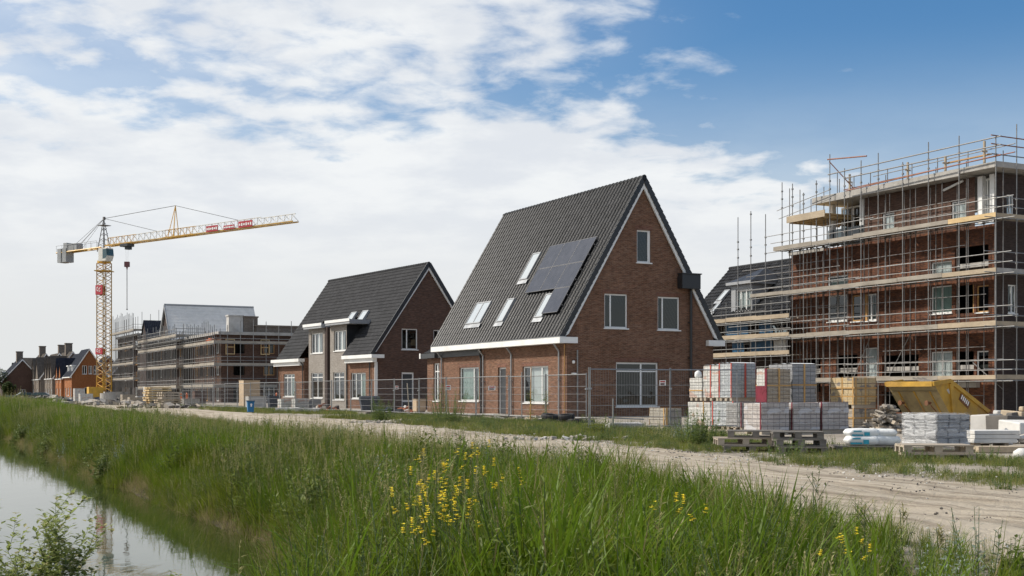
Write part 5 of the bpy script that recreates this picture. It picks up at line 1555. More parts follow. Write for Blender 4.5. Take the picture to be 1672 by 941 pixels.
# ------------------------------------------------------------ packs, pallets, skip, bins
TH = R(27.15)
def pallet_parts(root, lx=1.2, ly=.8, z=0.0, mat='pallet wood', stacked=0):
    """pallet with its long boards along x, corner at the origin"""
    b = MB(); n = 5
    for i in range(n):
        w = .125; y = (ly - w) * i / (n - 1); b.box(random.uniform(-.01, .01), y, z + .122, lx + random.uniform(-.01, .01), y + w, z + .144)
    for x in (0, lx / 2 - .07, lx - .14): b.box(x, .003, z + .1, x + .14, ly - .003, z + .1215)
    b.build('deck_boards', M[mat], root)
    for x in (0, lx / 2 - .07, lx - .14):
        for y in (0, ly / 2 - .05, ly - .1):
            b = MB(); b.box(x + .004, y + .004, z + .022, x + .136, y + .096, z + .0995); b.build('block', M[mat], root)
    for y in (0, ly / 2 - .05, ly - .1):
        b = MB(); b.box(0, y, z, lx, y + .1, z + .0215); b.build('bottom_board', M[mat], root)
def pallet(label, px, Y, z, rz, lx=1.2, ly=.8, mat='pallet wood', group=None, tilt=0.0):
    r = thing('pallet', label, 'pallet', (*at(px, Y)[:2], z), rz, group)
    pallet_parts(r, lx, ly, 0, mat)
    if tilt: r.rotation_euler = (tilt, 0, rz)
    return r
def pack(label, px, Y, z, lb, lu, h, mat, straps=(), strap='red strap', base=True, name='brick_pack', cat='brick pack', group='strapped packs of bricks and blocks', film=False, rz=TH, layers=None, mat2=None, cap=None, j=.012):
    """a strapped pack: px, Y is its near lower corner; lb to the right, lu going away"""
    gx, gy, _ = at(px, Y)
    r = thing(name, label, cat, (gx, gy, z), rz, group)
    zb = .12 if base else 0
    layers = layers or max(3, round(h / .2))
    b = MB()
    for k in range(layers):
        a, c = zb + (h - zb) * k / layers, zb + (h - zb) * (k + 1) / layers - .006
        q = [random.uniform(-j, j) for _ in range(4)]
        b.m = 0
        b.box(q[0], q[1], a, lb + q[2], lu + q[3], c)
    b.build('blocks', M[mat], r)
    if base:
        b = MB()
        for y in (.02, lu / 2 - .06, lu - .14): b.box(.01, y, 0, lb - .01, y + .12, .095)
        for i in range(4): y = .01 + (lu - .16) * i / 3; b.box(0, y, .097, lb, y + .14, .117)
        b.build('pallet_base', M['pallet wood'], r)
    for (ax, t) in straps:
        b = MB(); e = .016; w = .035
        if ax == 'u':   # strap runs over the left face at distance t along u, and over the top
            y = lu * t; w = .024
            b.box(-e, y - w, zb, -e + .004, y + w, h + e); b.box(lb + e - .004, y - w, zb, lb + e, y + w, h + e); b.box(-e + .0041, y - w, h + e - .004, lb + e - .0041, y + w, h + e)
        elif ax == 'b':
            x = lb * t
            b.box(x - w, -e, zb, x + w, -e + .004, h + e); b.box(x - w, lu + e - .004, zb, x + w, lu + e, h + e); b.box(x - w, -e + .0041, h + e - .004, x + w, lu + e - .0041, h + e)
        else:           # level band
            zz = zb + (h - zb) * t
            b.box(-e, -e, zz - .02, lb + e, -e + .004, zz + .02); b.box(-e, -e + .0041, zz - .02, -e + .004, lu + e, zz + .02); b.box(lb + e - .004, -e + .0041, zz - .02, lb + e, lu + e, zz + .02)
        b.build('strap', M[strap], r)
    if cap:
        b = MB(); n = 6
        for i in range(n):
            for k in range(n):
                c = [(lb * (i + p) / n, lu * (k + q_) / n, h + .012 + .028 * math.sin(3.1 * (i + p) + 1.7 * (k + q_)) ** 2) for p, q_ in ((0, 0), (1, 0), (1, 1), (0, 1))]
                b.poly(c)
        b.build('cover_sheet', M[cap], r)
    if film:
        b = MB(); n = 10; e = .03
        ring = [(-e, -e), (lb + e, -e), (lb + e, lu + e), (-e, lu + e)]
        pts = []
        for p, q_ in zip(ring, ring[1:] + ring[:1]):
            for k in range(n): pts.append((p[0] + (q_[0] - p[0]) * k / n, p[1] + (q_[1] - p[1]) * k / n))
        rows = 9; V = []
        for a in range(rows + 1):
            for (x, y) in pts:
                o = .022 * mnoise.noise((x * 2.1, y * 2.1 + 3, a * .9)); cx, cy = x - lb / 2, y - lu / 2; l = math.hypot(cx, cy)
                V.append((x + cx / l * o, y + cy / l * o, .02 + (h + .01) * a / rows))
        m_ = len(pts); F_ = [(a * m_ + k, a * m_ + (k + 1) % m_, (a + 1) * m_ + (k + 1) % m_, (a + 1) * m_ + k) for a in range(rows) for k in range(m_)]
        F_.append(tuple(rows * m_ + k for k in range(m_)))
        b.add(V, F_); b.build('film', M['stretch film'], r, smooth=True)
    return r
# the two-tier stack beside the garden window
sx = lambda px, Y, d, e=0: None
def corner(px, Y, db=0.0, du=0.0):
    """px, Y of a corner moved db to the right along the gables and du away along the street"""
    x, y, _ = at(px, Y); x += math.cos(TH) * db - math.sin(TH) * du; y += math.sin(TH) * db + math.cos(TH) * du
    return CX + FP * x / y, y
Y_A = 42.5
zA = CAMZ + (HZ - 656) / FP * Y_A; hA = CAMZ + (HZ - 597) / FP * Y_A - zA
cA = corner(1198, Y_A)
pack('white wrapped brick pack at the bottom right of the two-tier stack, nearest the pallets', *cA, 0, .95, 1.25, zA, 'film blocks', (('u', .03), ('u', .93)), 'red strap', cap='white frame')
cB = corner(1198, Y_A, .0, 1.3)
pack('pale brick pack at the bottom left of the two-tier stack, behind the fence mesh', *cB, 0, .95, 1.3, zA - .02, 'white blocks', (('u', .3),), 'orange strap')
cC = corner(1195, Y_A, .02, .02)
pack('tall white brick pack with red corner bands on top of the two-tier stack', *cC, zA + .02, .98, .72, hA + .05, 'film blocks', (('u', .05), ('u', .95), ('b', .55)), 'red strap', cap='white frame')
cD = corner(1195, Y_A, .02, .78)
pack('white brick pack in the middle of the upper tier, red strap down its face', *cD, zA + .02, .98, .85, hA + .0, 'white blocks', (('u', .5),), 'red strap', cap='white frame')
cE = corner(1195, Y_A, .0, 1.68)
pack('lower pale pack at the left end of the upper tier, beside the black drain pipe', *cE, zA + .02, .95, .72, hA * .66, 'white blocks', (('h', .35),), 'orange strap')
b = MB(); b.lathe([(.10, 0), (.13, .08), (.11, .2), (.03, .26)], n=10); o = b.build('small_sack', M['white sack'], loc=(*[c for c in H1.w(0, 0)][:0], *at(1140, Y_A + 2.2)[:2], zA + .02 + hA * .66), smooth=True); tag(o, 'small white sack on the lowest pack of the upper tier', 'sack')
cX = corner(1232, Y_A, .9, .0)
# the lower row of grey packs coming towards us, and the taller ones behind
rows_ = [('grey pack with a red edge in the low row, tight against the white stack', 1212, 41.2, .72, 'grey blocks')] + [(l, *corner(1244, 37.6, d), 1.0, 'lilac blocks') for l, d in (('lilac grey pack in the low row behind the weathered pallets', 0), ('lilac grey pack in the middle of the low row', 1.16), ('lilac grey pack at the right end of the low row beside the yellow pack', 2.28))]
for i, (lab, px, Y, w, mt) in enumerate(rows_):
    h = CAMZ + (HZ - (658 if i < 3 else 657)) / FP * Y
    pack(lab, px, Y, 0, w, .85, h, mt, (('u', .06),), 'dark red film', film=False, base=True)
zr = CAMZ + (HZ - 657) / FP * 41.3 
tp_ = pack('tan block pack with dark red film on its left side, on the second tier', 1253, 41.4, zr, .94, .56, CAMZ + (HZ - 602) / FP * 41.4 - zr, 'tan blocks', (('b', .5), ('h', .5)), 'orange strap', base=False)
ht = CAMZ + (HZ - 602) / FP * 41.4 - zr
b = MB(); b.box(-.035, .0, .0, -.02, .56, ht * .48); b.box(-.035, .0, ht * .481, -.02, .1, ht); b.build('side_film', M['dark red film'], tp_)
b = MB(); b.box(-.034, .102, ht * .482, -.02, .5, ht); b.build('side_wrap', M['white blocks'], tp_)
pack('blue grey block pack with a white seam on the second tier', 1294, 42.2, zr - .12, .98, 1.2, CAMZ + (HZ - 594) / FP * 41.6 - zr + .12, 'blue grey blocks', (('b', .5), ('h', .5)), 'orange strap', base=False, cap='white sack')
# plinth under the second tier
b = MB(); gx, gy, _ = at(1250, 42.0); b.box(0, 0, 0, 2.3, 1.2, zr - .125); o = b.build('block_pack', M['grey blocks'], loc=(gx, gy, 0), rz=TH); tag(o, 'grey block pack hidden low behind the low row, under the second tier', 'brick pack', 'strapped packs of bricks and blocks')
# yellow banded packs by the skip
Y_Y = 41.6; zy = CAMZ + (HZ - 667) / FP * Y_Y
pack('yellow wrapped pack at the bottom of the pair left of the skip', 1395, Y_Y, 0, .92, 1.1, zy - .02, 'dun pack', (('u', .04), ('u', .5), ('b', .5), ('h', .5)), 'orange strap')
pack('yellow wrapped pack on top of the pair left of the skip', 1395, Y_Y, zy, .93, 1.12, CAMZ + (HZ - 617) / FP * Y_Y - zy, 'yellow pack', (('u', .05), ('u', .5), ('b', .06), ('b', .5), ('h', .3), ('h', .62)), 'orange strap', base=True, cap='board')
# stone pack behind the fence in front of the gable
Y_S = 41.5
pack('low tan stone pack under the garden window behind the fence', 1087, Y_S, 0, .62, .95, CAMZ + (HZ - 667) / FP * Y_S, 'stone pack', (('u', .1), ('b', .05)), 'orange strap', base=False)
# pallets with goods in front
def wrapped():
    Y = 27.6; 
    pack('film wrapped block of grey parcels standing on flat boards right of the sacks', 1530, Y, .06, 0.92, .98, CAMZ + (HZ - 677) / FP * Y - .06, 'wrapped blocks', (), base=False, film=True, layers=4, j=.03, name='wrapped_parcel', cat='wrapped goods', group=None)
wrapped()
PY = 22.4
pallet('bleached empty pallet at the front right, lowest of the two by the wrapped goods', 1478, PY + .25, .0, R(-8), group=None)
pallet('bleached empty pallet lying on another one in front of the wrapped goods', 1476, PY + .3, .150, R(-5), group=None)
pallet('dark weathered pallet carrying the white sacks', 1366, 25.9, .0, R(-4), 1.25, .95, 'old pallet wood')
pallet('dark weathered pallet with the film wrapped parcels behind the bleached pallets', 1470, 26.6, -.09, R(-6), 1.6, 1.1, 'old pallet wood')
P4 = 26.2
for i, (lab, dx, dz, rz, mt) in enumerate((('lowest weathered pallet in the pile in front of the grey packs', 0, 0, R(-6), 'old pallet wood'), ('middle weathered pallet in the pile in front of the grey packs', -10, .148, R(-3), 'pallet wood'), ('top weathered pallet in the pile in front of the grey packs', 6, .296, R(-10), 'old pallet wood'))):
    pallet(lab, 1182 + dx, P4 + .1 * i, dz, rz, 1.15, .9, mt)
pallet('dark pallet leaning into the weeds right of the pallet pile', 1272, 25.4, .0, R(-8), .95, .8, 'old pallet wood')
pallet('dark pallet on the one leaning into the weeds, level with the pile', 1268, 25.5, .15, R(-4), .98, .8, 'old pallet wood')
pallet('weathered pallet lying on two dark pallets right of the pile', 1262, 25.6, .30, R(-7), 1.0, .8, 'old pallet wood')
# planks lying flat
b = MB(); 
for i in range(3): b.box(0, .22 * i, 0, 4.0, .22 * i + .2, .06)
o = b.build('plank', M['pallet wood'], loc=(*at(1330, 29)[:2], 0.0), rz=R(2)); tag(o, 'flat grey planks on the ground behind the sacks', 'planks')
b = MB()
for i in range(2): b.box(0, .26 * i, 0, 3.2, .26 * i + .24, .12)
o = b.build('plank', M['board'], loc=(*at(1598, 26.2)[:2], .0), rz=R(-3)); tag(o, 'long pale plank at the right edge beside the bleached pallets', 'planks')
def slabs():
    gx, gy, _ = at(1590, 28.6)
    r = thing('slab_stack', 'low stack of white slabs right of the wrapped parcels', 'slab stack', (gx, gy, .0), R(4))
    for k in range(3):
        b = MB(); b.box(random.uniform(-.03, .03), 0, .10 + k * .095, 1.02 + random.uniform(-.04, .04), .8, .10 + k * .095 + .088); b.build('slab', M['stone white'], r, bevel=.01)
    for x in (.1, .75):
        b = MB(); b.box(x, .1, 0, x + .1, .7, .099); b.build('bearer', M['pallet wood'], r)
slabs()
def sack(label, loc, rz, sx, sy, sz, prints=True):
    r = thing('cement_sack', label, 'sack', loc, rz, 'white sacks on the pallet')
    n, m = 16, 10; V, F_ = [], []
    for i in range(n + 1):
        for k in range(m):
            t = 2 * math.pi * k / m; u = i / n
            e = (1 - abs(2 * u - 1) ** 9) ** .5 if 0 < u < 1 else .0
            e = max(e, .12)
            cx, sz_ = math.cos(t), math.sin(t)
            sq = lambda v: math.copysign(abs(v) ** .4, v)
            w = mnoise.noise((u * 3 + loc[0], t, loc[2] * 5)) * .06
            V.append(((u - .5) * sx, sq(cx) * sy / 2 * (.9 + .1 * e), sz / 2 + sq(sz_) * sz / 2 * e + w * sz))
    for i in range(n):
        for k in range(m): F_.append((i * m + k, i * m + (k + 1) % m, (i + 1) * m + (k + 1) % m, (i + 1) * m + k))
    F_ += [tuple(range(m - 1, -1, -1)), tuple(n * m + k for k in range(m))]
    b = MB(); b.add(V, F_); b.build('bag', M['white sack'], r, smooth=True)
    if prints:
        b = MB()
        for (x0, x1, z0, z1) in ((-.42, -.05, .12, .32), (-.02, .16, .14, .6), (-.36, -.1, .62, .8)):
            k = 6
            for i in range(k):
                xa, xb = [sx * (x0 + (x1 - x0) * q / k) for q in (i, i + 1)]
                b.poly([(xa, -sy / 2 * 1.03, sz * z0), (xb, -sy / 2 * 1.03, sz * (z0 + .02)), (xb, -sy / 2 * 1.02, sz * z1 * .95), (xa, -sy / 2 * 1.02, sz * z1)])
        b.build('print', M['teal print'], r)
    return r
X0, Y0, _ = at(1385, 26.0)
sack('white cement sack with teal print, lowest at the front of the sack pallet', (X0 + .33, Y0 + .25, .15), R(-2), .64, .46, .20)
sack('plain white cement sack, lowest at the right of the sack pallet', (X0 + .80, Y0 + .3, .15), R(8), .56, .47, .20, False)
sack('white cement sack with teal print, on top at the left of the sack pallet', (X0 + .34, Y0 + .28, .32), R(3), .64, .44, .17)
sack('plain white cement sack slumped over the right end of the sack pallet', (X0 + .76, Y0 + .33, .32), R(-6), .58, .46, .16, False)

# ------------------------------------------------------------ the yellow skip
def skip():
    gx, gy, _ = at(1526, 40.0)
    r = thing('skip', 'battered yellow skip with sloping ends standing in front of the scaffold', 'skip', (gx, gy, 0), TH)
    Wd = 2.05
    top = CAMZ + (HZ - 626) / FP * 40
    prof = [(-.02, top - .02), (.62, top + .10), (2.35, .60), (2.30, .45), (2.05, .04), (1.10, .04), (.98, .10)]
    f = lambda u, w, t: (u, t, w)
    b = MB()
    n = len(prof)
    for t in (0.0, Wd): b.poly([f(u, w, t) for u, w in prof])
    for i in (3, 4, 5): b.poly([f(*prof[i], 0), f(*prof[i + 1], 0), f(*prof[i + 1], Wd), f(*prof[i], Wd)])
    b.poly([f(*prof[2], 0), f(*prof[3], 0), f(*prof[3], Wd), f(*prof[2], Wd)])
    b.build('body', M['skip yellow'], r)
    b = MB(); b.poly([f(-.02, top - .02, 0), f(.98, .10, 0), f(.98, .10, Wd), f(-.02, top - .02, Wd)]); b.build('end_plate', M['skip grimy'], r)
    b = MB(); b.poly([f(.1, top - .25, .04), f(.6, top - .15, .04), f(2.2, .62, .04), f(2.2, .62, Wd - .04), f(.6, top - .15, Wd - .04), f(.1, top - .25, Wd - .04)]); b.build('load', M['rubble'], r)
    b = MB()
    for t in (-.05, Wd - .03):
        b.hexa([f(u, w, q) for q in (t, t + .08) for (u, w) in ((-.06, top - .08), (.62, top + .02), (.64, top + .14), (-.08, top + .05))])
        b.hexa([f(u, w, q) for q in (t, t + .08) for (u, w) in ((.6, top + .02), (2.38, .52), (2.42, .63), (.641, top + .14))])
    b.box(-.09, .03, top - .1, .0, Wd - .03, top + .06)
    b.build('rim', M['skip yellow'], r)
    b = MB()
    for t in (.0,):
        b.hexa([f(u, w, q) for q in (-.06, -.002) for (u, w) in ((.78, .12), (.92, .12), (.74, top - .02), (.60, top - .02))])
        b.hexa([f(u, w, q) for q in (-.05, -.002) for (u, w) in ((1.0, .30), (2.15, .30), (2.2, .36), (1.0, .36))])
    for y in (.35, Wd / 2, Wd - .35):
        b.hexa([f(u, w, q) for q in (y - .03, y + .03) for (u, w) in ((.12, top - .25), (.15, top - .25), (.99, .12), (.96, .12))])
    b.build('rib', M['skip yellow'], r)
    for t in (.45, Wd - .45):
        b = MB(); b.tube(f(.28, top - .62, t), f(.12, top - .62, t), .05, 8); b.tube(f(.13, top - .62, t), f(.10, top - .62, t), .085, 10); b.tube(f(.3, top - .7, t), f(.62, .55, t), .02, 5); b.build('lifting_lug', M['rust'], r)
    b = MB(); b.hexa([f(u, w, q) for q in (-.016, -.004) for (u, w) in ((1.02, 1.02), (1.42, .72), (1.52, .90), (1.12, 1.22))]); sg = b.build('sign_plate', M['rust'], r)
    b = MB()
    for i in range(5):
        a = .12 + i * .16; c0 = (1.05 + .42 * a, 1.06 - .32 * a); b.hexa([f(c0[0] + du, c0[1] + dw, q) for q in (-.022, -.017) for (du, dw) in ((.0, .02), (.035, -.005), (.09, .12), (.055, .145))])
    b.build('lettering', M['sign white'], sg)
    b = MB(); b.hexa([f(u, w, q) for q in (-.006, -.003) for (u, w) in ((.50, 1.32), (.58, 1.36), (.70, 1.18), (.60, 1.20))]); b.build('worn_patch', M['pale concrete'], r)
    b = MB(); b.tube((2.36, -.08, .55), (2.36, .06, .55), .09, 10); b.build('hinge', M['rust'], r)
    b = MB()
    for i in range(3): b.hexa([(x, y, z) for x, y, z in [(.05 + .2 * i, .5, top + .02), (.1 + .2 * i, .5, top + .02), (.5 + .2 * i, 1.4, top + .16), (.45 + .2 * i, 1.4, top + .16), (.05 + .2 * i, .5, top + .07), (.1 + .2 * i, .5, top + .07), (.5 + .2 * i, 1.4, top + .21), (.45 + .2 * i, 1.4, top + .21)]])
    b.build('load', M['old pallet wood'], r)
skip()
# scrap wood heap and stones near the skip
def heap(name, label, cat, loc, n, spread, size, mats, seed, flat=.35, group=None, smooth=False, long=1.0):
    random.seed(seed)
    b = MB()
    for i in range(n):
        a, d = random.uniform(0, 6.28), random.random() ** .7
        x, y = math.cos(a) * d * spread[0], math.sin(a) * d * spread[1]
        s = size * random.uniform(.5, 1.4); z = max(0, (1 - d)) * spread[2] * random.random() + s * flat * .4
        b.m = random.randrange(len(mats))
        b.cbox((x, y, z), s * long * random.uniform(.7, 1.5), s * random.uniform(.5, 1), s * flat * random.uniform(.7, 1.5), random.uniform(0, 3.1), s * .10, (random.uniform(-.5, .5), random.uniform(-.4, .4)))
    o = b.build(name, [M[m] for m in mats], loc=loc)
    return tag(o, label, cat, group, 'stuff')
heap('scrap_heap', 'brown heap of scrap wood and bark left of the skip', 'scrap heap', (*at(1450, 39.2)[:2], 0), 260, (.85, .6, .95), .15, ('old pallet wood', 'rubble', 'pallet wood'), 3, .35, long=2.2)
for (px, Y, w, h, mt, lab) in ((1622, 36, 1.0, .62, 'pale concrete', 'pale concrete block right of the skip'), (1644, 35.2, .85, .58, 'dark concrete', 'dark rough block beside the pale concrete block'), (1662, 35.6, .6, .72, 'board', 'upright timber offcut at the right edge'), (1676, 33.0, 1.2, .5, 'stone white', 'stone block cut by the right edge')):
    b = MB(); b.cbox((0, 0, h / 2), w, .7, h, TH, .04); b.cbox((.2, .1, h + .05), w * .3, .2, .12, .3, .02)
    o = b.build('rubble_block', M[mt], loc=(*at(px, Y)[:2], 0), bevel=.03); tag(o, lab, 'block')
heap('rubble_heap', 'loose rubble behind the white slabs at the right edge', 'rubble heap', (*at(1660, 31)[:2], 0), 70, (1.6, .8, .3), .2, ('rubble', 'pale concrete', 'dark concrete'), 5)
b = MB(); b.lathe([(.10, 0), (.16, .05), (.14, .14), (.05, .2)], n=9); o = b.build('stone', M['stone white'], loc=(*at(1668, 23.6)[:2], 0), smooth=True); tag(o, 'round pale stone in the grass at the right edge', 'stone')

# ------------------------------------------------------------ site fence
def fence_proto(L_=3.45, H=1.95):
    r = thing('mesh_fence', 'x', 'fence panel', (0, 0, -50), 0, 'mesh panels of the site fence')
    b = MB()
    for x in (0.02, L_ - .02): b.tube((x, 0, .05), (x, 0, H + .04), .021, 6)
    for z in (.14, H - .02): b.tube((.02, 0, z), (L_ - .02, 0, z), .019, 6)
    b.build('frame', M['fence wire'], r)
    b = MB()
    n = int(L_ / .11)
    for i in range(1, n): b.tube((L_ * i / n, -.012, .14), (L_ * i / n, -.012, H - .02), .0028, 3, cap=False)
    for z in (.45, .8, 1.12, 1.44): b.tube((.02, .0, z), (L_ - .02, .0, z), .007, 4, cap=False)
    b.build('wire_mesh', M['fence wire'], r)
    b = MB(); b.box(-.04, -.05, 1.3, .06, .05, 1.36); b.build('clamp', M['zinc pipe'], r)
    return r
def foot_proto():
    r = thing('fence_weight', 'x', 'fence weight', (0, 0, -50), 0, 'feet of the site fence')
    b = MB(); b.prism([(-.36, 0), (.36, 0), (.33, .12), (-.33, .12)], -.12, .12, lambda u, w, t: (t, u, w)); b.build('base', M['dark concrete'], r, bevel=.015)
    b = MB(); b.tube((0, 0, .12), (0, 0, .17), .035, 8); b.build('socket', M['black plastic'], r)
    return r
FEN = fence_proto(); FOOT = foot_proto()
pts = [(3.05, 52.6)]
for i in range(20):
    dx, dy = (-.4563, .8898) if i < 9 else (-.47, .883)
    pts.append((pts[-1][0] + dx * 3.5, pts[-1][1] + dy * 3.5))
behind = ['in front of the front window with white curtains', 'in front of the narrow front door of the solar panel house', 'in front of the front window with the greenish curtain', 'in front of the low extension of the solar panel house', 'in front of the gap between the two brick houses', 'in front of the side door of the long house', 'in front of the shaded gable of the long house', 'in front of the black tub by the long house', 'in front of the right brick part of the long house', 'in front of the right grey bay', 'in front of the left grey bay', 'in front of the white block packs', 'in front of the left end window of the long house', 'in front of the dark tub left of the long house', 'in front of the tall brown box', 'in front of the grey crate by the brown box', 'in front of the corner of the scaffolded shell', 'in front of the scaffolded shell, right of the timber stacks', 'in front of the timber stacks', 'farthest left, near the middle scaffold']
used = False
for i, (a, c) in enumerate(zip(pts, pts[1:])):
    rz = math.atan2(c[1] - a[1], c[0] - a[0])
    z = height1(*a) + .05
    lab = 'galvanised mesh fence panel ' + behind[i]
    dup(FEN, (a[0], a[1], z), rz, lab)
    dup(FOOT, (a[0], a[1], z - .05), rz, 'dark fence weight ' + behind[i])
right = [((2.42, 40.0), (5.05, 41.0), 'beside the garden window of the solar panel house'), ((5.05, 41.0), (7.25, 41.35), 'across the white two-tier brick stack')]
for (a, c, lab) in right:
    L_ = math.hypot(c[0] - a[0], c[1] - a[1]); rz = math.atan2(c[1] - a[1], c[0] - a[0])
    dup(FEN, (a[0], a[1], .03), rz, 'galvanised mesh fence panel ' + lab, scale=(L_ / 3.45, 1, 1))
dup(FEN, (2.42 - .03, 40.02, .03), math.atan2(46.5 - 40, 2.9 - 2.42), 'galvanised mesh fence panel seen almost edge on at the fence corner')
dup(FOOT, (3.12, 39.2, 0), R(20), 'dark fence foot standing in the grass right of the fence corner post')
dup(FOOT, (5.05, 41.0, 0), R(20), 'dark fence foot under the joint left of the brick stack')
for o in (FEN, FOOT):
    for c in kids(o): bpy.data.objects.remove(c)
    bpy.data.objects.remove(o)
def post(px, Y, h, label, mat='galvanised', lean=0.0):
    b = MB(); b.tube((0, 0, 0), (lean, 0, h), .024, 7); o = b.build('post', M[mat], loc=(*at(px, Y)[:2], 0)); tag(o, label, 'post')
post(852, 53.5, 2.1, 'single steel post on a black foot in front of the brick pier by the door')
dup_f = foot_proto(); dup_f.location = (*at(852, 53.5)[:2], 0); dup_f.rotation_euler = (0, 0, R(60)); dup_f['label'] = 'dark foot under the single steel post in front of the facade'; dup_f['group'] = 'feet of the site fence'
post(1001, 39.6, 1.05, 'short steel post by the low mesh left of the stone pack')
post(669, 61, 1.7, 'thin bent stake leaning by the side door of the long house', 'pallet wood', -.12)
def low_mesh():
    r = thing('mesh_sheet', 'pale mesh sheet lying propped low beside the stone pack', 'mesh sheet', (*at(994, 39.9)[:2], 0), R(14))
    b = MB(); b.tube((0, 0, .45), (1.15, 0, .40), .018, 6); b.tube((0, 0, .02), (1.15, 0, .02), .018, 6); b.build('frame', M['fence wire'], r)
    b = MB()
    for i in range(22): b.tube((1.15 * i / 21, 0, .02), (1.15 * i / 21, 0, .44), .006, 3)
    b.build('wire_mesh', M['fence wire'], r)
    b = MB(); b.cbox((.6, .25, .14), 1.1, .4, .26, 0, .04); b.build('backing_stone', M['pale concrete'], r)
low_mesh()
def notice(px, py, Y, w, h, label, mark='red sign'):
    g = at(px, Y); z = CAMZ + (HZ - py) / FP * Y
    r = thing('notice', label, 'notice', (g[0], g[1], z), 0, None)
    b = MB(); b.box(-w / 2, -.01, -h / 2, w / 2, .0, h / 2); b.build('board', M['sign white'], r)
    b = MB(); b.box(-w * .38, -.013, h * .12, w * .38, -.0105, h * .36); b.build('heading', M[mark], r)
    b = MB()
    for k in range(3): b.box(-w * .36, -.013, -h * (.02 + .14 * k) - .02, w * (.36 - .12 * (k % 2)), -.0105, -h * (.02 + .14 * k)); 
    b.build('lines', M['sign ink'], r)
notice(1082, 625.5, 40.55, .2, .17, 'small white notice on the fence beside the garden window')
notice(732, 633, 63.9, .24, .24, 'small white and red notice on the fence by the greenish curtained window')
notice(803, 634, 59.9, .34, .2, 'small white notice hung left of the narrow front door')
notice(648, 633, 70.9, .18, .2, 'small round-cornered white notice on the fence by the side door')

# ------------------------------------------------------------ things in the yards
def bin_(label, px, Y, w, d, h, mat, lid, rz, name='bin', open_=False):
    r = thing(name, label, 'bin', (*at(px, Y)[:2], .03), rz)
    b = MB(); b.hexa([(x * s_, y * s_, z) for z, s_ in ((.04, .84), (h, 1.0)) for x, y in ((-w / 2, -d / 2), (w / 2, -d / 2), (w / 2, d / 2), (-w / 2, d / 2))]); b.box(-w / 2 - .03, -d / 2 - .03, h + .001, w / 2 + .03, d / 2 + .03, h + .05); b.build('body', M[mat], r, bevel=.02)
    if lid:
        b = MB(); n = 8
        pr = [(-d / 2 - .05, h + .052)] + [(-d / 2 * math.cos(math.pi * k / n) * 1.08, h + .06 + lid * math.sin(math.pi * k / n)) for k in range(n + 1)] + [(d / 2 + .05, h + .052)]
        b.prism(pr, -w / 2 - .04, w / 2 + .04, lambda u, v, t: (t, u, v)); b.build('lid', M['black plastic'], r)
    b = MB()
    for s_ in (-1, 1): b.tube((s_ * w * .38 - .03, d * .42, .09), (s_ * w * .38 + .03, d * .42, .09), .09, 10)
    b.build('wheel', M['rubber'], r)
    return r
bin_('bright blue bin by the dirt road in front of the brown box', 409, 79, .42, .40, .66, 'blue plastic', .04, R(20))
b = MB(); b.box(-.04, -.005, -.1, .04, 0, .1); b.box(-.075, -.004, .02, .075, -.001, .05); o = b.build('sticker', M['sign white'], loc=(at(410, 78.7)[0], 78.75, .5), rz=R(20)); tag(o, 'white sticker on the bright blue bin', 'sticker')
bin_('dark navy tub left of the white block packs', 447, 95, .85, .75, .95, 'navy plastic', 0, R(25))
bin_('large dark container with a rounded black lid before the long house', 603, 88, 1.25, .85, .62, 'navy plastic', .34, R(15))
def box_crate(label, px, Y, w, d, h, mat, name='crate', cat='crate', rz=TH, z=0.03, lids=True):
    r = thing(name, label, cat, (*at(px, Y)[:2], z), rz)
    b = MB(); b.box(0, 0, .1, w, d, h); b.build('body', M[mat], r)
    for y in (.05, d / 2 - .05, d - .15):
        b = MB(); b.box(.02, y, 0, w - .02, y + .1, .098); b.build('bearer', M['pallet wood'], r)
    b = MB(); b.box(-.02, -.02, h + .002, w + .02, d + .02, h + .03)
    if h > 1: 
        b.box(-.012, -.012, .12, .06, -.002, h - .01); b.box(w - .06, -.012, .12, w + .002, -.002, h - .01)
    b.build('edge_board', M['board'], r)
    return r
box_crate('tall brown plywood box beside the far end of the long house', 398, 108, 1.4, 1.5, 2.28, 'plywood')
box_crate('low grey crate in front of the tall brown box', 406, 99, 1.4, .9, .97, 'pale concrete')
box_crate('plain tan box on the paving near the side door', 680, 79, .62, .6, .82, 'plywood')
for i, (px, Y, w, h, lab) in enumerate(((459, 88, .85, .80, 'white block pack at the left end of the row before the long house'), (482, 87, .95, .84, 'white block pack in the middle of the row before the long house'), (505, 88, .85, .78, 'pale block pack at the right end of the row before the long house'))):
    pack(lab, px, Y, .03, w, .8, h, 'white blocks' if i < 2 else 'grey blocks', (('u', .5), ('h', .5)), 'zinc pipe')
for (px, Y, w, mt, lab) in ((470, 82, 1.5, 'stone white', 'low white kerb stones in front of the left white pack'), (503, 80, 1.6, 'pale concrete', 'low pale slab pile in front of the white packs')):
    b = MB()
    for k in range(3): b.cbox((w * (k - 1) / 3, 0, .14), w / 3.2, .5, .27, random.uniform(-.1, .1), .02)
    o = b.build('kerb_stone', M[mt], loc=(*at(px, Y)[:2], .03), bevel=.02); tag(o, lab, 'kerb stones')
heap('brick_heap', 'heap of loose orange bricks and tiles beside the white packs', 'brick heap', (*at(532, 83)[:2], .03), 70, (1.0, .6, .45), .26, ('clay', 'rubble', 'dark brick', 'clay'), 8, .5)
heap('brick_heap', 'small heap of red and white bricks by the side door', 'brick heap', (*at(662, 80)[:2], .03), 26, (.8, .4, .35), .24, ('clay', 'stone white', 'clay'), 9, .5)
heap('tarpaulin', 'crumpled dark tarpaulin on the paving left of the tan box', 'tarpaulin', (*at(637, 76)[:2], .03), 12, (.75, .3, .25), .3, ('black plastic', 'navy plastic'), 12, .6)
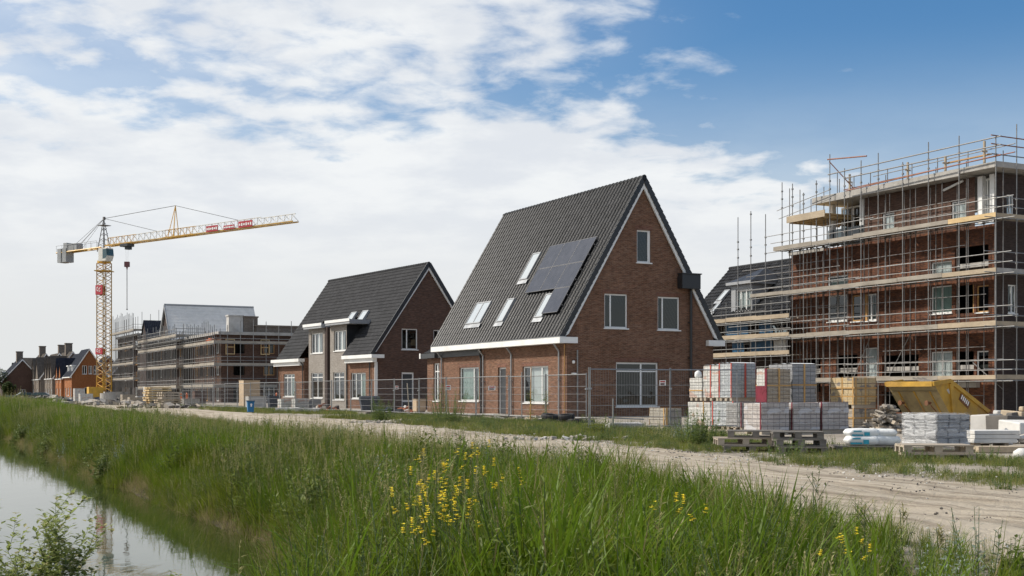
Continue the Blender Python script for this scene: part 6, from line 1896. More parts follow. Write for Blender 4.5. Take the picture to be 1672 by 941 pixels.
def tyre_heap():
    gx, gy, _ = at(905, 50)
    random.seed(4)
    for i, (dx, dy, z, lab) in enumerate(((-.55, 0, .0, 'black old tyre at the left of the tyre pile by the house corner'), (.1, .1, .0, 'black old tyre in the middle of the tyre pile'), (.75, -.05, .0, 'black old tyre at the right of the tyre pile'), (-.15, .15, .2, 'black tyre lying on top of the tyre pile, left'), (.45, .1, .2, 'black tyre lying on top of the tyre pile, right'))):
        b = MB(); pr = [(.20, .02), (.33, .0), (.37, .06), (.37, .15), (.33, .2), (.20, .19), (.22, .10), (.20, .02)]
        b.lathe(pr, n=18); b.f = b.f[:-2]; b.mi = b.mi[:-2]
        o = b.build('tyre', M['rubber'], loc=(gx + dx, gy + dy, z), smooth=False); o.rotation_euler = (random.uniform(-.12, .12), random.uniform(-.12, .12), 0); tag(o, lab, 'tyre', 'old tyres by the house corner')
tyre_heap()
heap('paving_heap', 'loose pale paving stones in front of the door of the solar panel house', 'paving stones', (*at(850, 56)[:2], 0), 60, (2.6, .7, .10), .30, ('board', 'rubble', 'rubble'), 14, .22)
heap('stone_heap', 'pale stones on the verge between the road and the fence corner', 'stones', (*at(930, 33.5)[:2], 0), 40, (1.9, .5, .06), .12, ('rubble', 'pale concrete'), 15, .5)
heap('sand_heap', 'low sandy mound on the verge left of the black fence foot', 'mound', (*at(660, 53)[:2], -.02), 220, (2.4, .9, .12), .12, ('rubble', 'rubble'), 16, .4)
# stacks beside the crane and the far shell
def timber_stack(label, px, Y, w, d, n, mat='new timber', h=.22):
    r = thing('timber_stack', label, 'timber stack', (*at(px, Y)[:2], 0), TH, 'timber stacks by the far shell')
    for k in range(n):
        b = MB(); m = 6
        for i in range(m): b.box(random.uniform(-.1, .1), d * i / m, .12 + k * h, w + random.uniform(-.1, .1), d * (i + .93) / m, .12 + k * h + h * .62)
        b.build('plank_layer', M[mat], r)
        for x in (.1 * w, .85 * w):
            b = MB(); b.box(x, .05, k * h + (.0 if k == 0 else .12 - h * .36), x + .12, d - .05, k * h + .118); b.build('bearer', M['pallet wood'], r)
timber_stack('tall stack of yellow timber nearest the far shell', 243, 140, 2.4, 3.0, 7, h=.27)
timber_stack('stack of brown timber right of the tall yellow one', 266, 132, 1.9, 2.6, 5, 'pallet wood', h=.27)
timber_stack('low stack of pale boards in front of the brown timber', 257, 118, 2.2, 1.8, 3, 'board', .2)
for (px, Y, w, h, mt, lab, nm) in ((122, 172, 1.3, 1.9, 'white blocks', 'tall white block stack left of the crane base', 'block_stack'), (131, 158, 1.5, 1.2, 'white blocks', 'lower white block stack in front of the tall one', 'block_stack'), (200, 150, 1.6, 1.1, 'tan blocks', 'tan block stack at the left of the row before the far scaffold', 'block_stack'), (212, 146, 1.4, .8, 'tan blocks', 'small tan block stack beside the dirt road', 'block_stack'), (224, 148, 1.6, .9, 'pale concrete', 'pale concrete block stack between the tan blocks and the timber', 'block_stack'), (300, 128, 1.6, .7, 'stone pack', 'low pale stone stack before the scaffold corner', 'block_stack'), (237, 165, 1.0, 2.1, 'pale concrete', 'upright pale panel behind the yellow timber', 'block_stack'), (318, 150, 1.3, 1.5, 'brown brick', 'brown brick pile inside the scaffold corner', 'block_stack')):
    pack(lab, px, Y, 0, w, 1.3, h, mt, (('u', .5),), 'zinc pipe', name=nm, cat='block stack', group='block stacks by the far shell')
def tank():
    r = thing('concrete_tank', 'grey concrete ring tank in front of the crane base', 'tank', (*at(177, 168)[:2], 0), 0)
    b = MB(); b.lathe([(1.05, 0), (1.05, 1.25), (.9, 1.25), (.9, .6)], n=20); b.build('ring', M['concrete'], r)
tank()
def car(label, px, Y, rz, mat='car paint'):
    r = thing('parked_car', label, 'car', (*at(px, Y)[:2], 0), rz, 'parked cars far off')
    b = MB(); b.prism([(-2.0, .3), (2.0, .3), (2.05, .75), (1.2, .92), (.55, 1.4), (-1.0, 1.42), (-1.7, .95), (-2.05, .85)], -.85, .85, lambda u, w, t: (u, t, w)); b.build('body', M[mat], r, bevel=.06)
    b = MB(); b.prism([(1.02, .96), (.5, 1.34), (-.95, 1.36), (-1.5, .97)], -.86, .86, lambda u, w, t: (u, t, w)); b.build('side_window', M['cab glass'], r)
    for x in (-1.25, 1.3):
        for y in (-.8, .8):
            b = MB(); b.tube((x, y - .09, .31), (x, y + .09, .31), .31, 14); w = b.build('wheel', M['rubber'], r)
            b = MB(); b.tube((x, y - .1, .31), (x, y + .1, .31), .18, 10); b.build('rim', M['zinc pipe'], w)
car('dark car parked left of the crane in front of the terrace houses', 44, 215, R(30))
car('black car parked nearer the orange houses', 69, 205, R(12))
for i, (px, Y, lab) in enumerate(((296, 151, 'orange barrier beacon at the foot of the far scaffold, left'), (305, 150, 'orange barrier beacon at the foot of the far scaffold, right'), (452, 128, 'orange barrier beacon inside the scaffold beside the long house'))):
    b = MB(); b.box(-.28, -.06, .0, .28, .06, .14); b.box(-.12, -.03, .141, .12, .03, 1.05); b.lathe([(.1, 1.06), (.12, 1.2), (.05, 1.3)], n=8); o = b.build('beacon', M['orange plastic'], loc=(*at(px, Y)[:2], 0)); tag(o, lab, 'beacon', 'orange beacons')
heap('rubble_heap', 'grey rubble scattered beside the road below the crane', 'rubble heap', (*at(165, 140)[:2], 0), 130, (7.5, 5, .3), .55, ('rubble', 'dark concrete', 'rubble', 'pallet wood'), 21, .45)
heap('rubble_heap', 'rubble strewn in front of the far street houses', 'rubble heap', (*at(85, 190)[:2], 0), 130, (12, 8, .5), .75, ('rubble', 'dark concrete', 'navy plastic', 'rubble'), 22, .5)
heap('rubble_heap', 'site rubble at the foot of the timber stacks', 'rubble heap', (*at(262, 108)[:2], 0), 70, (3.8, 1.8, .2), .4, ('rubble', 'dark concrete', 'pallet wood'), 23, .5)
b = MB(); b.box(-2.6, -.02, 0, 2.6, .02, .9)
for i in range(7): b.box(-2.6 + i * .86, -.05, 0, -2.55 + i * .86, .05, 1.1)
o = b.build('hoarding', M['blue sheet'], loc=(*at(35, 225)[:2], 0), rz=R(10)); tag(o, 'low blue grey hoarding in front of the terrace houses', 'hoarding')
def far_tree(px, Y, h, label, seed):
    random.seed(seed)
    r = thing('tree', label, 'tree', (*at(px, Y)[:2], 0), 0, 'trees at the far left')
    b = MB(); b.tube((0, 0, 0), (0, 0, h * .5), .18, 7, .1)
    for i in range(6):
        a = random.uniform(0, 6.3); b.tube((0, 0, h * (.3 + .04 * i)), (math.cos(a) * h * .25, math.sin(a) * h * .25, h * (.6 + .05 * i)), .07, 5, .02)
    b.build('trunk', M['stem'], r)
    b = MB()
    for i in range(1400):
        v = Vector((random.gauss(0, 1), random.gauss(0, 1), random.gauss(0, .9))); v = v.normalized() * (random.random() ** .4)
        c = Vector((v.x * h * .34, v.y * h * .34, h * .62 + v.z * h * .36)) * (1 + .0)
        c += Vector((mnoise.noise(c * .6), mnoise.noise(c * .6 + Vector((5, 0, 0))), 0)) * .8
        s = random.uniform(.12, .28); a = random.uniform(0, 6.3); d = Vector((math.cos(a), math.sin(a), random.uniform(-.6, .6))) * s; e = Vector((-math.sin(a), math.cos(a), random.uniform(-.8, .8))) * s * .6
        b.poly([c - d, c + e, c + d, c - e])
    b.build('crown', M['far leaf'], r, uv=None)
leaf_mat('far leaf', (.035, .055, .018), (.065, .09, .028), trans=.3)
far_tree(13, 240, 3.6, 'small green tree before the dark gabled house near the left edge', 2)
far_tree(-3, 300, 7.5, 'taller dark green tree at the far left edge, behind the dark gabled house', 3)
# ------------------------------------------------------------ grass, weeds and flowers
random.seed(21)
leaf_mat('tall grass', (.080, .125, .009), (.185, .230, .024), (.33, .31, .11), trans=.48, patch=.7, rough=.5)
leaf_mat('reed blade', (.080, .145, .009), (.165, .25, .022), None, trans=.45, rough=.4)
leaf_mat('weed leaf', (.075, .112, .016), (.15, .188, .034), (.21, .24, .095), trans=.35, patch=.7)
leaf_mat('lawn', (.125, .155, .028), (.21, .235, .055), (.31, .27, .14), trans=.4, patch=.35)
leaf_mat('dry grass', (.23, .185, .085), (.35, .29, .15), None, trans=.35, patch=.8)
leaf_mat('seed head', (.27, .25, .10), (.40, .37, .18), None, trans=.35)
leaf_mat('silver leaf', (.20, .25, .20), (.30, .35, .29), None, trans=.3)
leaf_mat('shrub leaf', (.085, .130, .030), (.16, .205, .055), (.23, .25, .10), trans=.45)
leaf_mat('pale shrub leaf', (.19, .24, .055), (.29, .34, .11), None, trans=.55)
plain('yellow petal', (.86, .68, .02), .6, .12, 8)
plain('green stem', (.07, .11, .03), .6, .2, 8)
def blade(b, base, az, L_, w, lean, curve, n=5, twist=0.0):
    """a ribbon that rises, leans and arches over"""
    p = Vector(base); th = lean
    d = Vector((math.cos(az), math.sin(az), 0)); s = Vector((-math.sin(az + twist), math.cos(az + twist), 0))
    V = []
    for i in range(n + 1):
        t = i / n; ww = w * (1 - t ** 1.6) * (.6 + .4 * min(1, t * 4)) * .5
        if i == n: V.append(p.copy())
        else: V += [p - s * ww, p + s * ww]
        th2 = lean + curve * (t ** 1.5)
        p = p + (d * math.sin(th2) + Vector((0, 0, 1)) * math.cos(th2)) * (L_ / n)
    F_ = [(2 * i, 2 * i + 1, 2 * i + 3, 2 * i + 2) for i in range(n - 1)] + [(2 * n - 2, 2 * n - 1, 2 * n)]
    b.add(V, F_)
def leaf(b, c, d, up, L_, w):
    d = Vector(d).normalized(); s = d.cross(Vector(up)).normalized(); c = Vector(c); nrm = s.cross(d)
    b.add([c, c + d * L_ * .45 + s * w / 2 + nrm * .06 * L_, c + d * L_, c + d * L_ * .45 - s * w / 2 + nrm * .06 * L_], [(0, 1, 2, 3)])
def proto(name, mats, build):
    b = MB(); build(b)
    me = bpy.data.meshes.new(name); me.from_pydata([tuple(v) for v in b.v], [], b.f)
    for m in mats: me.materials.append(M[m])
    me.polygons.foreach_set('material_index', b.mi)
    return bpy.data.objects.new(name, me)
U = random.uniform
def mk_grass(n, L0, L1, w, spread, c0=.3, c1=1.3, dry=0.0, heads=0):
    def f(b):
        for i in range(n):
            a, r_ = U(0, 6.28), spread * math.sqrt(random.random())
            b.m = 1 if random.random() < dry else 0
            blade(b, (math.cos(a) * r_, math.sin(a) * r_, -.03), a + U(-1.2, 1.2), U(L0, L1), w * U(.6, 1.3), U(.02, .32), U(c0, c1), 5, U(-.8, .8))
        for i in range(heads):
            a, r_ = U(0, 6.28), spread * random.random(); x, y = math.cos(a) * r_, math.sin(a) * r_
            h = L1 * U(1.0, 1.25); lx, ly = U(-.12, .12), U(-.12, .12)
            b.m = 1; b.tube((x, y, 0), (x + lx, y + ly, h), .0022, 3, .0015, cap=False)
            for k in range(16):
                t = U(.74, 1.02); q = Vector((x + lx * t, y + ly * t, h * t)); aa = U(0, 6.28); rr = U(.01, .055) * (1.06 - t) * 4
                leaf(b, q, (math.cos(aa), math.sin(aa), U(.3, 1.4)), (0, 0, 1) if abs(math.cos(aa)) > .1 else (1, 0, 0), U(.02, .05), .009)
    return f
def mk_weed(h, n_st, leaf_l, leaf_w, spread, mat_stem=1):
    def f(b):
        for i in range(n_st):
            a = U(0, 6.28); r_ = spread * random.random(); x, y = math.cos(a) * r_, math.sin(a) * r_
            hh = h * U(.6, 1.1); lx, ly = math.cos(a) * U(0, .25) * hh, math.sin(a) * U(0, .25) * hh
            b.m = mat_stem; b.tube((x, y, 0), (x + lx, y + ly, hh), .004, 4, .002, cap=False)
            b.m = 0
            nl = int(hh / .028)
            for k in range(nl):
                t = (k + random.random()) / nl; q = (x + lx * t, y + ly * t, hh * t); aa = k * 2.4 + U(-.4, .4)
                s = (1.15 - .75 * t) * U(.7, 1.2)
                leaf(b, q, (math.cos(aa), math.sin(aa), U(-.1, .8)), (0, 0, 1), leaf_l * s, leaf_w * s)
    return f
PCOL = {}
def proto_set(name, specs):
    c = bpy.data.collections.new(name)
    for i, (mats, fn) in enumerate(specs):
        c.objects.link(proto('%s_tuft_%d' % (name, i), mats, fn))
    PCOL[name] = c
    return c
tall = proto_set('tall', [(('tall grass', 'dry grass'), mk_grass(46, .45, .85, .011, .16, .5, 1.6)), (('tall grass', 'dry grass'), mk_grass(40, .5, .95, .013, .18, .3, 1.5, .04)), (('tall grass', 'dry grass'), mk_grass(54, .35, .7, .008, .17, .5, 1.8, .08)), (('reed blade', 'dry grass'), mk_grass(24, .6, 1.05, .015, .14, .1, .9))])
fine = proto_set('fine', [(('tall grass', 'seed head'), mk_grass(46, .35, .75, .012, .17, .5, 1.9, .02, 1)), (('tall grass', 'seed head'), mk_grass(40, .4, .7, .013, .18, .4, 1.7, .03, 1)), (('weed leaf', 'green stem'), mk_weed(.62, 12, .10, .034, .17)), (('weed leaf', 'green stem'), mk_weed(.5, 14, .085, .045, .2)), (('tall grass', 'dry grass'), mk_grass(50, .3, .6, .012, .2, .6, 2.0, .04))])
heads = proto_set('heads', [(('tall grass', 'seed head'), mk_grass(14, .4, .7, .005, .15, .3, 1.2, .3, 9)), (('weed leaf', 'seed head'), mk_weed(.8, 4, .05, .014, .14)), (('tall grass', 'seed head'), mk_grass(10, .3, .6, .005, .2, .3, 1.2, .4, 12))])
short = proto_set('short', [(('lawn', 'dry grass'), mk_grass(40, .08, .2, .006, .16, .3, 1.5, .12)), (('lawn', 'dry grass'), mk_grass(36, .1, .26, .006, .18, .4, 1.9, .2)), (('lawn', 'dry grass'), mk_grass(46, .05, .15, .006, .18, .3, 1.2, .06)), (('weed leaf', 'green stem'), mk_weed(.16, 9, .06, .03, .15))])
lush = proto_set('lush', [(('reed blade', 'dry grass'), mk_grass(22, .55, 1.0, .022, .13, .4, 1.5)), (('reed blade', 'dry grass'), mk_grass(18, .6, 1.1, .026, .14, .3, 1.2, .04)), (('tall grass', 'dry grass'), mk_grass(26, .5, .95, .018, .16, .7, 2.0, .04)), (('tall grass', 'dry grass'), mk_grass(22, .6, 1.05, .015, .15, .5, 1.6, .1)), (('weed leaf', 'green stem'), mk_weed(.75, 9, .12, .035, .17))])
dry = proto_set('dry', [(('dry grass', 'tall grass'), mk_grass(40, .25, .6, .006, .14, 1.2, 2.6, .25)), (('dry grass', 'tall grass'), mk_grass(34, .3, .7, .006, .12, 1.5, 2.9, .35))])

def scatter(name, coll, pts, scale, tilt=.12, kind='stuff'):
    """one object of many tufts: its points carry turn and size"""
    pts = np.asarray(pts, float); n = len(pts)
    me = bpy.data.meshes.new(name); me.from_pydata(pts.tolist(), [], [])
    rot = np.column_stack([rng.normal(0, tilt, n), rng.normal(0, tilt, n), rng.uniform(0, 6.283, n)])
    a = me.attributes.new('turn', 'FLOAT_VECTOR', 'POINT'); a.data.foreach_set('vector', rot.astype(np.float32).ravel())
    a = me.attributes.new('size', 'FLOAT', 'POINT'); a.data.foreach_set('value', np.asarray(scale, np.float32))
    a = me.attributes.new('pick', 'INT', 'POINT'); a.data.foreach_set('value', rng.integers(0, len(coll.objects), n).astype(np.int32))
    o = bpy.data.objects.new(name, me); COL.objects.link(o)
    ng = bpy.data.node_groups.new(name, 'GeometryNodeTree')
    ng.interface.new_socket('Geometry', in_out='INPUT', socket_type='NodeSocketGeometry'); ng.interface.new_socket('Geometry', in_out='OUTPUT', socket_type='NodeSocketGeometry')
    N, L = ng.nodes.new, ng.links.new
    gi, go = N('NodeGroupInput'), N('NodeGroupOutput')
    ci = N('GeometryNodeCollectionInfo'); ci.inputs['Collection'].default_value = coll; ci.inputs['Separate Children'].default_value = True; ci.inputs['Reset Children'].default_value = True
    def attr(nm, ty):
        q = N('GeometryNodeInputNamedAttribute'); q.data_type = ty; q.inputs['Name'].default_value = nm; return q.outputs['Attribute']
    ip = N('GeometryNodeInstanceOnPoints')
    L(gi.outputs[0], ip.inputs['Points']); L(ci.outputs[0], ip.inputs['Instance']); ip.inputs['Pick Instance'].default_value = True
    L(attr('pick', 'INT'), ip.inputs['Instance Index'])
    er = N('FunctionNodeEulerToRotation'); L(attr('turn', 'FLOAT_VECTOR'), er.inputs[0]); L(er.outputs[0], ip.inputs['Rotation'])
    L(attr('size', 'FLOAT'), ip.inputs['Scale'])
    L(ip.outputs[0], go.inputs[0])
    md = o.modifiers.new('tufts', 'NODES'); md.node_group = ng
    o['kind'] = kind
    return o
def rand_pts(x0, x1, y0, y1, n):
    return np.column_stack([rng.uniform(x0, x1, n), rng.uniform(y0, y1, n)])
def visible(P, m=.03):
    a = P[:, 0] / P[:, 1]
    return (a > -.405 - m) & (a < .405 + m)
def ground_pts(P): return np.column_stack([P, height(P)])
def bank_field(n, y0, y1, keep):
    P = rand_pts(-66, 8, y0, y1, n); P = P[visible(P)]
    s = bank_sd(P); r_ = in_road(P); ne = edge_x(NEAR_EDGE, P[:, 1])
    ok = (s > -.12 + .55 * np.clip(wob(P, .55, 8.) + .2, 0, 1)) & (P[:, 0] < ne + .1 + .3 * wob(P, 1.7, 3.)) & keep(P, s)
    ok &= ~((P[:, 0] - .07 * P[:, 1] > 1.45 + .3 * wob(P, 1.3, 2.)) & (P[:, 1] < 16) & (rng.random(len(P)) < .62))
    return P[ok], s[ok], (ne - P[:, 0])[ok]
def size_of(P, s, e, base):
    """lower beside the road and at the water, waist high between; low towards the bottom right corner"""
    k = np.where(P[:, 1] < 30, np.interp(e, [-.2, .5, 2.0], [.60, .95, 1.0]), np.where(P[:, 1] < 55, np.interp(e, [-.2, .5, 2.0, 4.0], [.35, .6, .8, 1.0]), np.interp(e, [-.2, 1.0, 3.0, 6.0], [.16, .28, .5, 1.0]))) * np.interp(s, [0, .4, 1.2, 3.0, 4.5], [.9, 1.5, 1.75, 1.25, 1.0])
    k *= np.interp(P[:, 0] - .07 * P[:, 1], [1.2, 2.6], [1.0, .55]) * np.where(P[:, 1] < 18, 1, 1)
    return base * k * (1 + .34 * wob(P, 1.1, 1.) + .16 * wob(P, 3.1, 4.)) * rng.uniform(.75, 1.2, len(P))
near_keep = lambda P, s: (P[:, 0] > np.interp(P[:, 1], [4, 7, 9, 11, 14], [-.9, -1.35, -1.7, -2.0, -3.6]))
allp = lambda P, s: np.ones(len(P), bool)
# close bank
P, s, e = bank_field(70000, 5.0, 17, near_keep)
q = wob(P, .55, 4.) + .5 * (P[:, 0] > -.2)
m = q + rng.normal(0, .35, len(P)) > -.15
sz = size_of(P, s, e, .62) * np.interp(P[:, 1], [6, 12], [1.2, 1.0])
lz = (rng.random(len(P)) < np.interp(P[:, 1], [9, 16], [.42, .12])) & m
scatter('lush_grass', lush, ground_pts(P[lz]), sz[lz] * 1.08, .2)
m2 = m & ~lz & (rng.random(len(P)) < .6)
scatter('tall_grass', tall, ground_pts(P[m2]), sz[m2] * .85)
scatter('meadow_grass', fine, ground_pts(P[~m]), sz[~m] * 1.0)
# bank going away
for nm, y0, y1, n, b0 in (('meadow_grass', 17, 32, 90000, .62), ('bank_grass', 32, 62, 80000, .66), ('far_bank_grass', 62, 150, 80000, 1.0)):
    P, s, e = bank_field(n, y0, y1, allp)
    m = wob(P, .4, 4.) + rng.normal(0, .35, len(P)) > .3
    sz = size_of(P, s, e, b0)
    scatter(nm, fine, ground_pts(P[~m]), sz[~m]); scatter('tall_grass', tall, ground_pts(P[m]), sz[m] * .9)
P = rand_pts(-120, -20, 150, 260, 9000); ne = edge_x(NEAR_EDGE, P[:, 1]); P = P[visible(P) & (P[:, 0] < ne)]
scatter('far_bank_grass', fine, ground_pts(P), rng.uniform(.9, 1.4, len(P)))
# seed heads along the road side
P, s, e = bank_field(34000, 9, 60, allp); m = (e < 1.9 + .8 * wob(P, .6, 7.)) & (e > -.1) & (rng.random(len(P)) < np.interp(P[:, 1], [9, 20, 60], [.75, .5, .4])); P, e = P[m], e[m]
scatter('seeding_grass', heads, ground_pts(P), np.where(P[:, 1] < 32, np.interp(e, [0, 1, 2], [.62, .85, .9]), np.interp(e, [0, 1, 2], [.35, .55, .65])) * rng.uniform(.6, 1.15, len(P)) * np.interp(P[:, 0] - .07 * P[:, 1], [1.0, 2.4], [1, .5]))
# dry overhanging roots at the water
P = rand_pts(-30, 2, 13, 60, 90000); P = P[visible(P)]; s = bank_sd(P); m = (s > -.1) & (s < .5) & (wob(P, .55, 8.) > -.35) & (rng.random(len(P)) < .8); P = P[m]
scatter('dry_root_grass', dry, ground_pts(P), rng.uniform(.4, .85, len(P)), .35)
# leafy clumps among the grass, pebbles on the road
leafy = proto_set('leafy', [(('weed leaf', 'green stem'), mk_weed(.7, 14, .17, .07, .22)), (('shrub leaf', 'green stem'), mk_weed(.55, 15, .15, .085, .25)), (('silver leaf', 'green stem'), mk_weed(.6, 12, .09, .03, .2)), (('weed leaf', 'seed head'), mk_weed(.9, 9, .10, .03, .2))])
P, s, e = bank_field(26000, 9, 60, allp); m = (wob(P, .7, 11.) + .5 * wob(P, 2.3, 5.) > .28) & (rng.random(len(P)) < .55) & (s > .1); P, e = P[m], e[m]
P = P[near_keep(P, None)]
scatter('leafy_weeds', leafy, ground_pts(P), rng.uniform(.45, 1.05, len(P)) * np.interp(P[:, 0] - .07 * P[:, 1], [.6, 2.0], [1, .4]), .2)
P, s, e = bank_field(30000, 5, 9, near_keep); m = (rng.random(len(P)) < .12) & (wob(P, 1.2, 3.) > -.1); P = P[m]
scatter('leafy_weeds', leafy, ground_pts(P), rng.uniform(.4, .8, len(P)), .2)
P, s, e = bank_field(30000, 15, 75, allp); m = (wob(P, .5, 7.) + .6 * wob(P, 1.7, 2.) > .12) & (rng.random(len(P)) < np.interp(s, [0, 2.5, 5], [.6, .45, .15])); P, s = P[m], s[m]
scatter('leafy_weeds', leafy, ground_pts(P), rng.uniform(.75, 1.45, len(P)) * np.interp(s, [0, 2.5, 5], [1, .9, .6]), .25)
def mk_stone(b):
    for i in range(5):
        s_ = U(.006, .02); b.m = 0; b.cbox((U(-.2, .2), U(-.2, .2), s_ * .2), s_ * U(.8, 1.6), s_, s_ * .7, U(0, 3), s_ * .2, (U(-.4, .4), U(-.4, .4)))
stones = proto_set('stones', [(('rubble',), mk_stone), (('stone white',), mk_stone), (('dark concrete',), mk_stone)])
P = rand_pts(-30, 12, 7, 60, 60000); P = P[visible(P)]; r_ = in_road(P); m = (r_ > -.9) & (rng.random(len(P)) < np.where(r_ < .7, .4, .05)); P = P[m]
scatter('road_pebbles', stones, ground_pts(P) + np.array([0, 0, .005]), rng.uniform(.4, 1.5, len(P)))
# verge beyond the road
def verge(n, y0, y1, wid, name, coll, lo, hi, dens):
    P = rand_pts(-50, 14, y0, y1, n); P = P[visible(P)]
    d = P[:, 0] - edge_x(FAR_EDGE, P[:, 1])
    ok = (d > -.15 + .5 * wob(P, .8, 6.)) & (d < wid + .7 * wob(P, .35, 2.)) & (rng.random(len(P)) < dens(P, d))
    P = P[ok]; scatter(name, coll, ground_pts(P), rng.uniform(lo, hi, len(P)))
verge(100000, 14, 34, 4.6, 'verge_grass', short, .4, 1.05, lambda P, d: np.clip(.55 + .85 * wob(P, .7, 9.) + .25 * wob(P, 2.6, 1.), .03, 1) * np.interp(d, [-.2, .8], [.35, 1]))
verge(90000, 34, 64, 5.0, 'verge_grass', short, .8, 1.6, lambda P, d: np.clip(.42 + .75 * wob(P, .42, 1.), .02, 1))
verge(60000, 60, 125, 5.0, 'lawn_strip', short, 1.0, 1.7, lambda P, d: np.clip(.45 + 1.6 * wob(P, .16, 3.), 0, 1))
verge(9000, 26, 52, 4.2, 'rough_weeds', fine, .25, .6, lambda P, d: np.clip(-.1 + .8 * wob(P, .5, 5.), 0, .6))
P = rand_pts(-14, 12, 37, 60, 5000); d = P[:, 0] - edge_x(FAR_EDGE, P[:, 1]); m = (d > 2.5) & (d < 7) & (wob(P, .6, 8.) > .2) & (P[:, 1] < 64); scatter('rough_weeds', fine, ground_pts(P[m]), rng.uniform(.2, .6, m.sum()))

# ------------------------------------------------------------ plants one can point at
def plant(name, label, cat, loc, parts, group=None, rz=0.0, scale=1.0):
    r = thing(name, label, cat, (loc[0], loc[1], height1(loc[0], loc[1]) if len(loc) < 3 else loc[2]), rz, group)
    for nm, mat, fn in parts:
        b = MB(); fn(b)
        if b.v: b.build(nm, M[mat], r, uv=None)
    r.scale = (scale,) * 3
    return r
def weed_clump(label, px, Y, h, n, mat='weed leaf', ll=.10, lw=.035, spread=.3, group='weed clumps along the fence', tall_stem=False):
    st, lf = MB(), MB()
    for i in range(n):
        a = U(0, 6.28); r_ = spread * random.random(); x, y = math.cos(a) * r_, math.sin(a) * r_; hh = h * U(.45, 1.05); lx, ly = math.cos(a) * U(.05, .4) * hh, math.sin(a) * U(.05, .4) * hh
        st.tube((x, y, 0), (x + lx, y + ly, hh), .007, 4, .003, cap=False)
        nl = int(hh / .035)
        for k in range(nl):
            t = (k + random.random()) / nl; aa = k * 2.4
            leaf(lf, (x + lx * t, y + ly * t, hh * t), (math.cos(aa), math.sin(aa), U(-.1, .9)), (0, 0, 1), ll * (1.2 - .7 * t) * U(.7, 1.3), lw * (1.2 - .7 * t))
    g = at(px, Y); r = thing('weed', label, 'weed', (g[0], g[1], height1(g[0], g[1])), 0, group)
    st.build('stem', M['green stem'], r, uv=None); lf.build('leaves', M[mat], r, uv=None)
    return r
weed_clump('bushy weed clump on the verge in front of the long house', 620, 55, 1.05, 34, 'shrub leaf', .14, .05, .45)
weed_clump('tall loose weed clump below the greenish curtained window', 735, 49, 1.45, 40, 'shrub leaf', .11, .04, .55)
weed_clump('spindly weed left of the tall loose clump', 712, 50.5, 1.2, 12, 'shrub leaf', .09, .03, .3)
weed_clump('low leafy weed at the foot of the single steel post', 790, 46, .5, 26, 'shrub leaf', .1, .04, .6)
weed_clump('thick green weed clump beside the fence corner post', 975, 36.5, .62, 40, 'lawn', .16, .03, .45)
weed_clump('bright green weed clump left of the pallet pile', 1143, 29.5, .85, 46, 'shrub leaf', .13, .05, .45)
weed_clump('pale weed clump in front of the lower white packs', 1120, 33, .75, 30, 'silver leaf', .09, .035, .6)
weed_clump('weeds growing through the dark pallets', 1285, 24.9, .36, 26, 'shrub leaf', .09, .035, .5)
weed_clump('weed at the right end of the bleached pallets', 1612, 22.3, .3, 18, 'weed leaf', .08, .03, .3)
weed_clump('low weed under the bleached pallets', 1480, 22.6, .26, 16, 'shrub leaf', .09, .03, .3)
weed_clump('dry weed clump in front of the stone pack', 1075, 34, .45, 26, 'seed head', .1, .02, .7)
def young_tree(label, px, Y, h, bare, seed):
    random.seed(seed)
    g = at(px, Y); r = thing('young_tree', label, 'young tree', (g[0], g[1], 0), 0, 'young trees in front of the facade')
    b = MB(); b.tube((0, 0, 0), (.03, 0, h), .035, 6, .012); b.build('trunk', M['timber frame' if bare else 'stem'], r, uv=None)
    b = MB()
    for i in range(170):
        z = h * (random.random() * (.55 if bare else .75)) + (0 if bare else h * .2); a = U(0, 6.28); q = U(.03, .14)
        leaf(b, (math.cos(a) * q, math.sin(a) * q, z), (math.cos(a), math.sin(a), U(-.4, .6)), (0, 0, 1), U(.06, .13), .05)
    b.build('crown', M['shrub leaf'], r, uv=None)
young_tree('thin young tree with a brown stem before the white curtained window', 866, 52, 2.3, True, 5)
young_tree('short leafy sapling beside the white curtained window', 891, 54, 1.35, False, 6)
young_tree('leafy sapling before the low extension window', 720, 57, 1.7, False, 8)
# yellow flowers
def rape(label=None):
    st, lf, fl = MB(), MB(), MB()
    h = .95
    for i in range(3):
        a = i * 2.1 + U(-.3, .3); z0 = h * U(.45, .6); tip = (math.cos(a) * U(.05, .16), math.sin(a) * U(.05, .16), h * U(.85, 1.05))
        st.tube((0, 0, z0 - .2), tip, .004, 4, .002, cap=False)
        for k in range(8):
            aa = U(0, 6.28); rr = U(.0, .026); c = Vector((tip[0] + math.cos(aa) * rr, tip[1] + math.sin(aa) * rr, tip[2] + U(-.03, .035)))
            t = U(0, 1.5); 
            for p_ in range(4):
                d = Vector((math.cos(t + p_ * 1.57), math.sin(t + p_ * 1.57), U(.1, .5))); leaf(fl, c, d, (0, 0, 1), .017, .014)
    st.tube((0, 0, 0), (0, 0, h * .62), .006, 5, .004, cap=False)
    for k in range(16):
        t = k / 16; a = k * 2.4; leaf(lf, (0, 0, h * .65 * t), (math.cos(a), math.sin(a), U(.0, .7)), (0, 0, 1), .15 * (1.1 - t * .7), .04 * (1.1 - t * .6))
    return st, lf, fl
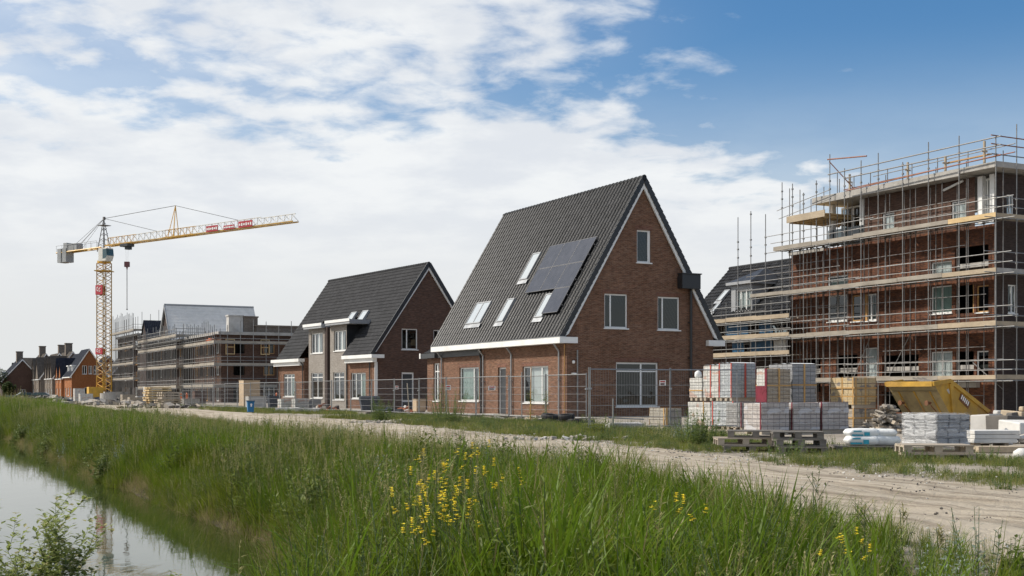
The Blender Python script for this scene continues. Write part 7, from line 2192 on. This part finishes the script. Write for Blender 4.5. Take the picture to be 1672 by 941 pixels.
def flowers():
    st, lf, fl = rape()
    r = thing('flowering_weed', 'yellow flowering weed standing in the tall grass', 'flower', (0, 0, 0), 0, 'yellow flowers in the tall grass')
    st.build('stem', M['green stem'], r, uv=None); lf.build('leaves', M['weed leaf'], r, uv=None); fl.build('blossom', M['yellow petal'], r, uv=None)
    spots = [(695, 758, 12.6), (742, 765, 12.2), (760, 745, 13.2), (781, 745, 12.6), (693, 792, 11.2), (712, 790, 11.0), (730, 800, 10.6), (727, 812, 10.2), (786, 776, 11.6), (811, 790, 11.2), (840, 794, 11.0), (662, 830, 9.8), (700, 826, 9.6), (720, 838, 9.3), (708, 845, 9.2), (737, 818, 9.6), (757, 828, 9.7), (745, 850, 9.0), (765, 852, 9.0), (698, 880, 8.4), (716, 862, 8.7), (670, 872, 8.5), (1085, 836, 8.6), (1140, 842, 8.4), (1370, 905, 7.2), (1400, 915, 7.0), (1385, 885, 7.6)]
    first = True
    for px, py, Y in spots:
        x, y, _ = at(px, Y); top = CAMZ + (HZ - py) / FP * Y; g0 = height1(x, y); sc = max(.35, (top - g0) / .90)
        rz = U(0, 6.28)
        if first: r.location = (x, y, g0); r.rotation_euler = (0, 0, rz); r.scale = (sc,) * 3; first = False
        else: dup(r, (x, y, g0), rz, scale=sc)
flowers()
# dark stiff blades rising above the grass
def rush(label, px, py, Y, n, seed, lean=.05):
    random.seed(seed); x, y, _ = at(px, Y); g0 = height1(x, y); h = CAMZ + (HZ - py) / FP * Y - g0
    r = thing('reed', label, 'reed', (x, y, g0), 0, 'stiff reeds above the grass')
    b = MB()
    for i in range(n): blade(b, (U(-.07, .07), U(-.05, .05), 0), U(-.6, .9), h * U(.72, 1.0), .018, U(0, lean), U(.03, .25), 6, U(-.5, .5))
    b.build('blades', M['reed blade'], r, uv=None)
rush('three stiff dark reeds standing above the grass before the road', 1050, 738, 10.5, 4, 1)
rush('stiff reed beside the three dark ones, in front of the road', 1112, 742, 10.2, 2, 2)
rush('leaning reed blade pointing right over the bare road edge', 1352, 800, 8.4, 2, 3, .5)
rush('bright reed clump at the water edge in the bottom centre', 425, 830, 10.6, 16, 4, .25)
rush('bright reed clump right of the overhanging bank', 478, 800, 10.2, 12, 5, .3)
def stalk(label, px, py, Y, seed, mat='seed head'):
    random.seed(seed); x, y, _ = at(px, Y); g0 = height1(x, y); h = CAMZ + (HZ - py) / FP * Y - g0
    st, lf = MB(), MB(); st.tube((0, 0, 0), (U(-.05, .05), 0, h), .006, 5, .002, cap=False)
    for i in range(7):
        a = U(0, 6.28); z = h * U(.35, .9); e = Vector((math.cos(a) * .12 * h, math.sin(a) * .1 * h, z + .16 * h)); st.tube((0, 0, z), e, .003, 3, .0015, cap=False)
        for k in range(9):
            t = random.random(); q = Vector((0, 0, z)).lerp(e, t); aa = U(0, 6.28); leaf(lf, q, (math.cos(aa), math.sin(aa), U(-.2, .9)), (0, 0, 1), U(.02, .05), .012)
    for k in range(30):
        z = h * U(.1, 1.0); aa = U(0, 6.28); leaf(lf, (0, 0, z), (math.cos(aa), math.sin(aa), U(0, .8)), (0, 0, 1), U(.03, .07), .014)
    r = thing('weed_stalk', label, 'weed', (x, y, g0), 0, 'branching weed stalks at the road edge')
    st.build('stem', M['green stem'], r, uv=None); lf.build('leaves', M[mat], r, uv=None)
stalk('slim branching weed stalk against the road, left of the leaning blade', 1335, 770, 9.2, 1, 'weed leaf')
stalk('dark feathery weed beside the slim stalk', 1298, 795, 9.2, 2, 'weed leaf')
stalk('thin seeding stalk at the right of the grass edge', 1475, 830, 9.6, 3)
stalk('low seeding stalk farthest right along the road edge', 1535, 862, 9.3, 4)
stalk('brown seeding stalk between the feathery weed and the thin stalk', 1410, 820, 9.4, 5)
stalk('tall seeding stalk on the bank below the blue bin', 372, 682, 27, 6, 'weed leaf')
stalk('seeding stalk on the bank left of the blue bin', 258, 678, 32, 7, 'weed leaf')
stalk('seeding stalk by the road below the long house', 500, 700, 22, 8)
# pale thistle low in the centre
weed_clump('pale silvery thistle low in the grass at the bottom', 620, 7.6, .32, 9, 'silver leaf', .08, .03, .07, None)
# shrub in the bottom left corner
def corner_shrub():
    random.seed(31)
    x0, y0 = -1.95, 5.25; g0 = height1(x0, y0)
    r = thing('shrub', 'light green leafy shrub in the bottom left corner over the water', 'shrub', (x0, y0, g0))
    st, lf, fl = MB(), MB(), MB()
    H = 1.2 - g0
    def spray(p, d, L_, r0, depth):
        p = Vector(p); d = Vector(d).normalized(); n = 5
        for i in range(n):
            q = p + d * (L_ / n); st.tube(p, q, r0 * (1 - .7 * i / n), 4, r0 * (1 - .7 * (i + 1) / n), cap=False)
            if depth > 0 and i >= 1:
                for k in range(2 if depth > 1 else 1):
                    a = U(0, 6.28); spray(q, d + Vector((math.cos(a), math.sin(a), U(-.1, .4))) * .75, L_ * U(.35, .55), r0 * .5, depth - 1)
            for k in range(5 if depth < 2 else 2):
                a = U(0, 6.28); leaf(lf, p.lerp(q, random.random()), (math.cos(a), math.sin(a), U(-.2, .7)), (0, 0, 1), U(.022, .045), U(.012, .022))
            d = (d + Vector((U(-.12, .12), U(-.12, .12), U(-.02, .1)))).normalized(); p = q
        for k in range(7 if depth == 0 else 4):
            a = U(0, 6.28); leaf(lf if k % 3 else fl, p + Vector((U(-.02, .02), U(-.02, .02), U(-.02, .02))), (math.cos(a), math.sin(a), U(.0, .8)), (0, 0, 1), U(.018, .034), U(.012, .022))
    for (tx, tz) in ((-.35, .86), (-.2, .80), (-.05, .82), (.05, .66), (.16, .76), (.3, .62), (-.45, .72), (.0, .55), (.38, .5), (-.3, .6), (.2, .55)):
        d = Vector((tx, U(-.2, .25), (tz - g0) * .82)); spray((U(-.1, .1), U(-.1, .1), 0), d, d.length * .74, .006, 2)
    st.build('stem', M['green stem'], r, uv=None); lf.build('leaves', M['pale shrub leaf'], r, uv=None); fl.build('blossom', M['seed head'], r, uv=None)
corner_shrub()
